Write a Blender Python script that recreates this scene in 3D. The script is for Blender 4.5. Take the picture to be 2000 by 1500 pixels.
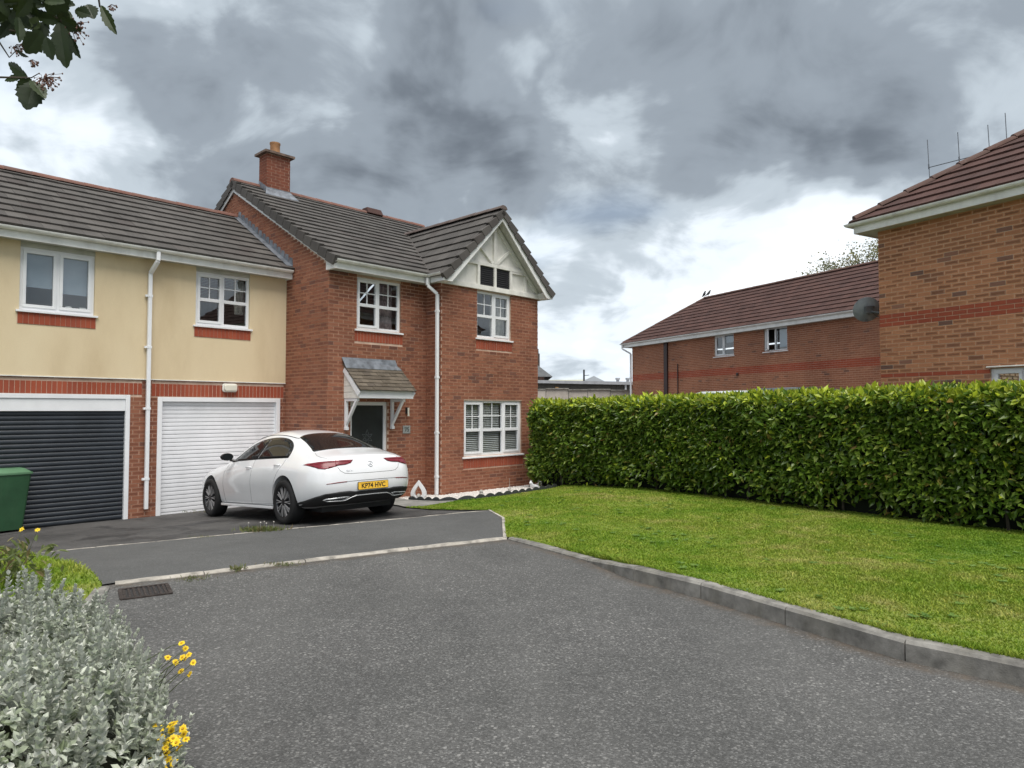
import bpy, bmesh, math, random
import numpy as np
from mathutils import Vector, Matrix, Euler, Quaternion
from mathutils.geometry import delaunay_2d_cdt
from mathutils.bvhtree import BVHTree

for o in list(bpy.data.objects): bpy.data.objects.remove(o)
scene = bpy.context.scene
C = scene.collection
rng = np.random.default_rng(7)
random.seed(7)
R = math.radians

# ------------------------------------------------------------------ camera
CAMZ = 1.6
PITCH = math.atan(50/1350)
cd = bpy.data.cameras.new('camera'); cam = bpy.data.objects.new('camera', cd); C.objects.link(cam)
cd.sensor_width = 36; cd.lens = 36*1350/2000; cd.clip_end = 3000; cd.clip_start = 0.05
cam.location = (0, 0, CAMZ); cam.rotation_euler = (math.pi/2 + PITCH, 0, 0)
scene.camera = cam

# ------------------------------------------------------------------ sky and light
SKYX, SKYY = 30.2, 11.0
SUN_V = Vector((0.16, -0.40, 0.90)).normalized()
w = bpy.data.worlds.new('World'); scene.world = w; w.use_nodes = True
nt = w.node_tree; N = nt.nodes; Lk = nt.links; N.clear()
def wn(t, **k):
    n = N.new(t)
    for a, b in k.items(): setattr(n, a, b)
    return n
out = wn('ShaderNodeOutputWorld'); bg = wn('ShaderNodeBackground')
sky = wn('ShaderNodeTexSky', sky_type='NISHITA', sun_disc=False)
sky.sun_elevation = math.asin(SUN_V.z); sky.sun_rotation = math.atan2(SUN_V.x, SUN_V.y)
tc = wn('ShaderNodeTexCoord'); sep = wn('ShaderNodeSeparateXYZ')
Lk.new(tc.outputs['Generated'], sep.inputs[0])
def math_(op, a, b=None, clamp=False):
    n = wn('ShaderNodeMath', operation=op, use_clamp=clamp)
    for i, v in enumerate((a, b)):
        if v is None: continue
        if isinstance(v, (int, float)): n.inputs[i].default_value = v
        else: Lk.new(v, n.inputs[i])
    return n.outputs[0]
zz = math_('ADD', math_('MAXIMUM', sep.outputs['Z'], 0.0), 0.34)
px = math_('DIVIDE', sep.outputs['X'], zz); py = math_('DIVIDE', sep.outputs['Y'], zz)
comb = wn('ShaderNodeCombineXYZ'); Lk.new(px, comb.inputs[0]); Lk.new(py, comb.inputs[1])
def noise_(scale, detail, rough, dist, loc, sc=(1, 1, 1)):
    mp = wn('ShaderNodeMapping'); mp.inputs['Location'].default_value = loc; mp.inputs['Scale'].default_value = sc
    Lk.new(comb.outputs[0], mp.inputs[0])
    n = wn('ShaderNodeTexNoise'); n.inputs['Scale'].default_value = scale; n.inputs['Detail'].default_value = detail
    n.inputs['Roughness'].default_value = rough; n.inputs['Distortion'].default_value = dist
    Lk.new(mp.outputs[0], n.inputs['Vector']); return n.outputs['Fac']
big = noise_(0.62, 2, 0.45, 0.6, (SKYX, SKYY, 0), (1.0, 1.0, 1))
med = noise_(1.55, 4, 0.50, 0.5, (SKYX*.7+1.3, SKYY+2.2, 0), (1.0, 1.05, 1))
fine = noise_(3.6, 7, 0.57, 0.4, (5.3, 0.4, 0), (1, 1.1, 1))
v1 = math_('ADD', math_('MULTIPLY', big, 0.40), math_('ADD', math_('MULTIPLY', med, 0.38), math_('MULTIPLY', fine, 0.27)))
lowb = math_('MULTIPLY', math_('SUBTRACT', 0.34, sep.outputs['Z'], True), 0.26)       # thinner, brighter cloud towards the horizon
v2 = math_('ADD', v1, lowb)
# the larger cloud masses: (azimuth deg right of +Y, elevation deg, angular radius deg, thinner + / thicker -)
MASSES = [(2, 30, 15, -.05), (19, 22, 13, -.075), (33, 27, 15, -.075), (-6, 25, 9, -.05), (-34, 27, 13, .085), (-18, 20, 9, .02), (-2.5, 27, 5, .06), (18, 14, 9, .055), (6, 8.5, 7, -.035), (12, 3, 9, .045), (-27, 20, 8, -.03), (-37, 18, 8, .035), (26, 12, 7, .04), (-12, 16.5, 7, -.05), (13.0, 7, 4.5, -.06), (22, 9.5, 5, -.03)]
wv = wn('ShaderNodeTexNoise'); wv.inputs['Scale'].default_value = 5.5; wv.inputs['Detail'].default_value = 4; wv.inputs['Roughness'].default_value = .55; Lk.new(tc.outputs['Generated'], wv.inputs['Vector'])
wsub = wn('ShaderNodeVectorMath', operation='SUBTRACT'); Lk.new(wv.outputs['Color'], wsub.inputs[0]); wsub.inputs[1].default_value = (.5, .5, .5)
wsc = wn('ShaderNodeVectorMath', operation='SCALE'); Lk.new(wsub.outputs[0], wsc.inputs[0]); wsc.inputs['Scale'].default_value = .42
wad = wn('ShaderNodeVectorMath', operation='ADD'); Lk.new(wsc.outputs[0], wad.inputs[0]); Lk.new(tc.outputs['Generated'], wad.inputs[1])
wno = wn('ShaderNodeVectorMath', operation='NORMALIZE'); Lk.new(wad.outputs[0], wno.inputs[0])
for az, el, rad, amp in MASSES:
    dv = (math.sin(R(az))*math.cos(R(el)), math.cos(R(az))*math.cos(R(el)), math.sin(R(el)))
    dp = wn('ShaderNodeVectorMath', operation='DOT_PRODUCT'); Lk.new(wno.outputs[0], dp.inputs[0]); dp.inputs[1].default_value = dv
    mr = wn('ShaderNodeMapRange', interpolation_type='SMOOTHSTEP'); Lk.new(dp.outputs['Value'], mr.inputs['Value'])
    mr.inputs['From Min'].default_value = math.cos(R(rad)); mr.inputs['From Max'].default_value = 1.0; mr.inputs['To Min'].default_value = 0; mr.inputs['To Max'].default_value = amp
    wob = math_('MULTIPLY', mr.outputs[0], math_('ADD', math_('MULTIPLY', med, 1.6), .2)); v2 = math_('ADD', v2, wob)
ramp = wn('ShaderNodeValToRGB'); Lk.new(v2, ramp.inputs[0])
cr = ramp.color_ramp; cr.interpolation = 'EASE'
SKY_STOPS = [(0.38, (0.112, 0.132, 0.158)), (0.49, (0.220, 0.254, 0.292)), (0.55, (0.37, 0.42, 0.465)), (0.615, (0.61, 0.665, 0.72)), (0.72, (0.76, 0.79, 0.82))]
cr.elements[0].position = SKY_STOPS[0][0]; cr.elements[0].color = (*SKY_STOPS[0][1], 1)
cr.elements[1].position = SKY_STOPS[-1][0]; cr.elements[1].color = (*SKY_STOPS[-1][1], 1)
for p_, c_ in SKY_STOPS[1:-1]:
    e = cr.elements.new(p_); e.color = (*c_, 1)
mixs = wn('ShaderNodeMix', data_type='RGBA'); 
skys = wn('ShaderNodeVectorMath', operation='SCALE'); Lk.new(sky.outputs[0], skys.inputs[0]); skys.inputs['Scale'].default_value = 0.10
gap = math_('MULTIPLY', math_('SUBTRACT', noise_(1.1, 4, 0.5, 0.2, (9.3, 4.1, 0)), 0.60, True), 3.5, True)
Lk.new(gap, mixs.inputs['Factor']); Lk.new(ramp.outputs[0], mixs.inputs[6]); Lk.new(skys.outputs[0], mixs.inputs[7])
Lk.new(mixs.outputs[2], bg.inputs['Color']); bg.inputs['Strength'].default_value = 0.53
Lk.new(bg.outputs[0], out.inputs['Surface'])

sd = bpy.data.lights.new('sun', 'SUN'); sd.energy = 1.5; sd.angle = R(50); sd.color = (1.0, 0.955, 0.89)
sun = bpy.data.objects.new('sun', sd); C.objects.link(sun)
sun.rotation_euler = SUN_V.to_track_quat('Z', 'Y').to_euler(); sun.location = (0, -5, 20)
vs = scene.view_settings; vs.view_transform = 'Standard'; vs.look = 'None'; vs.exposure = 1.55; vs.gamma = 1; vs.use_curve_mapping = False
scene.render.engine = 'CYCLES'
scene.cycles.max_bounces = 6; scene.cycles.diffuse_bounces = 3; scene.cycles.glossy_bounces = 3; scene.cycles.transparent_max_bounces = 8
scene.cycles.use_denoising = True

# ------------------------------------------------------------------ helpers
TH = R(43.6)
Av = Vector((math.sin(TH), math.cos(TH), 0)); Bv = Vector((math.cos(TH), -math.sin(TH), 0))
def G(x, y):
    s = -(Bv.x*x + Bv.y*y); return -0.066*min(max(0, s-7.9), 5.8)
def sm(t):
    t = min(max(t, 0), 1); return t*t*(3-2*t)
def LAWN(x, y):
    return G(x, y) + 0.022 + 0.092*sm((7.65-y)/1.25)
def proj(P):
    y = P[1]*math.cos(PITCH)+(P[2]-CAMZ)*math.sin(PITCH); z = -P[1]*math.sin(PITCH)+(P[2]-CAMZ)*math.cos(PITCH)
    if y < 0.05: return (1e6, 1e6, 1e6)
    return 1000+1350*P[0]/y, 750-1350*z/y, y

def thing(name, label, cat, loc=(0, 0, 0), rotz=0, group=None, rot=None):
    o = bpy.data.objects.new(name, None); C.objects.link(o); o.empty_display_size = 0.2
    o.location = loc; o.rotation_euler = rot if rot is not None else (0, 0, rotz)
    o['label'] = label; o['category'] = cat
    if group: o['group'] = group
    return o
def tag(o, label, cat, group=None, kind=None):
    o['label'] = label; o['category'] = cat
    if group: o['group'] = group
    if kind: o['kind'] = kind
    return o
def link(name, me, parent=None, mat=None):
    o = bpy.data.objects.new(name, me); C.objects.link(o)
    if parent is not None: o.parent = parent
    if mat is not None and not me.materials: me.materials.append(mat)
    return o

class MB:
    def __init__(s): s.v = []; s.f = []; s.m = []; s.mi = 0
    def add(s, vs, fs):
        b = len(s.v); s.v += [tuple(p) for p in vs]; s.f += [tuple(b+i for i in f) for f in fs]; s.m += [s.mi]*len(fs)
    def box(s, x0, x1, y0, y1, z0, z1):
        s.add([(x0,y0,z0),(x1,y0,z0),(x1,y1,z0),(x0,y1,z0),(x0,y0,z1),(x1,y0,z1),(x1,y1,z1),(x0,y1,z1)],
              [(0,3,2,1),(4,5,6,7),(0,1,5,4),(1,2,6,5),(2,3,7,6),(3,0,4,7)]); return s
    def hexa(s, b4, t4):
        s.add(list(b4)+list(t4), [(0,3,2,1),(4,5,6,7),(0,1,5,4),(1,2,6,5),(2,3,7,6),(3,0,4,7)]); return s
    def quad(s, *p): s.add(p, [tuple(range(len(p)))]); return s
    def prism(s, poly, ext):
        n = len(poly); e = Vector(ext); a = [Vector(p) for p in poly]; b = [p+e for p in a]
        s.add(a+b, [tuple(range(n))[::-1], tuple(range(n, 2*n))]+[(i, (i+1) % n, n+(i+1) % n, n+i) for i in range(n)]); return s
    def bar(s, p, q, w, h, up=(0, 0, 1)):
        p = Vector(p); q = Vector(q); d = (q-p).normalized(); u = Vector(up); sd_ = d.cross(u).normalized(); u = sd_.cross(d)
        a = sd_*w/2; b = u*h/2
        s.hexa([p-a-b, p+a-b, q+a-b, q-a-b], [p-a+b, p+a+b, q+a+b, q-a+b]); return s
    def tube(s, pts, r, n=8, cap=True):
        pts = [Vector(p) for p in pts]; rs = r if isinstance(r, (list, tuple)) else [r]*len(pts)
        rings = []; prev = None
        for i, p in enumerate(pts):
            d = (pts[min(i+1, len(pts)-1)]-pts[max(i-1, 0)]).normalized()
            if prev is None:
                u = d.orthogonal().normalized()
            else:
                u = (prev-d*prev.dot(d)).normalized()
            prev = u; v = d.cross(u)
            rings.append([p+(u*math.cos(2*math.pi*k/n)+v*math.sin(2*math.pi*k/n))*rs[i] for k in range(n)])
        vs_ = [q for r_ in rings for q in r_]; fs = []
        for i in range(len(pts)-1):
            for k in range(n):
                fs.append((i*n+k, i*n+(k+1) % n, (i+1)*n+(k+1) % n, (i+1)*n+k))
        if cap: fs.append(tuple(range(n))[::-1]); fs.append(tuple((len(pts)-1)*n+k for k in range(n)))
        s.add(vs_, fs); return s
    def lathe(s, prof, n=24, c=(0, 0, 0), axis='z'):
        vs_ = []
        for r_, h in prof:
            for k in range(n):
                a = 2*math.pi*k/n
                if axis == 'z': vs_.append((c[0]+r_*math.cos(a), c[1]+r_*math.sin(a), c[2]+h))
                elif axis == 'y': vs_.append((c[0]+r_*math.cos(a), c[1]+h, c[2]+r_*math.sin(a)))
                else: vs_.append((c[0]+h, c[1]+r_*math.cos(a), c[2]+r_*math.sin(a)))
        fs = [(i*n+k, i*n+(k+1) % n, (i+1)*n+(k+1) % n, (i+1)*n+k) for i in range(len(prof)-1) for k in range(n)]
        s.add(vs_, fs); return s
    def obj(s, name, mat, parent=None, smooth=False, off=(0, 0, 0), bevel=0.0):
        me = bpy.data.meshes.new(name)
        vv = [(p[0]-off[0], p[1]-off[1], p[2]-off[2]) for p in s.v] if any(off) else s.v
        me.from_pydata(vv, [], s.f)
        for m_ in (mat if isinstance(mat, (list, tuple)) else [mat]): me.materials.append(m_)
        if isinstance(mat, (list, tuple)): me.polygons.foreach_set('material_index', s.m)
        if smooth: me.polygons.foreach_set('use_smooth', [True]*len(s.f))
        me.update()
        o = link(name, me, parent)
        if bevel:
            b = o.modifiers.new('bevel', 'BEVEL'); b.width = bevel; b.segments = 2; b.limit_method = 'ANGLE'
        if smooth and smooth != 2:
            try:
                bm = bmesh.new(); bm.from_mesh(me)
                for e_ in bm.edges:
                    if len(e_.link_faces) == 2 and e_.calc_face_angle(0) > R(40): e_.smooth = False
                bmesh.ops.recalc_face_normals(bm, faces=bm.faces)
                bm.to_mesh(me); bm.free()
            except Exception: pass
        return o

def fast_mesh(name, verts, faces_tri=None, quads=None, attrs=None, uv=None, smooth=False):
    """numpy mesh: verts (n,3); faces (m,k)"""
    fa = faces_tri if faces_tri is not None else quads
    k = fa.shape[1]; me = bpy.data.meshes.new(name)
    me.vertices.add(len(verts)); me.vertices.foreach_set('co', np.ascontiguousarray(verts, dtype=np.float32).ravel())
    me.loops.add(fa.size); me.loops.foreach_set('vertex_index', fa.astype(np.int32).ravel())
    me.polygons.add(len(fa)); me.polygons.foreach_set('loop_start', np.arange(0, fa.size, k, dtype=np.int32))
    me.polygons.foreach_set('loop_total', np.full(len(fa), k, dtype=np.int32))
    me.polygons.foreach_set('use_smooth', [smooth]*len(fa))
    me.update(calc_edges=True)
    for n_, (dom, val) in (attrs or {}).items():
        a = me.attributes.new(n_, 'FLOAT', dom); a.data.foreach_set('value', np.asarray(val, dtype=np.float32))
    if uv is not None:
        l_ = me.uv_layers.new(name='UVMap'); l_.data.foreach_set('uv', np.asarray(uv, dtype=np.float32).ravel())
    return me

# ------------------------------------------------------------------ materials
class Nd:
    """tiny node-tree writer"""
    def __init__(s, name):
        s.mat = bpy.data.materials.new(name); s.mat.use_nodes = True; s.t = s.mat.node_tree; s.t.nodes.clear()
        s.out = s.t.nodes.new('ShaderNodeOutputMaterial'); s.b = s.t.nodes.new('ShaderNodeBsdfPrincipled')
        s.t.links.new(s.b.outputs[0], s.out.inputs[0])
    def n(s, t, **k):
        x = s.t.nodes.new(t)
        for a, b in k.items(): setattr(x, a, b)
        return x
    def l(s, a, b): s.t.links.new(a, b)
    def inp(s, sock, v):
        if isinstance(v, (int, float)): sock.default_value = v
        elif isinstance(v, (tuple, list)): sock.default_value = tuple(v)+((1,) if len(v) == 3 and len(sock.default_value) == 4 else ())
        else: s.l(v, sock)
    def coord(s, kind='Object', scale=(1, 1, 1)):
        c = s.n('ShaderNodeTexCoord'); m = s.n('ShaderNodeMapping'); m.inputs['Scale'].default_value = scale
        s.l(c.outputs[kind], m.inputs[0]); return m.outputs[0]
    def pos(s, scale=(1, 1, 1)):
        c = s.n('ShaderNodeNewGeometry'); m = s.n('ShaderNodeMapping'); m.inputs['Scale'].default_value = scale
        s.l(c.outputs['Position'], m.inputs[0]); return m.outputs[0]
    def noise(s, vec, scale, detail=4, rough=.55, out='Fac', dist=0):
        x = s.n('ShaderNodeTexNoise'); x.inputs['Scale'].default_value = scale; x.inputs['Detail'].default_value = detail
        x.inputs['Roughness'].default_value = rough; x.inputs['Distortion'].default_value = dist
        if vec is not None: s.l(vec, x.inputs['Vector'])
        return x.outputs[out]
    def vor(s, vec, scale, feat='F1', out='Distance'):
        x = s.n('ShaderNodeTexVoronoi', feature=feat); x.inputs['Scale'].default_value = scale
        s.l(vec, x.inputs['Vector']); return x.outputs[out]
    def m(s, op, a, b=0.0, c=None, clamp=False):
        x = s.n('ShaderNodeMath', operation=op, use_clamp=clamp); s.inp(x.inputs[0], a); s.inp(x.inputs[1], b)
        if c is not None: s.inp(x.inputs[2], c)
        return x.outputs[0]
    def ramp(s, fac, stops, interp='LINEAR'):
        x = s.n('ShaderNodeValToRGB'); r = x.color_ramp; r.interpolation = interp
        r.elements[0].position = stops[0][0]; r.elements[1].position = stops[-1][0]
        def col(c): return (c, c, c, 1) if isinstance(c, (int, float)) else (*c, 1)
        r.elements[0].color = col(stops[0][1]); r.elements[1].color = col(stops[-1][1])
        for p_, c_ in stops[1:-1]: r.elements.new(p_).color = col(c_)
        s.l(fac, x.inputs[0]); return x.outputs[0]
    def mix(s, fac, a, b, mode='MIX'):
        x = s.n('ShaderNodeMix', data_type='RGBA', blend_type=mode); s.inp(x.inputs[0], fac); s.inp(x.inputs[6], a); s.inp(x.inputs[7], b)
        return x.outputs[2]
    def bump(s, h, strength=.3, dist=.01):
        x = s.n('ShaderNodeBump'); x.inputs['Strength'].default_value = strength; x.inputs['Distance'].default_value = dist
        s.l(h, x.inputs['Height']); s.l(x.outputs[0], s.b.inputs['Normal'])
    def set(s, **k):
        for a, v in k.items(): s.inp(s.b.inputs[a.replace('_', ' ')], v)
        return s
    def rnd(s):
        a = s.n('ShaderNodeAttribute', attribute_name='rnd'); o = s.n('ShaderNodeObjectInfo')
        return s.m('FRACT', s.m('ADD', a.outputs['Fac'], o.outputs['Random']))

def plain(name, col, rough=.5, var=.12, scale=6., bump=0., bscale=60., metal=0., coat=0., spec=.5, pos=True, grime=0.):
    d = Nd(name); p = d.pos() if pos else d.coord('Object')
    n1 = d.noise(p, scale, 5, .6)
    c2 = tuple(max(0, c*(1-var*2)) for c in col)
    c1 = tuple(min(1, c*(1+var*.6)) for c in col)
    cc = d.ramp(n1, [(0.3, c2), (0.62, c1)])
    if grime:
        g = d.noise(d.pos((1, 1, 0.25)), 3.5, 6, .65)
        cc = d.mix(d.m('MULTIPLY', d.ramp(g, [(.48, 0.), (.75, 1.)]), grime), cc, (.16, .15, .12))
    d.set(Base_Color=cc, Roughness=rough, Metallic=metal, Coat_Weight=coat); d.b.inputs['Specular IOR Level'].default_value = spec
    if bump: d.bump(d.noise(p, bscale, 4, .6), bump, .004)
    return d.mat

def brick_mat(name, stops, core, core_amt):
    d = Nd(name); r = d.rnd()
    base = d.ramp(r, stops)
    uv = d.n('ShaderNodeTexCoord').outputs['UV']; sp = d.n('ShaderNodeSeparateXYZ'); d.l(uv, sp.inputs[0])
    eu = d.m('MULTIPLY', d.m('MINIMUM', sp.outputs[0], d.m('SUBTRACT', 1.0, sp.outputs[0])), 3.2)
    ev = d.m('MINIMUM', sp.outputs[1], d.m('SUBTRACT', 1.0, sp.outputs[1]))
    e = d.m('MINIMUM', eu, ev)
    n = d.noise(d.pos((1, 1, 3.0)), 14, 5, .65)
    mk = d.ramp(d.m('ADD', e, d.m('MULTIPLY', d.m('SUBTRACT', n, .5), .55)), [(.13, 0.), (.30, 1.)])
    mk2 = d.m('MULTIPLY', mk, d.m('MULTIPLY', core_amt, d.ramp(d.m('FRACT', d.m('MULTIPLY', r, 7.31)), [(0., .15), (.5, .7), (1., 1.)])))
    c = d.mix(mk2, base, core)
    fine = d.noise(d.pos(), 180, 3, .6)
    c = d.mix(.25, c, d.ramp(fine, [(.3, .55), (.7, 1.25)]), 'MULTIPLY')
    big = d.noise(d.pos((1, 1, .6)), .9, 4, .6)
    c = d.mix(1.0, c, d.ramp(big, [(.3, (.82, .80, .80)), (.7, (1.1, 1.1, 1.1))]), 'MULTIPLY')
    d.set(Base_Color=c, Roughness=.88); d.b.inputs['Specular IOR Level'].default_value = .25
    d.bump(d.noise(d.pos(), 90, 5, .7), .5, .006)
    return d.mat
def mortar_mat(name, c1, c2):
    d = Nd(name); n = d.noise(d.pos(), 4, 6, .65); f = d.noise(d.pos(), 160, 2, .6)
    c = d.mix(.3, d.ramp(n, [(.35, c1), (.68, c2)]), d.ramp(f, [(.3, .5), (.7, 1.2)]), 'MULTIPLY')
    d.set(Base_Color=c, Roughness=.95); d.bump(f, .4, .004); return d.mat
def tile_mat(name, stops, lichen=.25, lcol=(.34, .33, .29)):
    d = Nd(name); r = d.rnd(); c = d.ramp(r, stops)
    n = d.noise(d.pos(), 2.2, 6, .7); n2 = d.noise(d.pos(), 28, 5, .7)
    c = d.mix(.55, c, d.ramp(n, [(.3, .62), (.7, 1.28)]), 'MULTIPLY')
    spots = d.ramp(n2, [(.60, 0.), (.70, 1.)])
    c = d.mix(d.m('MULTIPLY', spots, lichen), c, lcol)
    d.set(Base_Color=c, Roughness=.82); d.b.inputs['Specular IOR Level'].default_value = .35
    d.bump(d.noise(d.pos(), 130, 4, .65), .35, .004); return d.mat

MT = {}
MT['brick'] = brick_mat('brick_red_multi', [(0., (.30, .120, .070)), (.25, (.35, .148, .086)), (.5, (.315, .130, .077)), (.75, (.38, .168, .10)), (.93, (.27, .114, .072)), (1., (.16, .078, .06))], (.165, .066, .043), .85)
MT['brickr'] = brick_mat('brick_brown_rustic', [(0., (.48, .215, .112)), (.3, (.54, .25, .132)), (.6, (.50, .23, .12)), (.9, (.56, .265, .145)), (.96, (.30, .15, .10)), (1., (.14, .09, .08))], (.20, .092, .050), .9)
MT['brickf'] = brick_mat('brick_far_brown', [(0., (.37, .158, .092)), (.3, (.42, .182, .104)), (.6, (.385, .168, .097)), (.93, (.43, .192, .11)), (1., (.16, .088, .068))], (.19, .08, .05), .6)
MT['red'] = brick_mat('brick_smooth_red', [(0., (.335, .078, .042)), (.5, (.385, .095, .050)), (1., (.32, .082, .048))], (.30, .07, .04), .25)
MT['chimbrick'] = brick_mat('brick_chimney', [(0., (.22, .075, .045)), (.5, (.26, .09, .052)), (1., (.19, .07, .045))], (.12, .05, .035), .5)
MT['mortar'] = mortar_mat('mortar_buff', (.48, .33, .25), (.66, .49, .385))
MT['mortarr'] = mortar_mat('mortar_sand', (.56, .42, .29), (.74, .58, .42))
MT['tileg'] = tile_mat('roof_tile_grey', [(0., (.072, .066, .061)), (.4, (.086, .079, .073)), (.8, (.100, .092, .085)), (1., (.076, .066, .061))], .16)
MT['tileb'] = tile_mat('roof_tile_brown', [(0., (.062, .030, .025)), (.4, (.078, .038, .031)), (.8, (.090, .044, .036)), (1., (.07, .036, .031))], .16, (.34, .28, .24))
MT['tilep'] = tile_mat('porch_tile_mossy', [(0., (.075, .060, .044)), (.4, (.10, .083, .062)), (.8, (.135, .112, .085)), (1., (.085, .070, .055))], .5, (.42, .40, .34))
MT['ridger'] = tile_mat('ridge_tile_red', [(0., (.165, .078, .06)), (.5, (.20, .098, .075)), (1., (.14, .08, .066))], .45)
MT['ridgeg'] = tile_mat('ridge_tile_grey', [(0., (.11, .085, .078)), (.5, (.135, .105, .095)), (1., (.11, .08, .07))], .4)
MT['ridgeb'] = tile_mat('hip_tile_brown', [(0., (.10, .052, .042)), (.5, (.125, .07, .056)), (1., (.10, .06, .05))], .45)
MT['lead'] = plain('lead_flashing', (.20, .22, .25), .55, .25, 7, .15, 40, .3)
MT['pvc'] = plain('white_upvc', (.80, .81, .83), .32, .03, 3, 0, 60, 0, 0, .5)
MT['board'] = plain('white_painted_board', (.80, .785, .73), .5, .08, 4, .08, 50, grime=.25)
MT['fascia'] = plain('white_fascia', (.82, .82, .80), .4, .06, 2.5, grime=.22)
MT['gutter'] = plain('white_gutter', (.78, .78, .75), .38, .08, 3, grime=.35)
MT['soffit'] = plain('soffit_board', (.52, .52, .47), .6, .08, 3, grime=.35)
MT['deck'] = plain('roof_underlay', (.03, .03, .032), .9)
MT['black'] = plain('black_plastic', (.018, .018, .02), .5, .2, 20)
MT['interior'] = plain('room_interior', (.045, .045, .05), .9)
MT['blind'] = plain('sky_tinted_blind', (.28, .34, .40), .8, .05, 2)  # roller blind; the sky's reflection in the pane is painted into its blue-grey
MT['vblind'] = plain('venetian_blind', (.72, .72, .69), .5, .05, 4)
MT['curtain'] = plain('curtain_cloth', (.30, .24, .24), .9, .3, 12)
MT['curtain2'] = plain('curtain_pale', (.42, .40, .36), .9, .2, 12)

def glass(name, tint=(.84, .87, .88), k=.12, rough=.01):
    d = Nd(name); t = d.n('ShaderNodeBsdfTransparent'); g = d.n('ShaderNodeBsdfGlossy'); mx = d.n('ShaderNodeMixShader')
    t.inputs[0].default_value = (*tint, 1); g.inputs['Roughness'].default_value = rough; g.inputs[0].default_value = (.9, .93, .95, 1)
    lw = d.n('ShaderNodeLayerWeight'); lw.inputs[0].default_value = .5
    f = d.m('ADD', d.m('MULTIPLY', d.m('POWER', lw.outputs['Facing'], 4.0), .85), k, clamp=True)
    nn = d.noise(d.pos(), 1.6, 2, .5); bp = d.n('ShaderNodeBump'); bp.inputs['Strength'].default_value = .06; bp.inputs['Distance'].default_value = .02
    d.l(nn, bp.inputs['Height']); d.l(bp.outputs[0], g.inputs['Normal'])
    d.l(f, mx.inputs[0]); d.l(t.outputs[0], mx.inputs[1]); d.l(g.outputs[0], mx.inputs[2]); d.l(mx.outputs[0], d.out.inputs[0])
    return d.mat
MT['glass'] = glass('window_glass')

# ------------------------------------------------------------------ ground surfaces
def pip(poly, x, y):
    x = np.asarray(x); y = np.asarray(y); ins = np.zeros(x.shape, bool); n = len(poly)
    for i in range(n):
        x0, y0 = poly[i]; x1, y1 = poly[(i+1) % n]
        c = ((y0 > y) != (y1 > y))
        with np.errstate(divide='ignore', invalid='ignore'):
            xi = (x1-x0)*(y-y0)/(y1-y0)+x0
        ins ^= c & (x < xi)
    return ins
def densify(poly, step):
    o_ = []
    for i in range(len(poly)):
        a = Vector(poly[i]); b = Vector(poly[(i+1) % len(poly)]); k = max(1, int((b-a).length/step))
        o_ += [a.lerp(b, j/k) for j in range(k)]
    return o_
def tri2d(poly, step):
    pl = densify([p[:2] for p in poly], step); xs = [p[0] for p in pl]; ys = [p[1] for p in pl]
    gx, gy = np.meshgrid(np.arange(min(xs)+step*.5, max(xs), step), np.arange(min(ys)+step*.5, max(ys), step))
    gx = gx.ravel(); gy = gy.ravel(); k = pip([tuple(p) for p in pl], gx, gy)
    P = pl+[Vector((a, b)) for a, b in zip(gx[k], gy[k])]
    r_ = delaunay_2d_cdt(P, [(i, (i+1) % len(pl)) for i in range(len(pl))], [list(range(len(pl)))], 1, 1e-5)
    return r_[0], r_[2]
def sheet(name, poly, zf, mat, step=.4, kind='structure'):
    vs_, fs = tri2d(poly, step)
    me = bpy.data.meshes.new(name); me.from_pydata([(p[0], p[1], zf(p[0], p[1])) for p in vs_], [], [tuple(f) for f in fs])
    me.polygons.foreach_set('use_smooth', [True]*len(me.polygons))
    bm = bmesh.new(); bm.from_mesh(me); bmesh.ops.recalc_face_normals(bm, faces=bm.faces)
    if sum(f.normal.z for f in bm.faces) < 0: bmesh.ops.reverse_faces(bm, faces=bm.faces)
    bm.to_mesh(me); bm.free()
    o = link(name, me, None, mat)
    if kind: o['kind'] = kind
    return o

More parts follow.
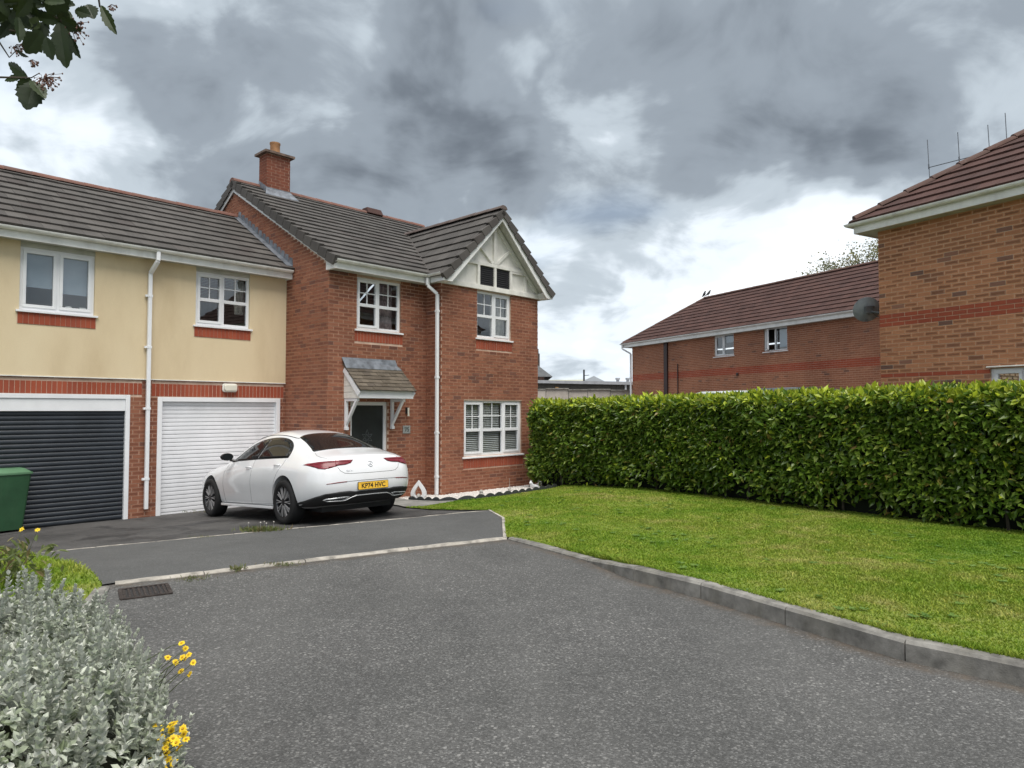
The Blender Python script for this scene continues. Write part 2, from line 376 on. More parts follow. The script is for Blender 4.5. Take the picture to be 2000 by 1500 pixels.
def asphalt(name, c0, c1, agg=150., aggc=(.36, .36, .355), amt=.5, stains=0., patches=.25, dirt=False):
    d = Nd(name); p = d.pos()
    v = d.n('ShaderNodeTexVoronoi'); v.inputs['Scale'].default_value = agg; d.l(p, v.inputs['Vector'])
    v2 = d.n('ShaderNodeTexVoronoi'); v2.inputs['Scale'].default_value = agg*.42; d.l(p, v2.inputs['Vector'])
    sp = d.n('ShaderNodeSeparateColor'); d.l(v.outputs['Color'], sp.inputs[0])
    sp2 = d.n('ShaderNodeSeparateColor'); d.l(v2.outputs['Color'], sp2.inputs[0])
    n1 = d.noise(p, .55, 6, .65); n2 = d.noise(p, 5, 4, .6)
    base = d.ramp(d.m('ADD', d.m('MULTIPLY', n1, 1-patches), d.m('MULTIPLY', n2, patches)), [(.36, c0), (.62, c1)])
    st = d.ramp(sp.outputs[0], [(.0, .38), (.5, .85), (.78, 1.2), (.93, 1.9), (1., 2.6)])
    c = d.mix(amt, base, st, 'MULTIPLY')
    wear = d.ramp(n1, [(.40, .25), (.60, 1.)])
    flake = d.m('MULTIPLY', d.m('MULTIPLY', d.ramp(sp2.outputs[1], [(.86, 0.), (.90, 1.)]), d.ramp(v2.outputs['Distance'], [(.32, 1.), (.48, 0.)])), d.m('MULTIPLY', wear, amt*1.2), clamp=True)
    c = d.mix(flake, c, aggc)
    if stains:
        s_ = d.ramp(d.noise(d.pos((1, 1.0, 1)), 1.15, 6, .7, dist=.6), [(.50, 0.), (.60, 1.)])
        c = d.mix(d.m('MULTIPLY', s_, stains), c, (.022, .022, .023))
        d.set(Roughness=d.ramp(s_, [(0., .85), (1., .55)]))
    else: d.set(Roughness=.82)
    if dirt:
        ea = d.n('ShaderNodeAttribute', attribute_name='edge'); dn = d.noise(p, 7, 6, .7); dk = d.ramp(d.m('ADD', ea.outputs['Fac'], d.m('MULTIPLY', d.m('SUBTRACT', dn, .5), 1.1)), [(.45, 0.), (.95, 1.)])
        c = d.mix(d.m('MULTIPLY', dk, .75), c, d.ramp(dn, [(.35, (.045, .036, .028)), (.65, (.12, .092, .068))]))
        pit = d.ramp(d.noise(p, 2.3, 7, .75), [(.60, 0.), (.68, 1.)]); c = d.mix(d.m('MULTIPLY', pit, .35), c, (.045, .045, .045))
        trk = d.ramp(d.noise(d.pos((.9, .25, 1)), 1.4, 3, .5), [(.45, 0.), (.62, 1.)]); c = d.mix(d.m('MULTIPLY', trk, .10), c, (.20, .198, .19))
    d.set(Base_Color=c); d.b.inputs['Specular IOR Level'].default_value = .35
    h = d.m('ADD', d.m('MULTIPLY', sp.outputs[0], .6), d.m('MULTIPLY', flake, 1.0))
    d.bump(d.m('SUBTRACT', h, v.outputs['Distance']), .55, .006)
    return d.mat
MT['road'] = asphalt('road_asphalt', (.080, .080, .078), (.112, .111, .108), 105, (.34, .335, .32), .60, dirt=True)
MT['apron'] = asphalt('pavement_asphalt', (.082, .083, .082), (.112, .113, .111), 160, (.25, .25, .245), .35)
MT['drive'] = asphalt('driveway_asphalt', (.050, .049, .049), (.095, .092, .090), 150, (.2, .2, .2), .4, .75)
MT['ground'] = asphalt('rear_ground', (.10, .10, .095), (.15, .145, .135), 60, (.3, .3, .3), .4)
MT['concrete'] = plain('kerb_concrete', (.25, .24, .22), .92, .30, 6, .6, 110, grime=.75)
MT['edging'] = plain('edge_concrete', (.42, .39, .345), .9, .3, 7, .5, 120, grime=.5)
MT['slab'] = plain('path_concrete', (.24, .235, .22), .9, .2, 4, .4, 130)

def grass_mat(name, blades):
    d = Nd(name); p = d.pos()
    n1 = d.noise(p, .45, 5, .6); n2 = d.noise(p, 3.2, 4, .6); n3 = d.noise(p, 60, 3, .6)
    f = d.m('ADD', d.m('MULTIPLY', n1, .62), d.m('MULTIPLY', n2, .38))
    c = d.ramp(f, [(.35, (.112, .225, .014)), (.44, (.178, .288, .023)), (.53, (.25, .325, .044)), (.62, (.36, .365, .11)), (.72, (.42, .36, .16))])
    if blades:
        a = d.n('ShaderNodeAttribute', attribute_name='rnd')
        c = d.mix(1., c, d.ramp(a.outputs['Fac'], [(0., (.72, .76, .7)), (.6, (1.05, 1.05, 1.)), (.9, (1.3, 1.22, 1.2)), (1., (1.7, 1.4, 1.5))]), 'MULTIPLY')
        d.set(Roughness=.6); d.b.inputs['Specular IOR Level'].default_value = .3
        tr = d.n('ShaderNodeBsdfTranslucent'); d.l(c, tr.inputs[0]); mx = d.n('ShaderNodeMixShader'); mx.inputs[0].default_value = .3
        d.l(d.b.outputs[0], mx.inputs[1]); d.l(tr.outputs[0], mx.inputs[2]); d.l(mx.outputs[0], d.out.inputs[0])
    else:
        c = d.mix(.5, c, d.ramp(n3, [(.3, .5), (.7, 1.)]), 'MULTIPLY'); c = d.mix(.18, c, (.10, .085, .045)); d.set(Roughness=.95); d.bump(n3, .8, .02)
    d.set(Base_Color=c)
    return d.mat
MT['turf'] = grass_mat('lawn_soil', False); MT['blade'] = grass_mat('lawn_blades', True)

def VERGEZ(x, y): return G(x, y)+.022+.075*sm((5.9-y)/1.2)
big = [(-400, -200), (500, -200), (500, 700), (-400, 700)]
def ground_sheet():
    xs = np.concatenate([[-400, -150, -60], np.arange(-30, 60, 2.), [90, 200, 500]]); ys = np.concatenate([[-200, -60], np.arange(-20, 70, 2.), [120, 300, 700]])
    X, Y = np.meshgrid(xs, ys); Z = np.vectorize(lambda a, b: G(a, b)-.10)(X, Y); nx = len(xs)
    v = np.stack([X.ravel(), Y.ravel(), Z.ravel()], 1)
    i = np.arange(len(ys)-1)[:, None]*nx+np.arange(nx-1)[None]; i = i.ravel()
    o = link('ground', fast_mesh('ground', v, quads=np.stack([i, i+1, i+nx+1, i+nx], 1)), None, MT['ground']); o['kind'] = 'structure'
ground_sheet()
ROAD_EDGE = [(-3.62, 6.36), (-2.98, 6.76), (-2.16, 7.30), (-1.17, 7.92), (-.06, 8.58)]
KERB = [(-.05, 8.56), (.39, 7.94), (.79, 7.35), (1.14, 6.53), (1.60, 5.92), (2.03, 5.20), (2.50, 4.46), (3.02, 3.98), (3.75, 3.42), (4.50, 2.90), (5.3, 2.45)]
VERGE_KERB = [(-3.62, 6.30), (-3.25, 5.5), (-2.75, 4.7), (-2.30, 4.0), (-1.95, 3.3), (-1.78, 2.5), (-1.75, 1.5), (-1.80, .3), (-2.0, -2), (-2.3, -6)]
sheet('road', [(p[0]-.05, p[1]+.08) for p in ROAD_EDGE]+[(p[0]+.06, p[1]+.05) for p in KERB[1:]]+[(9, 1.2), (9, -6)]+[(p[0]-.30, p[1]) for p in VERGE_KERB[::-1]], lambda x, y: G(x, y), MT['road'], .14)
def seg_d(px_, py_, pl):
    best = np.full(len(px_), 9.)
    for a, b in zip(pl, pl[1:]):
        ax_, ay_ = a; dx_, dy_ = b[0]-a[0], b[1]-a[1]; t = np.clip(((px_-ax_)*dx_+(py_-ay_)*dy_)/(dx_*dx_+dy_*dy_), 0, 1); best = np.minimum(best, np.hypot(px_-ax_-t*dx_, py_-ay_-t*dy_))
    return best
rme = bpy.data.objects['road'].data; co = np.zeros(len(rme.vertices)*3); rme.vertices.foreach_get('co', co); co = co.reshape(-1, 3)
ev = np.clip(1-seg_d(co[:, 0], co[:, 1], ROAD_EDGE+KERB[1:])/.30, 0, 1)
at_ = rme.attributes.new('edge', 'FLOAT', 'POINT'); at_.data.foreach_set('value', ev.astype(np.float32))
APL = [(-5.72, 8.30), (-4.55, 8.90), (-2.88, 9.70), (-1.5, 10.30), (-.33, 10.95)]
sheet('pavement', [(p[0], p[1]+.06) for p in ROAD_EDGE]+[(-.10, 8.72), (-.12, 10.15)]+APL[::-1]+[(-4.87, 7.50), (-4.13, 6.82), (-3.74, 6.30)], lambda x, y: G(x, y)+.016, MT['apron'], .4)
sheet('driveway', [(p[0], p[1]+.012) for p in APL]+[(-.86, 11.18), (-1.35, 11.52), (-1.87, 12.12), (-2.0, 12.5), (-2.6, 13.4), (-3.3, 14.2), (-4.8, 15.2), (-11.5, 8.6), (-9.5, 6.2), (-6.6, 8.92)], lambda x, y: G(x, y)+.004, MT['drive'], .5)
sheet('path', [(-1.88, 12.13), (-1.53, 12.06), (-1.17, 12.64), (-1.02, 12.92), (-1.36, 12.98), (-1.70, 13.27), (-2.07, 13.72), (-2.3, 14.2), (-2.45, 14.9), (-3.6, 14.0), (-2.65, 13.42), (-2.05, 12.52)], lambda x, y: G(x, y)+.03, MT['slab'], .5)
HD = Vector((.62655, -.77938, 0)); HN = Vector((.77938, .62655, 0)); H0 = Vector((.50, 16.2, 0))
HL = 11.6
EDG = [(-2.05, 13.75), (-1.67, 13.30), (-1.35, 13.02), (-1.0, 12.95), (-.68, 13.10), (-.33, 13.45), (.0, 13.82), (.42, 14.35), (.72, 14.8), (1.0, 15.3)]
LAWN_P = [(-.075, 8.66), (-.03, 8.62)]+[(KERB[i][0]+.07, KERB[i][1]+.10) for i in range(1, 11)]+[(9.5, 6.0), tuple((H0+HD*HL+HN*.9)[:2]), tuple((H0+HN*.9)[:2]), (1.10, 15.5), *[(p[0]+.005, p[1]-.015) for p in EDG[:2:-1]], (-1.16, 12.62), (-1.52, 12.05), (-1.86, 12.11), (-1.35, 11.53), (-.86, 11.19), (-.33, 10.97), (-.11, 10.16)]
lawn = sheet('lawn', LAWN_P, LAWN, MT['turf'], .3); lawn['label'] = 'mown green front lawn between kerb and laurel hedge'
VG = [(-6.6, 8.94), (-5.64, 8.20), (-4.85, 7.52), (-4.12, 6.84), (-3.70, 6.30), (-3.33, 5.45), (-2.83, 4.65), (-2.38, 3.95), (-2.03, 3.25), (-1.86, 2.5), (-1.83, 1.5), (-1.88, .3), (-2.08, -2), (-9, -2), (-9.5, 6.0)]
verge = sheet('verge', VG, lambda x, y: VERGEZ(x, y), MT['turf'], .4)

def grass(name, poly, zf, n, hmin, hmax, lab, xmax=None):
    xs = [p[0] for p in poly]; ys = [p[1] for p in poly]
    # denser close to the camera
    P = []
    tot = 0
    while tot < n:
        x = rng.uniform(min(xs), max(xs), 200000); y = rng.uniform(min(ys), max(ys), 200000)
        k = pip(poly, x, y) & (np.abs(x) < .80*y+2.2) & (y > .5) & (rng.random(200000) < np.clip((6.5/np.maximum(y, 1))**1.2, .12, 1)); P.append(np.stack([x[k], y[k]], 1)); tot += k.sum()
        if len(P) > 60: break
    P = np.concatenate(P)[:n]; n = len(P)
    z = np.array([zf(a, b) for a, b in P])
    patch = .75+.5*(np.sin(P[:, 0]*1.7+np.sin(P[:, 1]*1.3)*2)*np.sin(P[:, 1]*1.1+P[:, 0]*.6))*.5
    h = rng.uniform(hmin, hmax, n)*patch; wd = rng.uniform(.0025, .0055, n)*(1+P[:, 1]*.09); a = rng.uniform(0, 2*math.pi, n); ln = rng.uniform(.2, 1.1, n); b = rng.uniform(0, 2*math.pi, n)
    base = np.stack([P[:, 0], P[:, 1], z-.005], 1)
    dx = np.stack([np.cos(a)*wd, np.sin(a)*wd, np.zeros(n)], 1); tip = np.stack([np.cos(b)*h*ln, np.sin(b)*h*ln, h], 1)
    mid = tip*np.array([.35, .35, .62])
    V = np.stack([base-dx, base+dx, base+mid+dx*.7, base+tip, base+mid-dx*.7], 1).reshape(-1, 3)
    i = np.arange(n)*5
    F = np.concatenate([np.stack([i, i+1, i+2], 1), np.stack([i, i+2, i+4], 1), np.stack([i+4, i+2, i+3], 1)])
    rr = rng.random(n); me = fast_mesh(name, V, faces_tri=F, attrs={'rnd': ('FACE', np.concatenate([rr, rr, rr]))})
    o = link(name, me, None, MT['blade']); tag(o, lab, 'grass', kind='stuff'); return o
grass('grass', LAWN_P, LAWN, 330000, .016, .042, 'short mown grass of the front lawn beside the kerb')
kb = [(p[0]+.085, p[1]+.055) for p in KERB]; kb2 = [(p[0]+.15, p[1]+.11) for p in KERB]
grass('grass', kb[1:]+kb2[:0:-1], LAWN, 9000, .04, .085, 'ragged longer grass leaning over the back of the kerb')
VGV = [p for p in VG[:8]]+[(-3.2, 3.2), (-5, 4.2), (-8, 7.0)]
grass('grass', VGV, lambda x, y: VERGEZ(x, y), 30000, .03, .075, 'longer grass of the verge corner behind the silver shrub')

# kerb stones, dropped kerbs and edging: children of one kerb
kerb = bpy.data.objects.new('kerb', None); C.objects.link(kerb); kerb['kind'] = 'structure'
def kerb_stone(a, b, wd, h0, h1, mat, name='kerb_stone', depth=.12, cham=.018):
    a = Vector((*a, 0)); b = Vector((*b, 0)); d = (b-a).normalized(); n = Vector((-d.y, d.x, 0)); g = d*.005
    m_ = MB(); a = a+g; b = b-g; k = 5
    for i in range(k):
        t0, t1 = i/k, (i+1)/k; p = a.lerp(b, t0); q = a.lerp(b, t1)
        def ring(p, t):
            h = h0+(h1-h0)*t; z = G(p.x, p.y); jit = random.uniform(-.004, .004)
            return [(p.x, p.y, z-depth), (p.x, p.y, z+max(h-cham, .004)), (p.x+n.x*cham, p.y+n.y*cham, z+h+jit), (p.x+n.x*wd, p.y+n.y*wd, z+h+jit), (p.x+n.x*wd, p.y+n.y*wd, z-depth)]
        if i == 0: R0 = ring(p, t0); base = len(m_.v); m_.v += R0
        R1 = ring(q, t1); m_.v += R1; o_ = base+i*5
        for j in range(5):
            m_.f.append((o_+j, o_+(j+1) % 5, o_+5+(j+1) % 5, o_+5+j)); m_.m.append(0)
    m_.f.append(tuple(base+j for j in range(5))); m_.f.append(tuple(base+k*5+4-j for j in range(5))); m_.m += [0, 0]
    return m_.obj(name, mat, kerb, smooth=False)
ed = densify(ROAD_EDGE, .62)
ed = [Vector(ROAD_EDGE[0]).lerp(Vector(ROAD_EDGE[0]), 0)]+[]
def polyline(pl, step):
    o_ = []
    for i in range(len(pl)-1):
        a = Vector(pl[i]); b = Vector(pl[i+1]); k = max(1, round((b-a).length/step)); o_ += [a.lerp(b, j/k) for j in range(k)]
    return o_+[Vector(pl[-1])]
pe = polyline(ROAD_EDGE, .9)
for a, b in zip(pe, pe[1:]): kerb_stone(a, b, .075, .024, .024, MT['edging'])
kerb_stone((-.06, 8.58), (-.10, 10.15), .05, .035, .035, MT['edging'], 'edging_strip')
kerb_stone((-.10, 10.16), (-.33, 10.96), .05, .03, .03, MT['edging'], 'edging_strip')
hs = [.03, .03, .03, .125] + [.13]*10
for i in range(len(KERB)-1):
    kerb_stone(KERB[i], KERB[i+1], .115, hs[i], hs[i+1], MT['concrete'])
vk = polyline([(p[0]-.005, p[1]) for p in VERGE_KERB], .92)
vr = vk[::-1]
for i, (a, b) in enumerate(zip(vr, vr[1:])): kerb_stone(a, b, .11, .09, .09 if i < len(vr)-2 else .02, MT['concrete'])
# thin concrete line between pavement and driveway tarmac
for a, b in zip(polyline(APL, .8), polyline(APL, .8)[1:]): kerb_stone(a, b, .018, .020, .020, MT['edging'], 'joint_strip', cham=.003)

# ------------------------------------------------------------------ brick and tile systems
BRK = {}; TIL = {}
def unit_brick():
    v = [(0,0,0),(1,0,0),(1,0,1),(0,0,1),(0,1,0),(1,1,0),(1,1,1),(0,1,1)]
    f = [(0,1,2,3),(4,0,3,7),(1,5,6,2),(3,2,6,7),(4,5,1,0)]
    me = bpy.data.meshes.new('brick'); me.from_pydata(v, [], f); uvl = me.uv_layers.new(name='UVMap')
    for p in me.polygons:
        for li in p.loop_indices:
            c = v[me.loops[li].vertex_index]; uvl.data[li].uv = (c[0], c[2])
    return me
UB = {}
def wall_backing(mb, p0, d, L, z0, z1, ops, depth=.10):
    n = (d[1], -d[0])
    def P(s, z, k=0): return (p0[0]+d[0]*s+n[0]*k, p0[1]+d[1]*s+n[1]*k, z)
    ss = sorted({0, L}|{o_[0] for o_ in ops}|{o_[1] for o_ in ops}); zs = sorted({z0, z1}|{o_[2] for o_ in ops}|{o_[3] for o_ in ops})
    for a, b in zip(ss, ss[1:]):
        for c, e in zip(zs, zs[1:]):
            if a < 0 or b > L or c < z0 or e > z1: continue
            ms, mz = (a+b)/2, (c+e)/2
            if any(o_[0] < ms < o_[1] and o_[2] < mz < o_[3] for o_ in ops): continue
            mb.quad(P(a, c), P(b, c), P(b, e), P(a, e))
    for a, b, c, e in [o_[:4] for o_ in ops]:
        mb.quad(P(a, c), P(a, e), P(a, e, -depth), P(a, c, -depth)); mb.quad(P(b, c), P(b, c, -depth), P(b, e, -depth), P(b, e))
        mb.quad(P(a, e), P(b, e), P(b, e, -depth), P(a, e, -depth)); mb.quad(P(a, c), P(a, c, -depth), P(b, c, -depth), P(b, c))
def lay_bricks(root, p0, d, L, z0, z1, ops=(), top=None, reds=(), mb=None, key='brick', redkey='red', soldiers=(), C_=.075, BL=.225, phase=0, zref=None):
    """stretcher-bond bricks of one wall; p0 start (x,y), d direction, outward = d turned right"""
    lst = BRK.setdefault(root, [])
    ops2 = list(ops)+[(s[0], s[1], s[2], s[3]) for s in soldiers]
    zr = z0 if zref is None else zref
    k0 = math.floor((z0-zr)/C_); k1 = math.ceil((z1-zr)/C_)
    for k in range(k0, k1):
        a = zr+k*C_; zb, zt = max(a+.005, z0), min(a+C_-.005, z1)
        if zt-zb < .012: continue
        zm = (zb+zt)/2
        iv = [(0., L)]
        if top is not None: iv = [top(zt)]
        for o_ in ops2:
            if o_[2]-.02 < zm < o_[3]+.02 and min(zt, o_[3])-max(zb, o_[2]) > .01:
                nv = []
                for (x, y) in iv:
                    if o_[1] <= x or o_[0] >= y: nv.append((x, y)); continue
                    if o_[0] > x: nv.append((x, o_[0]))
                    if o_[1] < y: nv.append((o_[1], y))
                iv = nv
        ky = redkey if any(r_[0] < zm < r_[1] for r_ in reds) else key
        for (x, y) in iv:
            if y-x < .03: continue
            off = (.5*(k % 2)+phase)*BL; j = math.floor((x-off)/BL)
            while True:
                s0 = max(x, off+j*BL+.005); s1 = min(y, off+(j+1)*BL-.005); j += 1
                if s0 >= y-.012: break
                if s1-s0 < .02: continue
                lst.append((p0, d, s0, s1, zb, zt, ky))
    for s in soldiers:
        kk = max(1, round((s[1]-s[0])/.075)); wd = (s[1]-s[0])/kk
        for j in range(kk): lst.append((p0, d, s[0]+j*wd+.005, s[0]+(j+1)*wd-.005, s[2]+.004, s[3]-.004, redkey))
PROUD = .006; BDEP = .03
def finish_bricks(root, parent, mats, limit=300, off=(0, 0, 0)):
    lst = BRK.pop(root); M_ = root.matrix_basis; sc = []
    for (p0, d, s0, s1, zb, zt, ky) in lst:
        n = (d[1], -d[0]); sm_ = (s0+s1)/2
        Pw = M_ @ Vector((p0[0]+d[0]*sm_-off[0], p0[1]+d[1]*sm_-off[1], (zb+zt)/2-off[2]))
        nw = M_.to_3x3() @ Vector((n[0], n[1], 0)); u, v, y = proj(Pw); vd = Vector((Pw.x, Pw.y, Pw.z-CAMZ)); c = -vd.normalized().dot(nw)
        ok = 0 < u < 2000 and 0 < v < 1500 and c > 0 and not (u > 1240 and v > 775) and not (400 < u < 790 and v > 850)
        sc.append((s1-s0)*(zt-zb)*max(c, 0)/y/y*(1 if ok else 1e-4))
    order = np.argsort(-np.array(sc)); ind = set(order[:limit].tolist()) if limit else set()
    by = {}
    for i, (p0, d, s0, s1, zb, zt, ky) in enumerate(lst):
        if i in ind:
            if ky not in UB: UB[ky] = unit_brick(); UB[ky].materials.append(mats[ky])
            o = bpy.data.objects.new('brick', UB[ky]); C.objects.link(o); o.parent = parent
            n = (d[1], -d[0])
            o.location = (p0[0]+d[0]*s0+n[0]*PROUD-off[0], p0[1]+d[1]*s0+n[1]*PROUD-off[1], zb-off[2]); o.rotation_euler = (0, 0, math.atan2(d[1], d[0])); o.scale = (s1-s0, BDEP, zt-zb)
        else: by.setdefault(ky, []).append((p0, d, s0, s1, zb, zt))
    for ky, ls in by.items():
        p = np.array([[*a[0]] for a in ls]); d = np.array([[*a[1]] for a in ls]); q = np.array([a[2:] for a in ls]); n = np.stack([d[:, 1], -d[:, 0]], 1)
        pr = PROUD+rng.uniform(-.0015, .0025, len(ls))
        def pt(s, k, z): 
            xy = p+d*q[:, s][:, None]+n*(pr-(0 if k == 0 else BDEP))[:, None]; return np.concatenate([xy, q[:, z][:, None]], 1)-np.array(off)
        V = np.stack([pt(0,0,2), pt(1,0,2), pt(1,0,3), pt(0,0,3), pt(0,1,2), pt(1,1,2), pt(1,1,3), pt(0,1,3)], 1).reshape(-1, 3)
        f = np.array([(0,1,2,3),(4,0,3,7),(1,5,6,2),(3,2,6,7),(4,5,1,0)]); F = (np.arange(len(ls))[:, None, None]*8+f[None]).reshape(-1, 4)
        cu = np.array([(0,0),(1,0),(1,1),(0,1)]*2)[f].reshape(1, -1, 2); UV = np.repeat(cu, len(ls), 0).reshape(-1, 2)
        me = fast_mesh('brickwork', V, quads=F, attrs={'rnd': ('FACE', np.repeat(rng.random(len(ls)), 5))}, uv=UV)
        o = link('brickwork', me, parent, mats[ky]); o['kind'] = 'stuff'

def clip_poly(poly, a, b, c):
    """keep a*x+b*y<=c"""
    o_ = []
    for i in range(len(poly)):
        p, q = poly[i], poly[(i+1) % len(poly)]; fp = a*p[0]+b*p[1]-c; fq = a*q[0]+b*q[1]-c
        if fp <= 0: o_.append(p)
        if (fp < 0 < fq) or (fq < 0 < fp):
            t = fp/(fp-fq); o_.append((p[0]+(q[0]-p[0])*t, p[1]+(q[1]-p[1])*t))
    return o_
UT = {}
def lay_tiles(root, part, O, ex, eu, W, Hs, mat, clips=(), tw=.30, gauge=.33, th=.042, limit=300, name='tile', stagger=.5, x0=0., lift=.012, off=(0, 0, 0), edge_over=.05):
    """tiles on slope: O eave origin, ex along eave, eu up slope, Hs slope length. clips: half-planes (a,b,c) in slope coords"""
    O = Vector(O)-Vector(off); ex = Vector(ex).normalized(); eu = Vector(eu).normalized(); en = ex.cross(eu).normalized()
    if en.z < 0: en = -en
    nc = math.ceil(Hs/gauge); full = []; cut = []
    M_ = root.matrix_basis
    for c in range(nc):
        b0 = c*gauge-edge_over; b1 = min(c*gauge+gauge+.05, Hs+.02)
        sx = x0-(stagger*tw if c % 2 else 0); j = 0
        while sx+j*tw < W:
            a0 = sx+j*tw+.0015; a1 = a0+tw-.003; j += 1
            poly = [(a0, b0), (a1, b0), (a1, b1), (a0, b1)]
            is_cut = False
            for cl in tuple(clips)+((-1, 0, -x0), (1, 0, W)):
                p2 = clip_poly(poly, *cl)
                if len(p2) != len(poly) or any(abs(p[0]-q[0])+abs(p[1]-q[1]) > 1e-6 for p, q in zip(p2, poly)): is_cut = True
                poly = p2
                if len(poly) < 3: break
            if len(poly) < 3: continue
            if b1-b0 < gauge: is_cut = True
            (cut if is_cut else full).append((poly, b0, b1))
    def hgt(b, b0, b1): return lift+th*.15+(th*1.15)*(1-(b-b0)/(gauge+.1))
    sc = []
    for poly, b0, b1 in full:
        P = M_ @ (O+ex*poly[0][0]+eu*(b0+gauge/2)); u, v, y = proj(P); sc.append((1/y/y) if 0 < u < 2000 and 0 < v < 1500 else 1e-9)
    order = np.argsort(-np.array(sc)) if sc else []
    key = (mat.name, tw, gauge, th)
    if key not in UT:
        m_ = MB(); w_ = tw-.003; L_ = gauge+.05+edge_over
        h0 = th*1.3; h1 = th*.3
        m_.hexa([(0, 0, h0-th), (w_, 0, h0-th), (w_, L_, 0), (0, L_, 0)], [(0, 0, h0), (w_, 0, h0), (w_, L_, h1), (0, L_, h1)])
        me = bpy.data.meshes.new(name); me.from_pydata(m_.v, [], m_.f); me.materials.append(mat); UT[key] = me
    mtx = Matrix((ex, eu, en)).transposed().to_4x4(); rot = mtx.to_euler()
    nind = 0; sv = []; sf = []; rr = []
    for oi in order:
        poly, b0, b1 = full[oi]
        if nind < limit and sc[oi] > 1e-8:
            o = bpy.data.objects.new(name, UT[key]); C.objects.link(o); o.parent = part
            o.location = O+ex*poly[0][0]+eu*b0+en*(lift+random.uniform(-.002, .003)); o.rotation_euler = (rot.x+random.uniform(-.004, .004), rot.y+random.uniform(-.004, .004), rot.z); nind += 1
        else: cut.append((poly, b0, b1))
    for poly, b0, b1 in cut:
        base = len(sv); n = len(poly)
        dz = random.uniform(-.002, .003)
        top = [O+ex*p[0]+eu*p[1]+en*(lift+th*.3+th*(1-(p[1]-b0)/(gauge+.1))+dz) for p in poly]; bot = [q-en*th for q in top]
        sv += top+bot
        fs = [tuple(range(base, base+n))]+[(base+i, base+n+i, base+n+(i+1) % n, base+(i+1) % n) for i in range(n)]
        sf += fs; rr += [random.random()]*len(fs)
    if sv:
        me = bpy.data.meshes.new('cut_tiles'); me.from_pydata(sv, [], sf); a = me.attributes.new('rnd', 'FLOAT', 'FACE'); a.data.foreach_set('value', rr)
        o = link('cut_tiles', me, part, mat); o['kind'] = 'stuff'
    return nind

# ------------------------------------------------------------------ building parts
def wall_child(mb, name, mat, root, p0, d, s0, z0, smooth=False, bevel=0.):
    o = mb.obj(name, mat, root, smooth=smooth, bevel=bevel)
    o.location = (p0[0]+d[0]*s0, p0[1]+d[1]*s0, z0); o.rotation_euler = (0, 0, math.atan2(d[1], d[0])); return o
def window(root, p0, d, s0, s1, z0, z1, cols, transom=None, bars=True, sill=True, inset=.045, openers=(), blind=None, fw=.055, open_sash=None):
    W = s1-s0; H = z1-z0; y0 = inset; y1 = inset+.06
    m_ = MB(); m_.box(0, W, y0, y1, 0, fw); m_.box(0, W, y0, y1, H-fw, H); m_.box(0, fw, y0, y1, fw, H-fw); m_.box(W-fw, W, y0, y1, fw, H-fw)
    xs = [0]; 
    for c in cols: xs.append(xs[-1]+c*W)
    for x in xs[1:-1]: m_.box(x-.03, x+.03, y0, y1, fw, H-fw)
    win = wall_child(m_, 'window', MT['pvc'], root, p0, d, s0, z0, bevel=.004)
    nc = len(cols)
    for i in range(nc):
        a = fw if i == 0 else xs[i]+.03; b = W-fw if i == nc-1 else xs[i+1]-.03; lo, hi = fw, H-fw
        if i in openers:
            k = .042; s_ = MB(); yo = y0-.014
            s_.box(a-.008, b+.008, yo, y0+.045, lo-.008, lo+k); s_.box(a-.008, b+.008, yo, y0+.045, hi-k, hi+.008); s_.box(a-.008, a+k, yo, y0+.045, lo+k, hi-k); s_.box(b-k, b+.008, yo, y0+.045, lo+k, hi-k)
            so = s_.obj('sash', MT['pvc'], win, bevel=.004)
            if open_sash == i:
                so.location = (a-.008, yo, 0); me = so.data
                for v in me.vertices: v.co.x -= a-.008; v.co.y -= yo
                so.rotation_euler = (0, 0, -R(38))
                g = MB(); g.quad((k, .03, lo+k), (b-a-k, .03, lo+k), (b-a-k, .03, hi-k), (k, .03, hi-k)); go = g.obj('pane', MT['glass'], win); go.location = so.location; go.rotation_euler = so.rotation_euler
                continue
            a += k-.004; b -= k-.004; lo += k-.004; hi -= k-.004
        cells = [(lo, hi)]
        if transom is not None:
            t = lo+(hi-lo)*transom; tb = MB(); tb.box(a, b, y0-.006, y1-.006, t-.032, t+.032); tb.obj('transom', MT['pvc'], win, bevel=.003); cells = [(lo, t-.032), (t+.032, hi)]
        for ci, (c0, c1) in enumerate(cells):
            g = MB(); g.quad((a, y0+.03, c0), (b, y0+.03, c0), (b, y0+.03, c1), (a, y0+.03, c1)); g.obj('pane', MT['glass'], win)
            if bars and (transom is None or ci == 1):
                gb = MB(); xm = (a+b)/2; zm = (c0+c1)/2
                gb.box(xm-.010, xm+.010, y0+.018, y0+.029, c0, c1); gb.box(a, xm-.010, y0+.018, y0+.029, zm-.010, zm+.010); gb.box(xm+.010, b, y0+.018, y0+.029, zm-.010, zm+.010)
                gb.obj('glazing_bar', MT['pvc'], win)
    if sill:
        s_ = MB(); s_.hexa([(-.05, -.045, -.045), (W+.05, -.045, -.045), (W+.05, .09, -.045), (-.05, .09, -.045)], [(-.05, -.045, -.012), (W+.05, -.045, -.012), (W+.05, .09, -.001), (-.05, .09, -.001)])
        s_.obj('sill', MT['pvc'], win, bevel=.004)
    return win, xs
def slab_blind(win, x0, x1, z0, z1, y, mat, name='blind'):
    m_ = MB(); m_.box(x0, x1, y, y+.006, z0, z1); return m_.obj(name, mat, win)
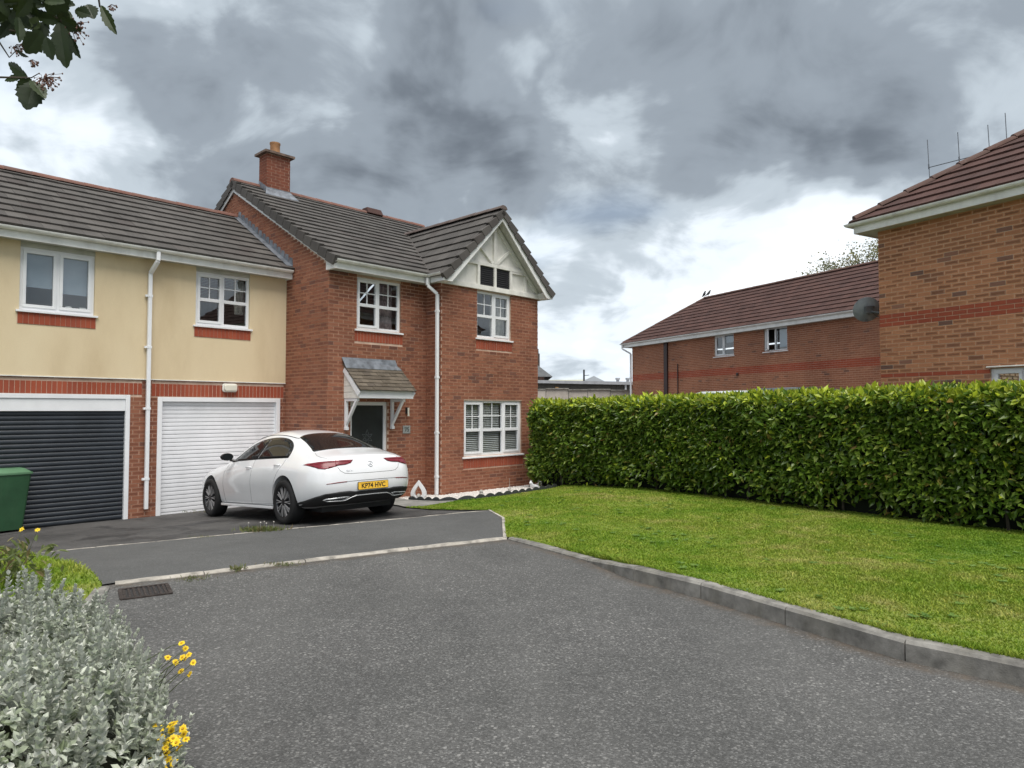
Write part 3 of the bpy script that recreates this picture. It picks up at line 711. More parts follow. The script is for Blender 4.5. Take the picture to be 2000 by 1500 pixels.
def curtain(win, x0, x1, z0, z1, y, mat):
    m_ = MB(); k = max(8, int((x1-x0)/.018)); pts = [(x0+(x1-x0)*i/k, y+.025*math.sin(i*1.15)+.008*math.sin(i*2.7)) for i in range(k+1)]
    for a, b in zip(pts, pts[1:]): m_.quad((a[0], a[1], z0), (b[0], b[1], z0), (b[0], b[1], z1), (a[0], a[1], z1))
    return m_.obj('curtain', mat, win, smooth=2)
def arc_gutter(pl, r=.057, t=.005):
    """half-round gutter along polyline pl (z constant per point = rim height)"""
    m_ = MB(); prof = [(r*math.cos(math.pi+math.pi*k/8), r*math.sin(math.pi+math.pi*k/8)) for k in range(9)]; prof += [((r-t)*math.cos(2*math.pi-math.pi*k/8), (r-t)*math.sin(2*math.pi-math.pi*k/8)) for k in range(9)]
    n = len(prof); pts = [Vector(p) for p in pl]; rings = []
    for i, p in enumerate(pts):
        a = (pts[i]-pts[i-1]).normalized() if i else (pts[1]-pts[0]).normalized(); b = (pts[i+1]-pts[i]).normalized() if i < len(pts)-1 else a
        dm = (a+b).normalized(); sd_ = Vector((dm.y, -dm.x, 0)); k = 1/max(.3, dm.dot(a)); rings.append([p+sd_*q[0]*k+Vector((0, 0, q[1])) for q in prof])
    fs = [(i*n+k, i*n+(k+1) % n, (i+1)*n+(k+1) % n, (i+1)*n+k) for i in range(len(pts)-1) for k in range(n)]
    fs += [tuple(range(n))[::-1], tuple((len(pts)-1)*n+k for k in range(n))]
    m_.add([q for r_ in rings for q in r_], fs); return m_
def gutter(root, pl, mat=None, seams=True):
    g = arc_gutter(pl).obj('gutter', mat or MT['gutter'], root, smooth=True)
    if seams:
        for a, b in zip(pl, pl[1:]):
            a = Vector(a); b = Vector(b); L = (b-a).length; k = int(L/2.0)
            for j in range(1, k+1):
                c = a.lerp(b, (j-.35)/(k+.3)); dd = (b-a).normalized()*.045; arc_gutter([c-dd, c+dd], .061, .004).obj('gutter_joint', mat or MT['gutter'], g, smooth=True)
    return g
def downpipe(root, pts, w=.066, brackets=(), side=(1, 0, 0), mat=None, name='downpipe'):
    m_ = MB()
    for a, b in zip(pts, pts[1:]):
        dv = (Vector(b)-Vector(a)).normalized(); up = (0, 1, 0) if abs(dv.z) > .9 else (0, 0, 1)
        m_.bar(a, b, w, w, up)
    o = m_.obj(name, mat or MT['pvc'], root, bevel=.01)
    for z in brackets:
        x, y, _ = pts[-1]; b_ = MB(); b_.box(x-w/2-.006, x+w/2+.006, y-w/2-.006, y+w/2+.006, z-.022, z+.022); b_.box(x+side[0]*(w/2+.002)-.0, x+side[0]*(w/2+.045), y-.012, y+.03, z-.02, z+.02)
        b_.obj('pipe_bracket', mat or MT['pvc'], o)
    return o
def ridge_tiles(part, p, q, r, mat, L=.45, name='ridge_tile', tilt=.006, flat=.75, cap=True):
    p = Vector(p); q = Vector(q); d = (q-p); n = max(1, round(d.length/L)); st = d/n; dn = d.normalized(); sx = dn.cross(Vector((0, 0, 1))).normalized(); up = sx.cross(dn)
    for i in range(n):
        m_ = MB(); a = p+st*i+dn*.004; b = p+st*(i+1)-dn*.004+dn*.02; K = 9
        for (pp, qq, rr) in ((a, b, r+random.uniform(-.003, .004)),):
            ring0 = []; ring1 = []; in0 = []; in1 = []
            for k in range(K):
                t = math.pi*(k/(K-1)); c, s_ = math.cos(t), math.sin(t)
                ring0.append(pp+sx*c*rr+up*(s_*rr*flat-.02+tilt)); ring1.append(qq+sx*c*rr+up*(s_*rr*flat-.02))
                in0.append(pp+sx*c*(rr-.018)+up*(s_*(rr-.018)*flat-.022+tilt)); in1.append(qq+sx*c*(rr-.018)+up*(s_*(rr-.018)*flat-.022))
            fs = []
            for k in range(K-1):
                fs += [(k, k+1, K+k+1, K+k), (2*K+k, 3*K+k, 3*K+k+1, 2*K+k+1), (k, 2*K+k, 2*K+k+1, k+1), (K+k, K+k+1, 3*K+k+1, 3*K+k)]
            fs += [(0, K, 3*K, 2*K), (K-1, 3*K-1, 4*K-1, 2*K-1)]
            m_.add(ring0+ring1+in0+in1, fs)
            if cap and i == 0: m_.add(in0, [tuple(range(K))])
        m_.obj(name, mat, part, smooth=True)
def quad_part(name, pts, mat, root): m_ = MB(); m_.quad(*pts); return m_.obj(name, mat, root)

# ------------------------------------------------------------------ main brick house (frame: x along facade, y inward)
HA, HB = 7.35, 12.006
ROTH = math.pi/2-TH
def hw(x, y, z=0.): p = Av*(x+HA)-Bv*(y+HB); return Vector((p.x, p.y, z))
house = thing('brick_house', 'red brick house with white gabled bay, porch canopy and brick chimney', 'house', hw(0, 0), ROTH)
OPF = [(.65, 1.77, 3.255, 4.33), (.52, 1.44, -.5, 1.77)]
OPB = [(1.05, 2.18, 3.255, 4.345), (.65, 2.56, .545, 1.81)]
wm = MB()
wall_backing(wm, (0, 0), (1, 0), 2.47, -.6, 4.45, OPF)
wall_backing(wm, (2.47, 0), (0, -1), .542, -.6, 4.45, [])
wall_backing(wm, (2.47, -.542), (1, 0), 3.15, -.6, 4.45, OPB)
wall_backing(wm, (5.62, -.542), (0, 1), 8.98, -.6, 4.5, [])
wall_backing(wm, (5.62, 8.44), (-1, 0), 5.62, -.6, 4.5, [])
wall_backing(wm, (0, 8.44), (0, -1), 8.44, -.6, 4.5, [])
for x in (0, 5.62): wm.quad((x, 0, 4.5), (x, 8.44, 4.5), (x, 4.22, 6.88))
wm.obj('wall', MT['mortar'], house)
ZR = -.495
def gtop(z):
    if z < 4.50: return (0., 8.44)
    y = (z-4.50)/.564; return (y+.02, 8.44-y-.02)
lay_bricks(house, (0, 8.44), (0, -1), 8.44, -.495, 6.85, [(-1, 8.44-1.70, -1, 4.5)], gtop, zref=ZR, phase=.25)
lay_bricks(house, (0, 0), (1, 0), 2.47, -.495, 4.42, OPF, zref=ZR, soldiers=[(.60, 1.82, 2.995, 3.215)])
lay_bricks(house, (2.47, 0), (0, -1), .542, -.495, 4.42, [], zref=ZR, phase=.3)
lay_bricks(house, (2.47, -.542), (1, 0), 3.15, -.495, 4.40, OPB, zref=ZR, soldiers=[(1.02, 2.21, 2.985, 3.21), (.64, 2.60, .275, .50)])
finish_bricks(house, house, MT, limit=240)
# windows
wA, _ = window(house, (0, 0), (1, 0), .65, 1.77, 3.255, 4.33, [.5, .5], transom=.47, openers=(0,))
curtain(wA, .62, 1.06, .05, 1.02, .22, MT['curtain'])
wB, _ = window(house, (2.47, -.542), (1, 0), 1.05, 2.18, 3.255, 4.345, [.5, .5], transom=.47, openers=(1,))
curtain(wB, .62, 1.10, .05, 1.05, .22, MT['curtain2']); curtain(wB, .02, .12, .05, 1.05, .22, MT['curtain2'])
wC, xs = window(house, (2.47, -.542), (1, 0), .65, 2.56, .545, 1.81, [.322, .356, .322], transom=.46, openers=(0, 2))
sl = MB(); sl.box(0, 1, -.019, .019, -.0012, .0012); SLM = bpy.data.meshes.new('blind_slat'); SLM.from_pydata(sl.v, [], sl.f); SLM.materials.append(MT['vblind'])
for i in range(3):
    a = xs[i]+.05; b = xs[i+1]-.05
    for k in range(26):
        o = link('blind_slat', SLM, wC); o.location = (a, .135, .07+k*.0435); o.scale = (b-a, 1, 1); o.rotation_euler = (R(38), 0, 0)
# door
dm = MB(); fx0, fx1, ft = .52, 1.44, 1.77
dm.box(fx0, fx0+.07, .05, .12, -.32, ft); dm.box(fx1-.07, fx1, .05, .12, -.32, ft); dm.box(fx0+.07, fx1-.07, .05, .12, ft-.08, ft)
door = dm.obj('front_door', MT['pvc'], house, bevel=.004)
MT['doordark'] = plain('door_anthracite', (.022, .026, .028), .42, .15, 5, .1, 60)
l_ = MB(); l_.box(fx0+.072, fx1-.072, .075, .115, -.28, ft-.082); leaf_ = l_.obj('door_leaf', MT['doordark'], door, bevel=.003)
MT['chrome'] = plain('chrome', (.75, .76, .78), .12, .02, 5, metal=1.)
MT['etched'] = plain('etched_glass', (.12, .135, .14), .35, .1, 10)
em = MB(); cx, cz = .98, 1.02
def petal(a0, L, wd):
    d_ = Vector((math.cos(a0), 0, math.sin(a0))); n_ = Vector((-d_.z, 0, d_.x)); c0 = Vector((cx, .073, cz))
    P_ = [c0+d_*.03, c0+d_*L*.5+n_*wd, c0+d_*L, c0+d_*L*.5-n_*wd]
    for a, b in zip(P_, P_[1:]+P_[:1]): em.tube([a, b], .004, 5)
for k, (L, wd) in enumerate([(.17, .035), (.14, .03), (.14, .03), (.20, .04), (.14, .03), (.14, .03)]): petal(math.pi/2+k*math.pi/3, L, wd)
em.obj('etched_flower', MT['etched'], door)
hm = MB(); hm.box(1.30, 1.335, .055, .075, .42, .62); hm.bar((1.315, .045, .55), (1.20, .045, .55), .02, .016); hm.obj('door_handle', MT['chrome'], door)
st = MB(); st.box(fx0-.05, fx1+.05, -.16, .10, -.42, -.282); st.obj('door_step', MT['slab'], house)
# roof
roof = MB()
roof.quad((-.05, -.27, 4.54), (5.70, -.27, 4.54), (5.70, 4.22, 7.055), (-.05, 4.22, 7.055)); roof.quad((-.05, 8.71, 4.54), (-.05, 4.22, 7.055), (5.70, 4.22, 7.055), (5.70, 8.71, 4.54))
roof.quad((2.29, -.80, 4.49), (4.045, -.80, 6.22), (4.045, 2.74, 6.22), (2.29, -.36, 4.49)); roof.quad((5.80, -.80, 4.49), (5.80, -.36, 4.49), (4.045, 2.74, 6.22), (4.045, -.80, 6.22))
roof = roof.obj('roof', MT['deck'], house)
n1 = lay_tiles(house, roof, (-.02, -.30, 4.55), (1, 0, 0), (0, 1, .56), 5.75, 5.18, MT['tileg'], limit=225)
lay_tiles(house, roof, (5.73, 8.74, 4.55), (-1, 0, 0), (0, -1, .56), 5.75, 5.18, MT['tileg'], limit=0)
bh = 1.775*math.sqrt(1+.986**2)
n2 = lay_tiles(house, roof, (2.27, 2.9, 4.48), (0, -1, 0), (1, 0, .986), 3.71, bh, MT['tileg'], clips=[(-1, -3.13/bh, -3.31)], limit=75, gauge=.33)
lay_tiles(house, roof, (5.82, -.81, 4.48), (0, 1, 0), (-1, 0, .986), 3.71, bh, MT['tileg'], clips=[(1, -3.13/bh, .42)], limit=0)
ridge_tiles(roof, (-.10, 4.22, 7.10), (5.75, 4.22, 7.10), .125, MT['ridger'])
ridge_tiles(roof, (4.045, -.90, 6.275), (4.045, 2.72, 6.275), .125, MT['ridgeg'])
# verge units: one per course, on the left gable and the two bay verges
def verge(o0, eu, n, gauge, wx, mat, drop=.13, nm='verge_tile'):
    eu = Vector(eu).normalized(); wx = Vector(wx); en = eu.cross(wx.normalized()); 
    if en.z < 0: en = -en
    for k in range(n):
        p = Vector(o0)+eu*(k*gauge-.05); q = p+eu*(gauge+.03)
        m_ = MB(); a = en*.082; b = en*.030; dn = -en*drop; q = p+eu*(gauge-.012)
        m_.hexa([p+dn, p+wx+dn*.35, q+wx+dn*.35-en*.02, q+dn-en*.02], [p+a, p+wx+a, q+wx+b, q+b]); m_.obj(nm, mat, roof, bevel=.006)
verge((-.10, -.30, 4.55), (0, 1, .56), 16, .33, (.11, 0, 0), MT['tileg'])
verge((-.10, 8.74, 4.55), (0, -1, .56), 16, .33, (.11, 0, 0), MT['tileg'])
verge((2.27, -.90, 4.48), (1, 0, .986), 8, .32, (0, .11, 0), MT['tileg'], .10)
verge((5.82, -.90, 4.48), (-1, 0, .986), 8, .32, (0, .11, 0), MT['tileg'], .10)
# valley trim
vt = MB(); vt.tube([(2.27, -.39, 4.53), (4.045, 2.74, 6.29)], .035, 6); vt.obj('valley_gutter', MT['tileg'], roof)
# ridge vents
for (x, y, z) in ((3.95, 4.24, 7.18),):
    m_ = MB(); m_.hexa([(x-.26, y-.22, z-.09), (x+.26, y-.22, z-.09), (x+.26, y+.22, z-.09), (x-.26, y+.22, z-.09)], [(x-.24, y-.12, z+.09), (x+.24, y-.12, z+.09), (x+.24, y+.12, z+.09), (x-.24, y+.12, z+.09)]); m_.obj('ridge_vent', MT['tileb'], roof, bevel=.02)
# barge boards and eaves
bb = MB(); 
for sgn in (1, -1):
    y0 = -.30 if sgn > 0 else 8.74
    bb.prism([(-.055, y0, 4.36), (-.055, y0, 4.50), (-.055, 4.22, 7.02), (-.055, 4.22, 6.84)] if sgn > 0 else [(-.055, y0, 4.36), (-.055, 4.22, 6.84), (-.055, 4.22, 7.02), (-.055, y0, 4.50)], (.022, 0, 0))
bb.prism([(-.058, -.30, 4.36), (-.058, .02, 4.36), (-.058, .02, 4.56), (-.058, -.30, 4.50)], (.06, 0, 0))
bb.obj('barge_board', MT['fascia'], house)
for bx in ((-.034, 2.30, -.285, -.262, 4.362, 4.52), (2.275, 2.298, -.80, -.286, 4.362, 4.52), (5.79, 5.813, -.80, -.3, 4.362, 4.52)): MB().box(*bx).obj('fascia', MT['fascia'], house)
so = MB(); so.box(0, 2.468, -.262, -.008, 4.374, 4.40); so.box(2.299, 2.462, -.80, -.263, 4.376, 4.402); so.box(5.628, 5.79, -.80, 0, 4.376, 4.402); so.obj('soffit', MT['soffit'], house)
gutter(house, [(-.06, -.345, 4.535), (2.215, -.345, 4.535), (2.215, -.83, 4.535)])
downpipe(house, [(2.215, -.36, 4.47), (2.215, -.36, 4.30), (2.40, -.47, 4.12), (2.40, -.47, -.24)], brackets=(3.75, 2.3, 1.1, .15))
# gable of the bay: boards, battens, louvres
GY = -.552
g_ = MB(); g_.prism([(2.40, GY, 4.40), (5.69, GY, 4.40), (4.045, GY, 6.03)], (0, .03, 0)); gable = g_.obj('gable_panel', MT['board'], house)
def batten(a, b, w=.085, pr=.05, nm='batten'):
    m_ = MB(); m_.bar((a[0], GY-pr/2-.001, a[1]), (b[0], GY-pr/2-.001, b[1]), pr, w, (0, 0, 1)) if abs(a[0]-b[0]) > abs(a[1]-b[1]) else m_.bar((a[0], GY-pr/2-.001, a[1]), (b[0], GY-pr/2-.001, b[1]), w, pr, (0, 1, 0))
    m_.obj(nm, MT['board'], gable, bevel=.004)
batten((2.44, 4.415), (5.65, 4.415), .11, .062); batten((3.02, 4.965), (5.07, 4.965), .08, .056)
for x in (3.53, 4.062, 4.60): batten((x, 4.47), (x, 4.925), .075, .053)
batten((4.062, 5.005), (4.062, 5.92), .09, .058); batten((3.50, 5.44), (4.0, 5.02), .07, .05); batten((4.60, 5.44), (4.12, 5.02), .07, .05)
batten((5.12, 4.47), (5.12, 4.86), .07, .05); batten((4.63, 4.90), (5.12, 4.90), .05, .048)
for a, b in (((2.52, 4.47), (4.02, 5.95)), ((5.57, 4.47), (4.07, 5.95))): batten(a, b, .09, .045)
lv = MB(); lv.box(3.57, 4.022, GY-.006, GY-.001, 4.47, 4.925); lv.box(4.102, 4.56, GY-.006, GY-.001, 4.47, 4.925); lv.obj('louvre_panel', MT['black'], gable)
for x0, x1 in ((3.57, 4.022), (4.102, 4.56)):
    lm = MB()
    for k in range(9): z = 4.49+k*.048; lm.hexa([(x0, GY-.026, z), (x1, GY-.026, z), (x1, GY-.008, z+.03), (x0, GY-.008, z+.03)], [(x0, GY-.026, z+.006), (x1, GY-.026, z+.006), (x1, GY-.008, z+.036), (x0, GY-.008, z+.036)])
    lm.obj('louvre', MT['black'], gable)
bb = MB()
for s in (-1, 1):
    x = lambda t: 4.045+s*t
    bb.prism([(x(1.79), -.86, 4.36), (x(1.79), -.86, 4.47), (x(0), -.86, 6.22), (x(0), -.86, 5.99), (x(1.56), -.86, 4.36)], (0, .024, 0))
    bb.prism([(x(1.79), -.835, 4.362), (x(1.56), -.835, 4.362), (x(1.53), -.835, 4.50), (x(1.77), -.835, 4.47)], (0, .28, 0))
bb.obj('bay_barge_board', MT['fascia'], house)
for s in (-1, 1):
    m_ = MB(); x = lambda t: 4.045+s*t
    m_.quad((x(1.60), -.836, 4.47), (x(0), -.836, 6.07), (x(0), -.555, 6.07), (x(1.60), -.555, 4.47)); m_.obj('verge_soffit', MT['soffit'], house)
# chimney
ch = (.58, 1.18, 3.78, 4.18)
cm = MB(); cm.box(ch[0], ch[1], ch[2], ch[3], 6.4, 7.86); chim = cm.obj('chimney', MT['mortar'], house)
for (p0, d, L) in (((ch[0], ch[2]), (1, 0), ch[1]-ch[0]), ((ch[0], ch[3]), (0, -1), ch[3]-ch[2]), ((ch[1], ch[2]), (0, 1), ch[3]-ch[2]), ((ch[1], ch[3]), (-1, 0), ch[1]-ch[0])):
    lay_bricks(house, p0, d, L, 6.5, 7.86, key='chimbrick', zref=6.5, phase=.2 if d[0] == 0 else 0)
finish_bricks(house, chim, MT, limit=60)
m_ = MB(); m_.hexa([(ch[0]-.09, ch[2]-.09, 7.86), (ch[1]+.09, ch[2]-.09, 7.86), (ch[1]+.09, ch[3]+.09, 7.86), (ch[0]-.09, ch[3]+.09, 7.86)], [(ch[0]-.09, ch[2]-.09, 7.915), (ch[1]+.09, ch[2]-.09, 7.915), (ch[1]+.09, ch[3]+.09, 7.915), (ch[0]-.09, ch[3]+.09, 7.915)])
m_.hexa([(ch[0]-.07, ch[2]-.07, 7.915), (ch[1]+.07, ch[2]-.07, 7.915), (ch[1]+.07, ch[3]+.07, 7.915), (ch[0]-.07, ch[3]+.07, 7.915)], [(.72, 3.88, 7.98), (1.03, 3.88, 7.98), (1.03, 4.08, 7.98), (.72, 4.08, 7.98)])
m_.obj('chimney_cap', plain('brown_cap', (.17, .12, .095), .9, .3, 8, .4, 80), chim)
MT['pot'] = plain('clay_pot', (.36, .185, .085), .8, .2, 6, .2, 60)
m_ = MB(); m_.lathe([(.10, 7.95), (.125, 7.96), (.12, 8.0), (.118, 8.17), (.13, 8.19), (.13, 8.225), (.10, 8.225), (.10, 8.0)], 20, ((ch[0]+ch[1])/2, 3.98, 0)); m_.obj('chimney_pot', MT['pot'], chim, smooth=True)
def mz(y): return 4.55+.56*(y+.3)
fl = MB(); fl.prism([(ch[0]-.14, ch[2]-.22, mz(ch[2]-.22)+.055), (ch[1]+.14, ch[2]-.22, mz(ch[2]-.22)+.055), (ch[1]+.02, ch[2]-.005, mz(ch[2])+.16), (ch[0]-.02, ch[2]-.005, mz(ch[2])+.16)], (0, 0, .01))
fl.prism([(ch[0]-.012, ch[2]-.012, mz(ch[2])), (ch[0]-.012, ch[2]-.012, mz(ch[2])+.19), (ch[0]-.012, ch[3], 7.26), (ch[0]-.012, ch[3], 7.05)], (-.004, 0, 0)); fl.prism([(ch[0]-.012, ch[2]-.012, mz(ch[2])+.02), (ch[1]+.012, ch[2]-.012, mz(ch[2])+.02), (ch[1]+.012, ch[2]-.012, mz(ch[2])+.18), (ch[0]-.012, ch[2]-.012, mz(ch[2])+.18)], (0, -.004, 0)); fl.obj('lead_flashing', MT['lead'], chim)
# porch canopy
px0, px1, pd = .36, 1.68, .54
pm = MB(); pm.box(px0+.03, px1-.03, -pd+.02, -.006, 1.835, 1.86); pm.obj('porch_ceiling', MT['board'], house)
pf = MB(); pf.box(px0, px1, -pd-.022, -pd, 1.825, 1.985); porch = pf.obj('porch_canopy', MT['pvc'], house, bevel=.004)
for x in (px0, px1-.022):
    s_ = MB(); s_.prism([(x, -pd, 1.826), (x, -.005, 1.826), (x, -.005, 2.50), (x, -.10, 2.42), (x, -pd, 1.984)], (.022, 0, 0)); s_.obj('porch_cheek', MT['board'], porch)
    for k in range(4):
        zl = 1.95+k*.12; yy = max(-pd+.02, -.10-(2.42-zl)*1.0); lb = MB(); lb.box(x-.003 if x == px0 else x+.022, x if x == px0 else x+.025, -.02+yy*.62, -.02, zl, zl+.006); lb.obj('board_joint', MT['soffit'], porch)
    xx = x-.012 if x == px0 else x+.034; b_ = MB(); b_.bar((xx, -pd-.03, 1.90), (xx, -.03, 2.41), .024, .11); b_.obj('porch_barge', MT['pvc'], porch)
    pass
ptd = MB(); ptd.quad((px0-.01, -pd-.05, 1.985), (px1+.01, -pd-.05, 1.985), (px1+.01, -.01, 2.49), (px0-.01, -.01, 2.49)); prf = ptd.obj('porch_roof', MT['deck'], house)
pe_ = Vector((0, pd+.04, .505)); lay_tiles(house, prf, (px0-.03, -pd-.06, 1.985), (1, 0, 0), pe_, px1-px0+.06, pe_.length, MT['tilep'], tw=.165, gauge=.115, th=.021, limit=60, edge_over=.03, lift=.006)
lf = MB(); lf.prism([(px0-.03, -.13, 2.425), (px1+.03, -.13, 2.425), (px1-.03, -.055, 2.50), (px1-.06, -.012, 2.64), (px0-.06, -.012, 2.64)], (0, -.004, .012)); lf.obj('porch_flashing', MT['lead'], porch)
for x in (.40, 1.53):
    b_ = MB(); b_.box(x-.03, x+.03, -.065, -.007, 1.22, 1.824); b_.box(x-.028, x+.028, -.46, -.066, 1.765, 1.824); b_.bar((x, -.045, 1.30), (x, -.41, 1.79), .052, .055, (1, 0, 0)); b_.box(x-.034, x+.034, -.085, -.0071, 1.19, 1.25); b_.obj('porch_bracket', MT['pvc'], porch, bevel=.004)

# ------------------------------------------------------------------ link wing with garages (local: gx, gy)
wing = thing('garage_wing', 'cream rendered wing over two garages with grey tiled roof', 'house', hw(-2.7, 1.683), ROTH)
OPG = [(6.13, 8.58, -.6, 1.835), (3.20, 5.66, -.6, 1.865)]
wm = MB(); wall_backing(wm, (-6, 0), (1, 0), 8.7, -.6, 2.20, OPG, .16); wm.obj('wall', MT['mortar'], wing)
lay_bricks(wing, (-6, 0), (1, 0), 8.70, -.495, 2.165, OPG, zref=ZR, soldiers=[(2.95, 5.86, 1.87, 2.085), (6.02, 8.66, 1.845, 2.085)], phase=.4)
finish_bricks(wing, wing, MT, limit=265)
dR = Nd('cream_render'); n_ = dR.noise(dR.pos((1, 1, .35)), 1.3, 6, .6); n2_ = dR.noise(dR.pos(), 140, 3, .6)
dR.set(Base_Color=dR.mix(.3, dR.ramp(n_, [(.3, (.62, .495, .315)), (.5, (.70, .575, .38)), (.7, (.735, .615, .415))]), dR.ramp(n2_, [(.3, .75), (.7, 1.1)]), 'MULTIPLY'), Roughness=.92); dR.bump(n2_, .35, .004); MT['render'] = dR.mat
OPR = [(3.95, 5.05, 3.02, 4.42), (6.79, 7.88, 3.02, 4.42)]
rm = MB(); wall_backing(rm, (-6, -.022), (1, 0), 8.69, 2.16, 4.44, [(a, b, c+.20, e) for a, b, c, e in OPR], .12)
rm.quad((-6, -.022, 2.16), (2.69, -.022, 2.16), (2.69, 0, 2.17), (-6, 0, 2.17)); rm.quad((2.69, -.022, 2.16), (2.69, .1, 2.16), (2.69, .1, 4.44), (2.69, -.022, 4.44)); rm.obj('render_wall', MT['render'], wing)
bd = MB(); bd.box(-6, 2.69, -.032, -.0225, 2.148, 2.166); bd.obj('render_bead', MT['board'], wing)
for a, b, c, e in OPR:
    kk = round((b-a+.04)/.075); wd = (b-a+.04)/kk
    sb = MB(); sb.box(a-6-.025, b-6+.025, -.026, -.0225, c-.005, c+.21); sb.obj('soldier_bed', MT['mortar'], wing)
    for j in range(kk):
        BRK.setdefault(wing, []).append(((-6, -.026), (1, 0), a-.02+j*wd+.003, a-.02+(j+1)*wd-.003, c, c+.205, 'red'))
finish_bricks(wing, wing, MT)
w1, xs1 = window(wing, (-6, -.022), (1, 0), 3.95, 5.05, 3.255, 4.305, [.5, .5], bars=False, openers=(0, 1))
slab_blind(w1, .05, .53, .40, 1.0, .14, MT['blind']); slab_blind(w1, .57, 1.05, .34, 1.0, .14, MT['blind'])
m_ = MB(); m_.lathe([(.0, .0), (.05, .0), (.06, .03), (.05, .07), (.0, .075)], 12, (.74, .16, .06)); m_.box(.90, 1.0, .12, .2, .06, .13); m_.obj('sill_clutter', MT['board'], w1, smooth=True)
w2, xs2 = window(wing, (-6, -.022), (1, 0), 6.79, 7.88, 3.255, 4.305, [.5, .5], transom=.48, openers=(0,))
curtain(w2, .85, 1.05, .3, 1.0, .2, MT['curtain2'])
# boards above the windows up to the soffit
for a, b in ((3.95, 5.05), (6.79, 7.88)):
    m_ = MB(); m_.box(a-6-.01, b-6+.01, .0, .06, 4.305, 4.43); m_.obj('head_board', MT['soffit'], wing)
# roof of the wing
rf = MB(); rf.quad((-6, -.26, 4.54), (2.7, -.26, 4.54), (2.7, 2.37, 6.12), (-6, 2.37, 6.12)); rf.quad((-6, 5.0, 4.54), (-6, 2.37, 6.12), (2.7, 2.37, 6.12), (2.7, 5.0, 4.54)); rf.quad((-6, -.26, 4.54), (-6, 2.37, 6.12), (-6, 5.0, 4.54)); wroof = rf.obj('roof', MT['deck'], wing)
wl = 2.67*math.sqrt(1.36); lay_tiles(wing, wroof, (-6, -.30, 4.55), (1, 0, 0), (0, 1, .6), 8.685, wl, MT['tileg'], limit=300, x0=0.)
ridge_tiles(wroof, (-6, 2.37, 6.19), (2.62, 2.37, 6.19), .12, MT['ridger'])
rb = MB(); wall_backing(rb, (-6, 4.9), (0, -1), 4.9, -.6, 4.5, []); wall_backing(rb, (2.7, 4.9), (-1, 0), 8.7, -.6, 4.5, []); rb.obj('rear_wall', MT['render'], wing)
# stepped lead flashing against the gable
k = 15
for j in range(k):
    y0 = -.28+2.62*j/k; y1 = -.28+2.62*(j+1)/k; z0 = 4.57+.6*(y0+.3); z1 = 4.57+.6*(y1+.3)
    m_ = MB(); m_.prism([(2.685, y0, z0+.03), (2.685, y1, z1+.03), (2.685, y1-.03, z1+.17), (2.685, y0+.02, z1+.13)], (.006, 0, 0)); m_.prism([(2.685, y0, z0+.055), (2.685, y1, z1+.055), (2.555, y1, z1+.05), (2.555, y0, z0+.05)], (0, 0, .006)); m_.obj('step_flashing', MT['lead'], wing)
fb = MB(); fb.box(-6, 2.66, -.275, -.252, 4.362, 4.52); fb.obj('fascia', MT['fascia'], wing)
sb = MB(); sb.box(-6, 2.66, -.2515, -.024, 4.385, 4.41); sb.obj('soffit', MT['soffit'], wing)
m_ = MB(); m_.box(2.662, 2.684, -.275, .0, 4.362, 4.55); m_.obj('fascia_end', MT['fascia'], wing)
gutter(wing, [(-6, -.335, 4.535), (2.66, -.335, 4.535)])
downpipe(wing, [(-.02, -.335, 4.50), (-.02, -.335, 4.32), (-.06, -.075, 4.12), (-.06, -.075, -.22)], brackets=(3.7, 2.75, 1.62, .33), side=(-1, 0, 0))
# roller garage doors
MT['dish'] = plain('dish_grey', (.26, .28, .30), .5, .12, 8)
def slat_mesh(name, mat, h, bulge, n=7):
    m_ = MB(); pr = []
    for k in range(n):
        t = k/(n-1); pr.append((-bulge*math.sin(math.pi*t)**.6 if 0 < t < 1 else 0., t*h))
    for (a, b) in zip(pr, pr[1:]): m_.quad((0, a[0], a[1]), (1, a[0], a[1]), (1, b[0], b[1]), (0, b[0], b[1]))
    me = bpy.data.meshes.new(name); me.from_pydata(m_.v, [], m_.f); me.materials.append(mat); me.polygons.foreach_set('use_smooth', [True]*len(me.polygons)); return me
MT['slatw'] = plain('white_slat', (.80, .81, .84), .38, .04, 2.5, grime=.08); MT['slatb'] = plain('anthracite_slat', (.026, .032, .041), .38, .12, 3)
def garage_door(x0, x1, top, fw, slat_top, mat, h, bulge, lab, header=None):
    m_ = MB(); yb = -.02; m_.box(x0, x0+fw, yb, .10, -.42, top); m_.box(x1-fw, x1, yb, .10, -.42, top); m_.box(x0+fw, x1-fw, yb, .10, top-fw, top)
    gd = m_.obj('garage_door', MT['pvc'], wing, bevel=.005); gd['label'] = lab
    if header: hm_ = MB(); hm_.box(x0+fw, x1-fw, .0, .09, header, top-fw-.002); hm_.obj('header_panel', MT['pvc'], gd, bevel=.004)
    me = slat_mesh('slat', mat, h-(.009 if mat is MT['slatw'] else .004), bulge); z = slat_top-h
    while z > -.42:
        o = link('slat', me, gd); o.location = (x0+fw, .055, z); o.scale = (x1-x0-2*fw, 1, 1); z -= h
    bk = MB(); bk.quad((x0+fw, .064, -.42), (x1-fw, .064, -.42), (x1-fw, .064, slat_top), (x0+fw, .064, slat_top)); bk.obj('slat_joint', MT['dish'] if mat is MT['slatw'] else MT['black'], gd)
    return gd
gw = garage_door(.13, 2.58, 1.835, .085, 1.75, MT['slatw'], .077, .0022, 'white ribbed roller garage door behind the car')
garage_door(-2.80, -.34, 1.865, .075, 1.575, MT['slatb'], .0775, .016, 'dark anthracite roller garage door behind the green bin', header=1.575)

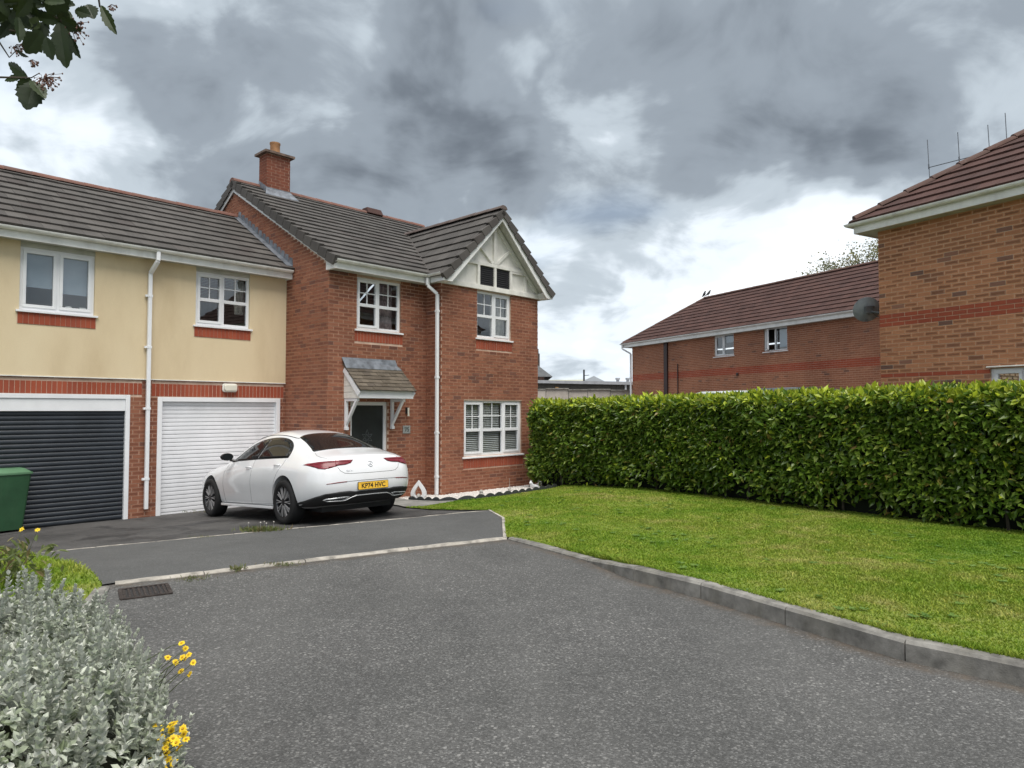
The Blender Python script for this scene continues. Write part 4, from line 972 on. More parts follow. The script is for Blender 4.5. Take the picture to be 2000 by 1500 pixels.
# ------------------------------------------------------------------ wall lamp, sign, door lamp (things that hang on the walls)
MT['lampglass'] = plain('opal_lamp', (.72, .70, .60), .35, .05, 6)
t = thing('bulkhead_lamp', 'cream oval bulkhead lamp above the white garage door', 'lamp', hw(-1.22, 1.683-.02, 2.035), ROTH)
def rbox(m_, x0, x1, y0, y1, z0, z1, r, n=5):
    c = [(x1-r, z1-r, 0), (x0+r, z1-r, 90), (x0+r, z0+r, 180), (x1-r, z0+r, 270)]; P = []
    for cx_, cz_, a in c:
        for k in range(n+1): P.append((cx_+r*math.cos(R(a+90*k/n)), cz_+r*math.sin(R(a+90*k/n))))
    m_.prism([(p[0], y0, p[1]) for p in P], (0, y1-y0, 0)); return m_
rbox(MB(), -.15, .15, -.035, .012, -.085, .085, .05).obj('base', MT['board'], t, bevel=.008)
rbox(MB(), -.13, .13, -.085, -.035, -.068, .068, .045).obj('diffuser', MT['lampglass'], t, bevel=.02)
def text_mesh(txt, size, ext=.002, name='lettering', sx=1., bold=0.):
    cu = bpy.data.curves.new('t', 'FONT'); cu.body = txt; cu.size = size; cu.extrude = ext; cu.align_x = 'CENTER'; cu.align_y = 'CENTER'; cu.resolution_u = 3; cu.offset = bold
    o = bpy.data.objects.new('t', cu); C.objects.link(o); dg = bpy.context.evaluated_depsgraph_get(); me = bpy.data.meshes.new_from_object(o.evaluated_get(dg)); bpy.data.objects.remove(o); me.name = name
    for v in me.vertices: v.co.x *= sx
    return me
MT['signstone'] = plain('grey_sign', (.30, .32, .31), .6, .2, 20); MT['signnum'] = plain('sign_number', (.03, .045, .045), .5)
t = thing('house_number_sign', 'small grey square house number sign reading 75 beside the front door', 'sign', hw(1.93, -.008, 1.17), ROTH)
MB().box(-.10, .10, -.014, .0, -.085, .085).obj('plate', MT['signstone'], t, bevel=.004)
o = link('number', text_mesh('75', .13), t, MT['signnum']); o.rotation_euler = (math.pi/2, 0, 0); o.location = (0.005, -.016, -.005)
t = thing('door_lamp', 'small dark lamp with pale tube on the wall right of the porch', 'lamp', hw(1.93, -.006, 1.57), ROTH)
MB().box(-.03, .03, -.03, 0, -.06, .08).obj('backplate', MT['black'], t, bevel=.005); MB().tube([(0, -.07, -.11), (0, -.07, .07)], .022, 10).obj('tube', MT['lampglass'], t, smooth=True); MB().bar((0, -.03, .05), (0, -.07, .05), .03, .03).obj('arm', MT['black'], t)

# ------------------------------------------------------------------ house on the right
def fr(origin, ang):
    c, s = math.cos(ang), math.sin(ang)
    return lambda x, y, z=0.: Vector((origin[0]+c*x-s*y, origin[1]+s*x+c*y, z))
RO = (6.573, 12.3); RA = R(-60.3); rw = fr(RO, RA)
rh = thing('brick_house', 'brown brick house with hipped brown roof at the right edge', 'house', rw(0, 0), RA)
OPW = [(1.77, 2.25, 1.05, 2.25)]
m_ = MB(); wall_backing(m_, (0, 0), (1, 0), 6.0, -.6, 4.85, OPW); wall_backing(m_, (0, 7), (0, -1), 7, -.6, 4.85, []); wall_backing(m_, (6, 0), (0, 1), 7, -.6, 4.85, []); wall_backing(m_, (6, 7), (-1, 0), 6, -.6, 4.85, []); m_.obj('wall', MT['mortarr'], rh)
mats_r = {'brick': MT['brickr'], 'red': MT['red']}
lay_bricks(rh, (0, 0), (1, 0), 6.0, .06, 4.83, OPW, zref=.06, reds=[(3.06, 3.285)], key='brick_r', redkey='red_r')
# one short red course beside the window
BRK[rh] = [(*b[:6], 'red_r') if (2.16 < (b[4]+b[5])/2 < 2.235 and b[3] < 1.78) else b for b in BRK[rh]]
lay_bricks(rh, (0, 7), (0, -1), 7, 1.86, 4.83, [], zref=.06, key='brick_r', redkey='red_r', reds=[(3.06, 3.285)], phase=.25)
finish_bricks(rh, rh, {'brick_r': MT['brickr'], 'red_r': MT['red']}, limit=300)
window(rh, (0, 0), (1, 0), 1.77, 2.25, 1.05, 2.25, [1.], bars=False, openers=(0,), sill=True)
m_ = MB(); m_.hexa([(1.73, -.03, 2.255), (2.29, -.03, 2.255), (2.29, .02, 2.255), (1.73, .02, 2.255)], [(1.73, -.03, 2.27), (2.29, -.03, 2.27), (2.29, .02, 2.285), (1.73, .02, 2.285)]); m_.obj('drip_strip', MT['board'], rh)
EZ = 4.96; k_ = .69
m_ = MB(); m_.quad((-.28, -.28, EZ), (6.2, -.28, EZ), (6.2, 3.0, EZ+3.28*k_), (3.0, 3.0, EZ+3.28*k_)); m_.quad((-.28, -.28, EZ), (3.0, 3.0, EZ+3.28*k_), (3.0, 3.9, EZ+3.28*k_), (-.28, 7.2, EZ)); rroof = m_.obj('roof', MT['deck'], rh)
sl_ = math.sqrt(1+k_*k_)
lay_tiles(rh, rroof, (-.31, -.31, EZ), (1, 0, 0), (0, 1, k_), 6.5, 3.3*sl_, MT['tileb'], clips=[(-1, 1/sl_, .02)], limit=220, gauge=.32)
lay_tiles(rh, rroof, (-.31, 7.2, EZ), (0, -1, 0), (1, 0, k_), 7.5, 3.3*sl_, MT['tileb'], clips=[(1, 1/sl_, 7.53)], limit=0, gauge=.32)
ridge_tiles(rroof, (-.27, -.27, EZ+.06), (3.0, 3.0, EZ+.06+3.27*k_), .115, MT['ridgeb'], name='hip_tile', tilt=.022)
m_ = MB(); m_.box(-.28, 6.2, -.285, -.262, 4.775, 4.925); m_.obj('fascia', MT['fascia'], rh); m_ = MB(); m_.box(-.285, -.262, -.261, 7.0, 4.775, 4.925); m_.obj('fascia', MT['fascia'], rh)
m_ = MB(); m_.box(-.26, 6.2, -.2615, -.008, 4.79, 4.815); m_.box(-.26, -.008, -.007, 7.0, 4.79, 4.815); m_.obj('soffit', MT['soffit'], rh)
gutter(rh, [(6.2, -.345, 4.95), (-.345, -.345, 4.95), (-.345, 7.0, 4.95)])
# satellite dish on its side wall
MT['dishm'] = plain('dish_bracket', (.10, .105, .11), .5, .2, 10)
DC = Vector(((1697-1000)/1350*12.75, 12.75, 1.6+(800-607)/1350*12.75+.02))
dish = thing('satellite_dish', 'grey round satellite dish seen from behind at the house corner', 'satellite dish', DC)
face = Vector((.22, .90, .36)).normalized(); q = face.to_track_quat('Z', 'Y').to_matrix().to_4x4()
m_ = MB(); pr = [(.235*t_/8, .05*(t_/8)**2) for t_ in range(9)]; m_.lathe([(max(a, .001), b) for a, b in pr]+[(.235, .056), (.228, .056)]+[(max(a-.004, .001), b+.006) for a, b in pr[::-1]], 28)
do = m_.obj('reflector', MT['dish'], dish, smooth=True); do.matrix_basis = q
wpt = rw(-.006, .22, DC.z-.12)-DC
m_ = MB(); m_.tube([(0, 0, -.01), (.03, -.05, -.03), tuple(wpt)], .02, 8); m_.box(-.06, .06, -.09, -.02, -.075, .06); m_.obj('mount', MT['dishm'], dish, smooth=False)
m_ = MB(); m_.bar((-.05, -.05, .05), (.10, -.06, .06), .02, .025); m_.bar((.07, -.07, .09), (.07, -.07, -.06), .02, .02); m_.tube([(.07, -.07, -.06), (.14, -.04, -.12), tuple(wpt+Vector((0, 0, -.1)))], .006, 6); m_.obj('bracket', MT['dishm'], dish)
m_ = MB(); lnb = face*.25+Vector((0, 0, -.16)); m_.tube([face*.02+Vector((0, 0, -.22)), lnb], .009, 6); m_.tube([lnb-face*.03, lnb+face*.05+Vector((0, 0, .03))], .022, 8); m_.obj('feed_arm', MT['dishm'], dish)
# aerial above the hip
MT['alu'] = plain('aerial_metal', (.14, .15, .165), .45, .1, 20, metal=.6)
def at(u, v, y): 
    yy = y; x = (u-1000)/1350*yy; return Vector((x, yy, CAMZ+(750-v)/1350*yy+yy*math.tan(PITCH)))
ab = at(1905, 300, 13.3)
aer = thing('aerial', 'thin grey aerial of upright rods standing above the right-hand roof hip', 'aerial', rw(2.2, 2.4, 6.6))
def ra(p): return Vector(p)-aer.location
e0, e1 = at(1823, 322, 13.9), at(1990, 279, 12.9)
m_ = MB(); m_.tube([ra(e0), ra(e1)], .009, 6); m_.obj('boom', MT['alu'], aer)
for (u, v0, v1, y) in ((1823.5, 266, 345, 13.9), (1884, 251, 330, 13.5), (1944, 236, 310, 13.2), (1979, 212, 300, 12.95)):
    m_ = MB(); m_.tube([ra(at(u-1, v0, y)), ra(at(u+2, v1, y))], .0075, 6); m_.tube([ra(at(u+.6, v0+(v1-v0)*.62, y)), ra(at(u+1, v0+(v1-v0)*.74, y))], .014, 6); m_.obj('rod', MT['alu'], aer)
m_ = MB(); m_.tube([ra(e1), (0, 0, .65), (0, 0, -.3)], .016, 8); m_.obj('mast', MT['alu'], aer)

# ------------------------------------------------------------------ long house behind the hedge
FO = (6.03, 34.56); FA = R(-64); fw_ = fr(FO, FA)
fh = thing('brick_house', 'long brown brick house with red band and brown roof behind the hedge', 'house', fw_(0, 0), FA)
OPV = [(5.86, 7.0, 3.84, 4.74), (8.61, 9.75, 3.84, 4.74)]
m_ = MB(); wall_backing(m_, (0, 0), (1, 0), 18.0, -.8, 4.8, OPV); wall_backing(m_, (0, 5.8), (0, -1), 5.8, -.8, 4.8, []); wall_backing(m_, (18, 0), (0, 1), 5.8, -.8, 4.8, []); wall_backing(m_, (18, 5.8), (-1, 0), 18, -.8, 4.8, []); m_.obj('wall', MT['mortar'], fh)
lay_bricks(fh, (0, 0), (1, 0), 18.0, 1.08, 4.74, OPV, zref=1.08, reds=[(3.03, 3.325)], key='brick_f', redkey='red_f')
finish_bricks(fh, fh, {'brick_f': MT['brickf'], 'red_f': MT['red']}, limit=300)
wf, _ = window(fh, (0, 0), (1, 0), 5.86, 7.0, 3.84, 4.74, [.46, .54], bars=False, openers=(0,))
slab_blind(wf, .58, 1.08, .55, .86, .14, MT['blind'])
wf2, _ = window(fh, (0, 0), (1, 0), 8.61, 9.75, 3.84, 4.74, [.46, .54], bars=False, openers=(0,), open_sash=0)
slab_blind(wf2, .66, 1.08, .14, .86, .14, MT['blind'])
EZ = 4.90; k_ = .72; Yr = 2.5; hh = (Yr+.35)*k_
m_ = MB(); m_.quad((-.34, -.34, EZ), (18.3, -.34, EZ), (18.3, Yr, EZ+hh), (Yr, Yr, EZ+hh)); m_.quad((-.34, -.34, EZ), (Yr, Yr, EZ+hh), (Yr, Yr+.4, EZ+hh), (-.34, 6, EZ)); m_.quad((18.3, 6, EZ), (-.34, 6, EZ), (Yr, Yr+.4, EZ+hh), (18.3, Yr+.4, EZ+hh)); froof = m_.obj('roof', MT['deck'], fh)
sl_ = math.sqrt(1+k_*k_)
lay_tiles(fh, froof, (-.37, -.37, EZ), (1, 0, 0), (0, 1, k_), 18.6, (Yr+.37)*sl_, MT['tileb'], clips=[(-1, 1/sl_, .02)], limit=300, gauge=.32)
ridge_tiles(froof, (-.33, -.33, EZ+.05), (Yr, Yr, EZ+hh+.05), .11, MT['ridgeb'], name='hip_tile'); ridge_tiles(froof, (Yr, Yr, EZ+hh+.06), (18.2, Yr, EZ+hh+.06), .11, MT['ridgeb'])
m_ = MB(); m_.box(-.34, 18.3, -.345, -.32, 4.70, 4.87); m_.obj('fascia', MT['fascia'], fh); m_ = MB(); m_.box(-.345, -.32, -.319, 5.8, 4.70, 4.87); m_.obj('fascia', MT['fascia'], fh)
m_ = MB(); m_.box(-.32, 18.3, -.3195, -.008, 4.715, 4.74); m_.obj('soffit', MT['soffit'], fh)
gutter(fh, [(18.2, -.405, 4.90), (-.40, -.405, 4.90), (-.40, 5.8, 4.90)], MT['fascia'])
downpipe(fh, [(-.30, -.40, 4.85), (-.30, -.40, 4.65), (-.06, -.06, 4.40), (-.06, -.06, -.4)], w=.075, brackets=(3.2,))
MT['brownpipe'] = plain('dark_brown_pipe', (.030, .010, .009), .5, .2, 6)
m_ = MB(); m_.box(2.56, 2.80, -.08, -.007, -.6, 4.71); m_.obj('movement_joint', MT['brownpipe'], fh); downpipe(fh, [(3.50, -.03, 3.68), (3.50, -.03, -.4)], w=.04, mat=MT['brownpipe'], name='vent_pipe')
m_ = MB(); m_.box(7.16, 7.26, -.07, -.007, 2.98, 3.09); m_.obj('flue_cap', MT['brownpipe'], fh, bevel=.01)
m_ = MB(); m_.box(11.9, 12.45, Yr-.2, Yr+.2, EZ+hh, EZ+hh+.24); m_.obj('ridge_vent', MT['tileb'], froof, bevel=.02)
MT['bird'] = plain('grey_feather', (.07, .072, .078), .8, .3, 30)
for i, (x, lab) in enumerate(((2.44, 'left of two small grey birds perched on the far roof ridge end'), (2.74, 'right of two small grey birds perched on the far roof ridge end'))):
    b_ = thing('bird', lab, 'bird', fw_(x, Yr, EZ+hh+.13), R(-64+40*i), 'birds on the far roof')
    m_ = MB(); m_.tube([(-.16, 0, .02), (-.08, 0, .06), (0, 0, .115), (.05, 0, .18), (.065, 0, .225), (.09, 0, .25), (.115, 0, .25), (.145, 0, .24)], [.012, .03, .062, .055, .035, .034, .025, .004], 10); m_.tube([(.0, .02, 0), (.0, .02, .08)], .006, 5); m_.tube([(.0, -.02, 0), (.0, -.02, .08)], .006, 5); m_.obj('body', MT['bird'], b_, smooth=2)

# ------------------------------------------------------------------ far background between the houses
MT['panelw'] = plain('pale_concrete_wall', (.50, .45, .40), .9, .12, 2, .2, 60, grime=.2); MT['shed'] = plain('grey_brown_cladding', (.115, .108, .092), .7, .12, 3); MT['shedroof'] = plain('shed_roof_edge', (.36, .37, .39), .5, .1, 3)
MT['slate'] = tile_mat('slate', [(0., (.085, .088, .092)), (1., (.115, .12, .125))], .15); MT['palegreen'] = plain('pale_green_roof', (.50, .50, .38), .6, .05, 2); MT['palegrey'] = plain('pale_grey_gable', (.42, .45, .48), .7, .05, 2)
gwl = thing('garden_wall', 'pale concrete panel wall with stepped tops behind the hedge', 'wall', (2.0, 36, -.4))
tops = [2.62, 2.62, 2.66, 2.60, 2.62, 2.58, 2.56, 2.52, 2.50, 2.48]; x = -2.4
for i, tp in enumerate(tops):
    wd = 1.18 if i % 2 == 0 else 1.0; m_ = MB(); m_.box(x, x+wd-.03, -.05 if i in (1, 6) else 0, .12, 0, tp+.4); m_.obj('panel', MT['panelw'], gwl); m_ = MB(); m_.box(x-.02, x+wd-.01, -.09, .15, tp+.401, tp+.46); m_.obj('coping', MT['concrete'], gwl); x += wd
shed = thing('industrial_shed', 'long low dark clad shed behind the pale garden wall', 'shed', (4.5, 46, -.4))
m_ = MB(); m_.box(-8, 8, 0, 14, 0, 3.75); m_.obj('wall', MT['shed'], shed)
rib = MB(); rib.box(0, .10, -.04, 0, 0, 3.70); RM_ = bpy.data.meshes.new('cladding_rib'); RM_.from_pydata(rib.v, [], rib.f); RM_.materials.append(MT['shed'])
for i in range(52): o = link('cladding_rib', RM_, shed); o.location = (-7.9+i*.305, 0, 0)
m_ = MB(); m_.hexa([(-8.2, -.35, 3.85), (8.2, -.35, 3.55), (8.2, 14, 3.65), (-8.2, 14, 3.95)], [(-8.2, -.35, 4.05), (8.2, -.35, 3.75), (8.2, 14, 4.2), (-8.2, 14, 4.5)]); m_.obj('roof', MT['shedroof'], shed)
m_ = MB(); m_.tube([(3.05, -.1, 0), (3.05, -.1, 3.7)], .07, 8); m_.obj('downpipe', MT['pvc'], shed)
for x in (2.85, 3.55): m_ = MB(); m_.tube([(x, 2, 3.4), (x, 2, 4.08)], .11, 10); m_.tube([(x, 2, 4.08), (x, 2, 4.2)], .17, 10); m_.obj('roof_vent', MT['shedroof'], shed)
m_ = MB(); m_.tube([(.40, 1, 3.6), (.40, 1, 4.72)], .06, 8); m_.obj('flue', MT['black'], shed)
m_ = MB(); m_.box(-1.62, -1.42, -.16, 0, 3.05, 3.5); m_.obj('lamp_box', plain('amber_box', (.6, .36, .14), .5), shed)
sh = thing('slate_house', 'slate roofed house with brick chimney showing behind the bay corner', 'house', (-1.5, 58, -.4))
m_ = MB(); m_.box(-8, 4.2, 0, 8, 0, 4.8); m_.obj('wall', plain('dull_brick', (.15, .09, .07), .9, .3, 3), sh); m_ = MB(); m_.quad((-8.2, -.3, 4.75), (4.9, -.3, 4.75), (3.1, 3.6, 6.5), (-8.2, 3.6, 6.5)); m_.quad((4.9, -.3, 4.75), (4.9, 8.3, 4.75), (3.1, 3.6, 6.5)); m_.quad((-8.2, 8.3, 4.75), (-8.2, 3.6, 6.5), (3.1, 3.6, 6.5), (4.9, 8.3, 4.75)); m_.obj('roof', MT['slate'], sh)
m_ = MB(); MT['sooty'] = plain('sooty_brick', (.085, .062, .052), .9, .3, 3); m_.box(2.85, 3.95, 2.9, 3.9, 5.2, 6.95); c_ = m_.obj('chimney', MT['sooty'], sh)
for x in (3.05, 3.4, 3.75): m_ = MB(); m_.lathe([(.13, 6.95), (.11, 7.35), (.12, 7.4), (.0, 7.4)], 12, (x, 3.4, 0)); m_.obj('chimney_pot', MT['sooty'], c_)
wh = thing('warehouse', 'pale green roofed warehouse on the horizon between the houses', 'warehouse', (8.2, 95, -.4))
m_ = MB(); m_.box(-6.5, 6.3, 0, 20, 0, 4.85); m_.obj('wall', MT['palegrey'], wh); m_ = MB(); m_.quad((-7.4, -.4, 4.85), (3.0, -.4, 4.85), (3.0, 9, 6.55), (-7.4, 9, 6.4)); m_.obj('roof', MT['palegreen'], wh); m_ = MB(); m_.prism([(-.8, -.5, 4.75), (6.8, -.5, 4.75), (3.0, -.5, 6.6)], (0, 20, 0)); m_.obj('gable_bay', MT['palegrey'], wh)
lp = thing('street_lamp', 'slim grey street lamp above the shed roof between the houses', 'street lamp', (7.05, 68, -.4))
m_ = MB(); m_.tube([(0, 0, 0), (0, 0, 5.35)], [.09, .05], 8); m_.obj('post', MT['alu'], lp); m_ = MB(); m_.bar((0, 0, 5.35), (.55, 0, 5.40), .08, .06); m_.obj('lantern', MT['alu'], lp)

# vehicles whose roofs show over the hedge
def simple_car(name, lab, cat, loc, rotz, h, L, col, glassc, grp=None):
    t_ = thing(name, lab, cat, loc, rotz, grp); hw_ = .9
    prof = [(-L/2, .35), (-L/2-.02, .75), (-L/2+.08, h*.62), (-L/2+.45, h*.96), (-L/2+1.0, h), (.25, h), (.75, h*.95), (1.35, h*.66), (L/2-.25, h*.56), (L/2, h*.42), (L/2, .35)]
    m_ = MB(); secs = []
    for y, sx_, sz in ((-hw_, .985, .93), (-hw_*.86, 1., .985), (0, 1.01, 1.), (hw_*.86, 1., .985), (hw_, .985, .93)): secs.append([(p[0]*sx_, y, .3+(p[1]-.3)*sz) for p in prof])
    n = len(prof); vs_ = [q for s in secs for q in s]; fs_ = [(i*n+k, i*n+(k+1) % n, (i+1)*n+(k+1) % n, (i+1)*n+k) for i in range(4) for k in range(n)]; fs_ += [tuple(range(n)), tuple(4*n+k for k in range(n))[::-1]]
    m_.add(vs_, fs_); m_.obj('body', col, t_, smooth=True, bevel=.03)
    for s in (-1, 1):
        g_ = MB(); y = s*(hw_+.004); g_.quad((-L/2+.5, y, h*.62), (1.0, y, h*.62), (.55, y, h*.88), (-L/2+.75, y, h*.88)); g_.obj('side_window', glassc, t_)
        for x in (-L/2+.85, L/2-.85):
            w_ = MB(); w_.lathe([(.0, s*.10), (.22, s*.11), (.31, s*.10), (.33, 0), (.31, -s*.1), (0, -s*.1)], 20, (x, s*(hw_-.08), .33), 'y'); w_.obj('wheel', MT['black'], t_, smooth=True)
    return t_
MT['vanw'] = plain('silver_white_paint', (.62, .66, .66), .3, .03, 3, coat=.6); MT['darkpaint'] = plain('dark_paint', (.02, .022, .024), .3, .1, 3, coat=.6); MT['darkglass'] = plain('dark_glass', (.012, .014, .016), .06, .1, 3)
p = at(1420, 790, 20.0); simple_car('parked_van', 'pale silver vehicle roof just showing over the hedge', 'van', (p.x, p.y, .16), FA+math.pi, 1.98, 4.4, MT['vanw'], MT['darkglass'])
p = at(1535, 790, 18.2); simple_car('parked_van', 'dark vehicle roof just showing over the hedge', 'van', (p.x, p.y, .16), FA+math.pi, 2.02, 3.9, MT['darkpaint'], MT['darkglass'])

# ------------------------------------------------------------------ foliage
def leaf_mat(name, stops, newc, gloss=.35, transl=.25, under=None):
    d = Nd(name); r = d.rnd(); c = d.ramp(r, stops)
    if newc is not None:
        a = d.n('ShaderNodeAttribute', attribute_name='tint'); c = d.mix(a.outputs['Fac'], c, d.mix(1., newc, d.ramp(r, [(0., .6), (1., 1.35)]), 'MULTIPLY'))
    if under is not None:
        g = d.n('ShaderNodeNewGeometry'); c = d.mix(g.outputs['Backfacing'], c, under)
    c = d.mix(.35, c, d.ramp(d.noise(d.pos(), 45, 3, .6), [(.3, .6), (.7, 1.3)]), 'MULTIPLY')
    d.set(Base_Color=c, Roughness=gloss); d.b.inputs['Specular IOR Level'].default_value = .5
    tr = d.n('ShaderNodeBsdfTranslucent'); d.l(c, tr.inputs[0]); mx = d.n('ShaderNodeMixShader'); mx.inputs[0].default_value = transl
    d.l(d.b.outputs[0], mx.inputs[1]); d.l(tr.outputs[0], mx.inputs[2]); d.l(mx.outputs[0], d.out.inputs[0]); return d.mat
MT['laurel'] = leaf_mat('laurel_leaf', [(0., (.065, .130, .016)), (.45, (.125, .215, .026)), (.8, (.21, .31, .044)), (.97, (.33, .42, .09)), (1., (.33, .20, .06))], (.50, .58, .05), .26, .38)
MT['silver'] = leaf_mat('silver_leaf', [(0., (.30, .345, .24)), (.4, (.45, .495, .39)), (.75, (.58, .61, .52)), (1., (.80, .81, .75))], (.15, .20, .08), .8, .15, (.55, .57, .51))
MT['whitebeam'] = leaf_mat('whitebeam_leaf', [(0., (.016, .030, .008)), (.6, (.026, .046, .011)), (1., (.04, .062, .015))], None, .5, .22)
MT['fartree'] = leaf_mat('far_tree_leaf', [(0., (.12, .15, .05)), (.5, (.20, .21, .09)), (1., (.30, .25, .13))], None, .6, .3)
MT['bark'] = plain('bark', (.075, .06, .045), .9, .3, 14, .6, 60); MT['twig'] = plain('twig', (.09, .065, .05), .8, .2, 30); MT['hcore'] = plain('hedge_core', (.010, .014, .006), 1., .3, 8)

LEAF_LO = (np.array([(0, 0, 0), (.5, -.5, .10), (1, 0, -.03), (.5, .5, .10), (.5, 0, 0)]), np.array([(0, 1, 4), (1, 2, 4), (2, 3, 4), (3, 0, 4)]))
LEAF_HI = (np.array([(0, 0, 0), (.25, -.40, .07), (.62, -.46, .09), (1, 0, -.05), (.62, .46, .09), (.25, .40, .07), (.45, 0, -.02)]), np.array([(0, 1, 6), (1, 2, 6), (2, 3, 6), (3, 4, 6), (4, 5, 6), (5, 0, 6)]))
def norm(a): return a/np.maximum(np.linalg.norm(a, axis=1, keepdims=True), 1e-9)
def leaf_basis(tip, nrm):
    t = norm(tip); n = nrm-t*np.sum(nrm*t, 1, keepdims=True); n = norm(n); s = np.cross(n, t); return t, s, n
def leaf_cloud(name, P, tip, nrm, ln, wd, mat, tint, parent, shape=LEAF_LO, n_ind=300, label=None):
    t, s, n = leaf_basis(tip, nrm); u = np.array([proj(p) for p in P]); vis = (u[:, 0] > 0) & (u[:, 0] < 2000) & (u[:, 1] > 0) & (u[:, 1] < 1500)
    # the leaves that show largest: large, near, facing
    cam_ = np.array([0, 0, CAMZ]); vd = norm(P-cam_); score = ln*wd*np.abs(np.sum(vd*n, 1))/np.maximum(u[:, 2], .1)**2*vis
    order = np.argsort(-score); ind = order[:n_ind]; rest = order[n_ind:]
    bm_ = {}
    for tv in (0, 1):
        me = fast_mesh('leaf', shape[0], faces_tri=shape[1], attrs={'tint': ('FACE', np.full(len(shape[1]), float(tv)*.8))}); me.materials.append(mat); bm_[tv] = me
    off = parent.location if parent else Vector((0, 0, 0)); of = np.array(off)
    for i in ind:
        o = bpy.data.objects.new('leaf', bm_[1 if tint[i] > .5 else 0]); C.objects.link(o); o.parent = parent
        M_ = Matrix(((t[i][0]*ln[i], s[i][0]*wd[i], n[i][0]*ln[i], P[i][0]-of[0]), (t[i][1]*ln[i], s[i][1]*wd[i], n[i][1]*ln[i], P[i][1]-of[1]), (t[i][2]*ln[i], s[i][2]*wd[i], n[i][2]*ln[i], P[i][2]-of[2]), (0, 0, 0, 1))); o.matrix_basis = M_
    k = len(shape[0]); B_ = shape[0]
    V = (P[rest]-of)[:, None, :]+t[rest][:, None, :]*(B_[None, :, 0:1]*ln[rest][:, None, None])+s[rest][:, None, :]*(B_[None, :, 1:2]*wd[rest][:, None, None])+n[rest][:, None, :]*(B_[None, :, 2:3]*ln[rest][:, None, None])
    F = (np.arange(len(rest))[:, None, None]*k+shape[1][None]).reshape(-1, 3); nf = len(shape[1])
    me = fast_mesh(name, V.reshape(-1, 3), faces_tri=F, attrs={'rnd': ('FACE', np.repeat(rng.random(len(rest)), nf)), 'tint': ('FACE', np.repeat(tint[rest], nf))})
    o = link(name, me, parent, mat); o['kind'] = 'stuff'; return o

# hedge
def hnoise(a, b, k=1.): return np.sin(a*2.1*k+1.3)*np.sin(b*2.7*k+.4)*.5+np.sin(a*4.7*k+b*1.9*k)*.3+np.sin(a*9.1*k+2.)*np.sin(b*7.3*k+1.)*.2
HT = 1.30
def htop(t): return 1.685+.015*t
def hbase(t): p = H0+HD*t; return LAWN(p.x, p.y)
hedge = thing('hedge', 'tall clipped laurel hedge with bright new leaves along its top', 'hedge', (H0+HD*4.5).to_tuple()[:2]+(0.,))
nF, nT, nE = 28000, 10500, 5000
t_ = rng.uniform(-.05, HL, nF); z01 = rng.random(nF)**.93; hb = np.array([hbase(a) for a in t_]); zt = np.array([htop(a) for a in t_]); zf_ = hb+.06+(zt-hb-.06)*z01
gap = hnoise(t_*1.4, zf_*.6, 1.); keep = rng.random(nF) < np.clip(.32+2.0*(zf_-hb-.12)+.75*gap, .10, 1); t_, zf_, z01 = t_[keep], zf_[keep], z01[keep]
dep = -.11*hnoise(t_, zf_*2)+rng.exponential(.07, len(t_))-.05+.10*np.clip(z01-.86, 0, 1)*4*.3+.55*np.clip(.20-z01, 0, 1)
PF = np.array(H0)[None]+np.array(HD)[None]*t_[:, None]+np.array(HN)[None]*dep[:, None]; PF[:, 2] = zf_
nF = len(t_); outn = -np.array(HN)[None]
tipF = outn*.55+rng.normal(0, .55, (nF, 3))+np.array([0, 0, -.05]); nrF = outn*.55+np.array([0, 0, .75])+rng.normal(0, .38, (nF, 3))
tintF = np.clip((rng.random(nF) < .03+.42*np.clip((z01-.86)/.14, 0, 1))*rng.uniform(.5, 1., nF), 0, 1)
t2 = rng.uniform(-.05, HL, nT); q2 = rng.uniform(-.02, HT, nT); zt2 = np.array([htop(a) for a in t2])+.045*hnoise(t2, q2*3)-rng.exponential(.05, nT)+.05
PT = np.array(H0)[None]+np.array(HD)[None]*t2[:, None]+np.array(HN)[None]*q2[:, None]; PT[:, 2] = zt2
tipT = np.array([0, 0, .75])+rng.normal(0, .55, (nT, 3)); nrT = rng.normal(0, .6, (nT, 3))+np.array([0, 0, .6]); tintT = (rng.random(nT) < .72)*rng.uniform(.5, 1., nT)
q3 = rng.uniform(0, HT, nE); z3 = rng.random(nE); b3 = hbase(0); zf3 = b3+.15+(htop(0)-b3-.15)*z3; d3 = -.12-.08*hnoise(q3*2, zf3*2)+rng.exponential(.06, nE)+.25*(z3-.5)**2
PE = np.array(H0)[None]+np.array(HD)[None]*d3[:, None]+np.array(HN)[None]*q3[:, None]; PE[:, 2] = zf3
tipE = -np.array(HD)[None]*.6+rng.normal(0, .55, (nE, 3)); nrE = -np.array(HD)[None]*.5+np.array([0, 0, .8])+rng.normal(0, .4, (nE, 3)); tintE = (rng.random(nE) < .06)*.8
# shoots standing above the clipped line
ns = 70; ts = rng.uniform(0, HL, ns); qs = rng.uniform(.02, HT*.6, ns); SP = []; ST = []
for a, b in zip(ts, qs):
    p = np.array(H0+HD*a+HN*b); h_ = rng.uniform(.03, .13)
    for j in range(6): SP.append(p+np.array([0, 0, htop(a)+h_*j/5])); an = j*2.4+a; ST.append((math.cos(an)*.55, math.sin(an)*.55, .8))
SP = np.array(SP); ST = np.array(ST); nS = len(SP)
P = np.concatenate([PF, PT, PE, SP]); tip = np.concatenate([tipF, tipT, tipE, ST]); nr = np.concatenate([nrF, nrT, nrE, rng.normal(0, .5, (nS, 3))+np.array([0, 0, .5])]); tint = np.concatenate([tintF, tintT, tintE, rng.uniform(.6, 1, nS)])
ln = rng.uniform(.085, .170, len(P)); wd = ln*rng.uniform(.40, .50, len(P))
leaf_cloud('foliage', P, tip, nr, ln, wd, MT['laurel'], tint, hedge)
m_ = MB(); ho = hedge.location
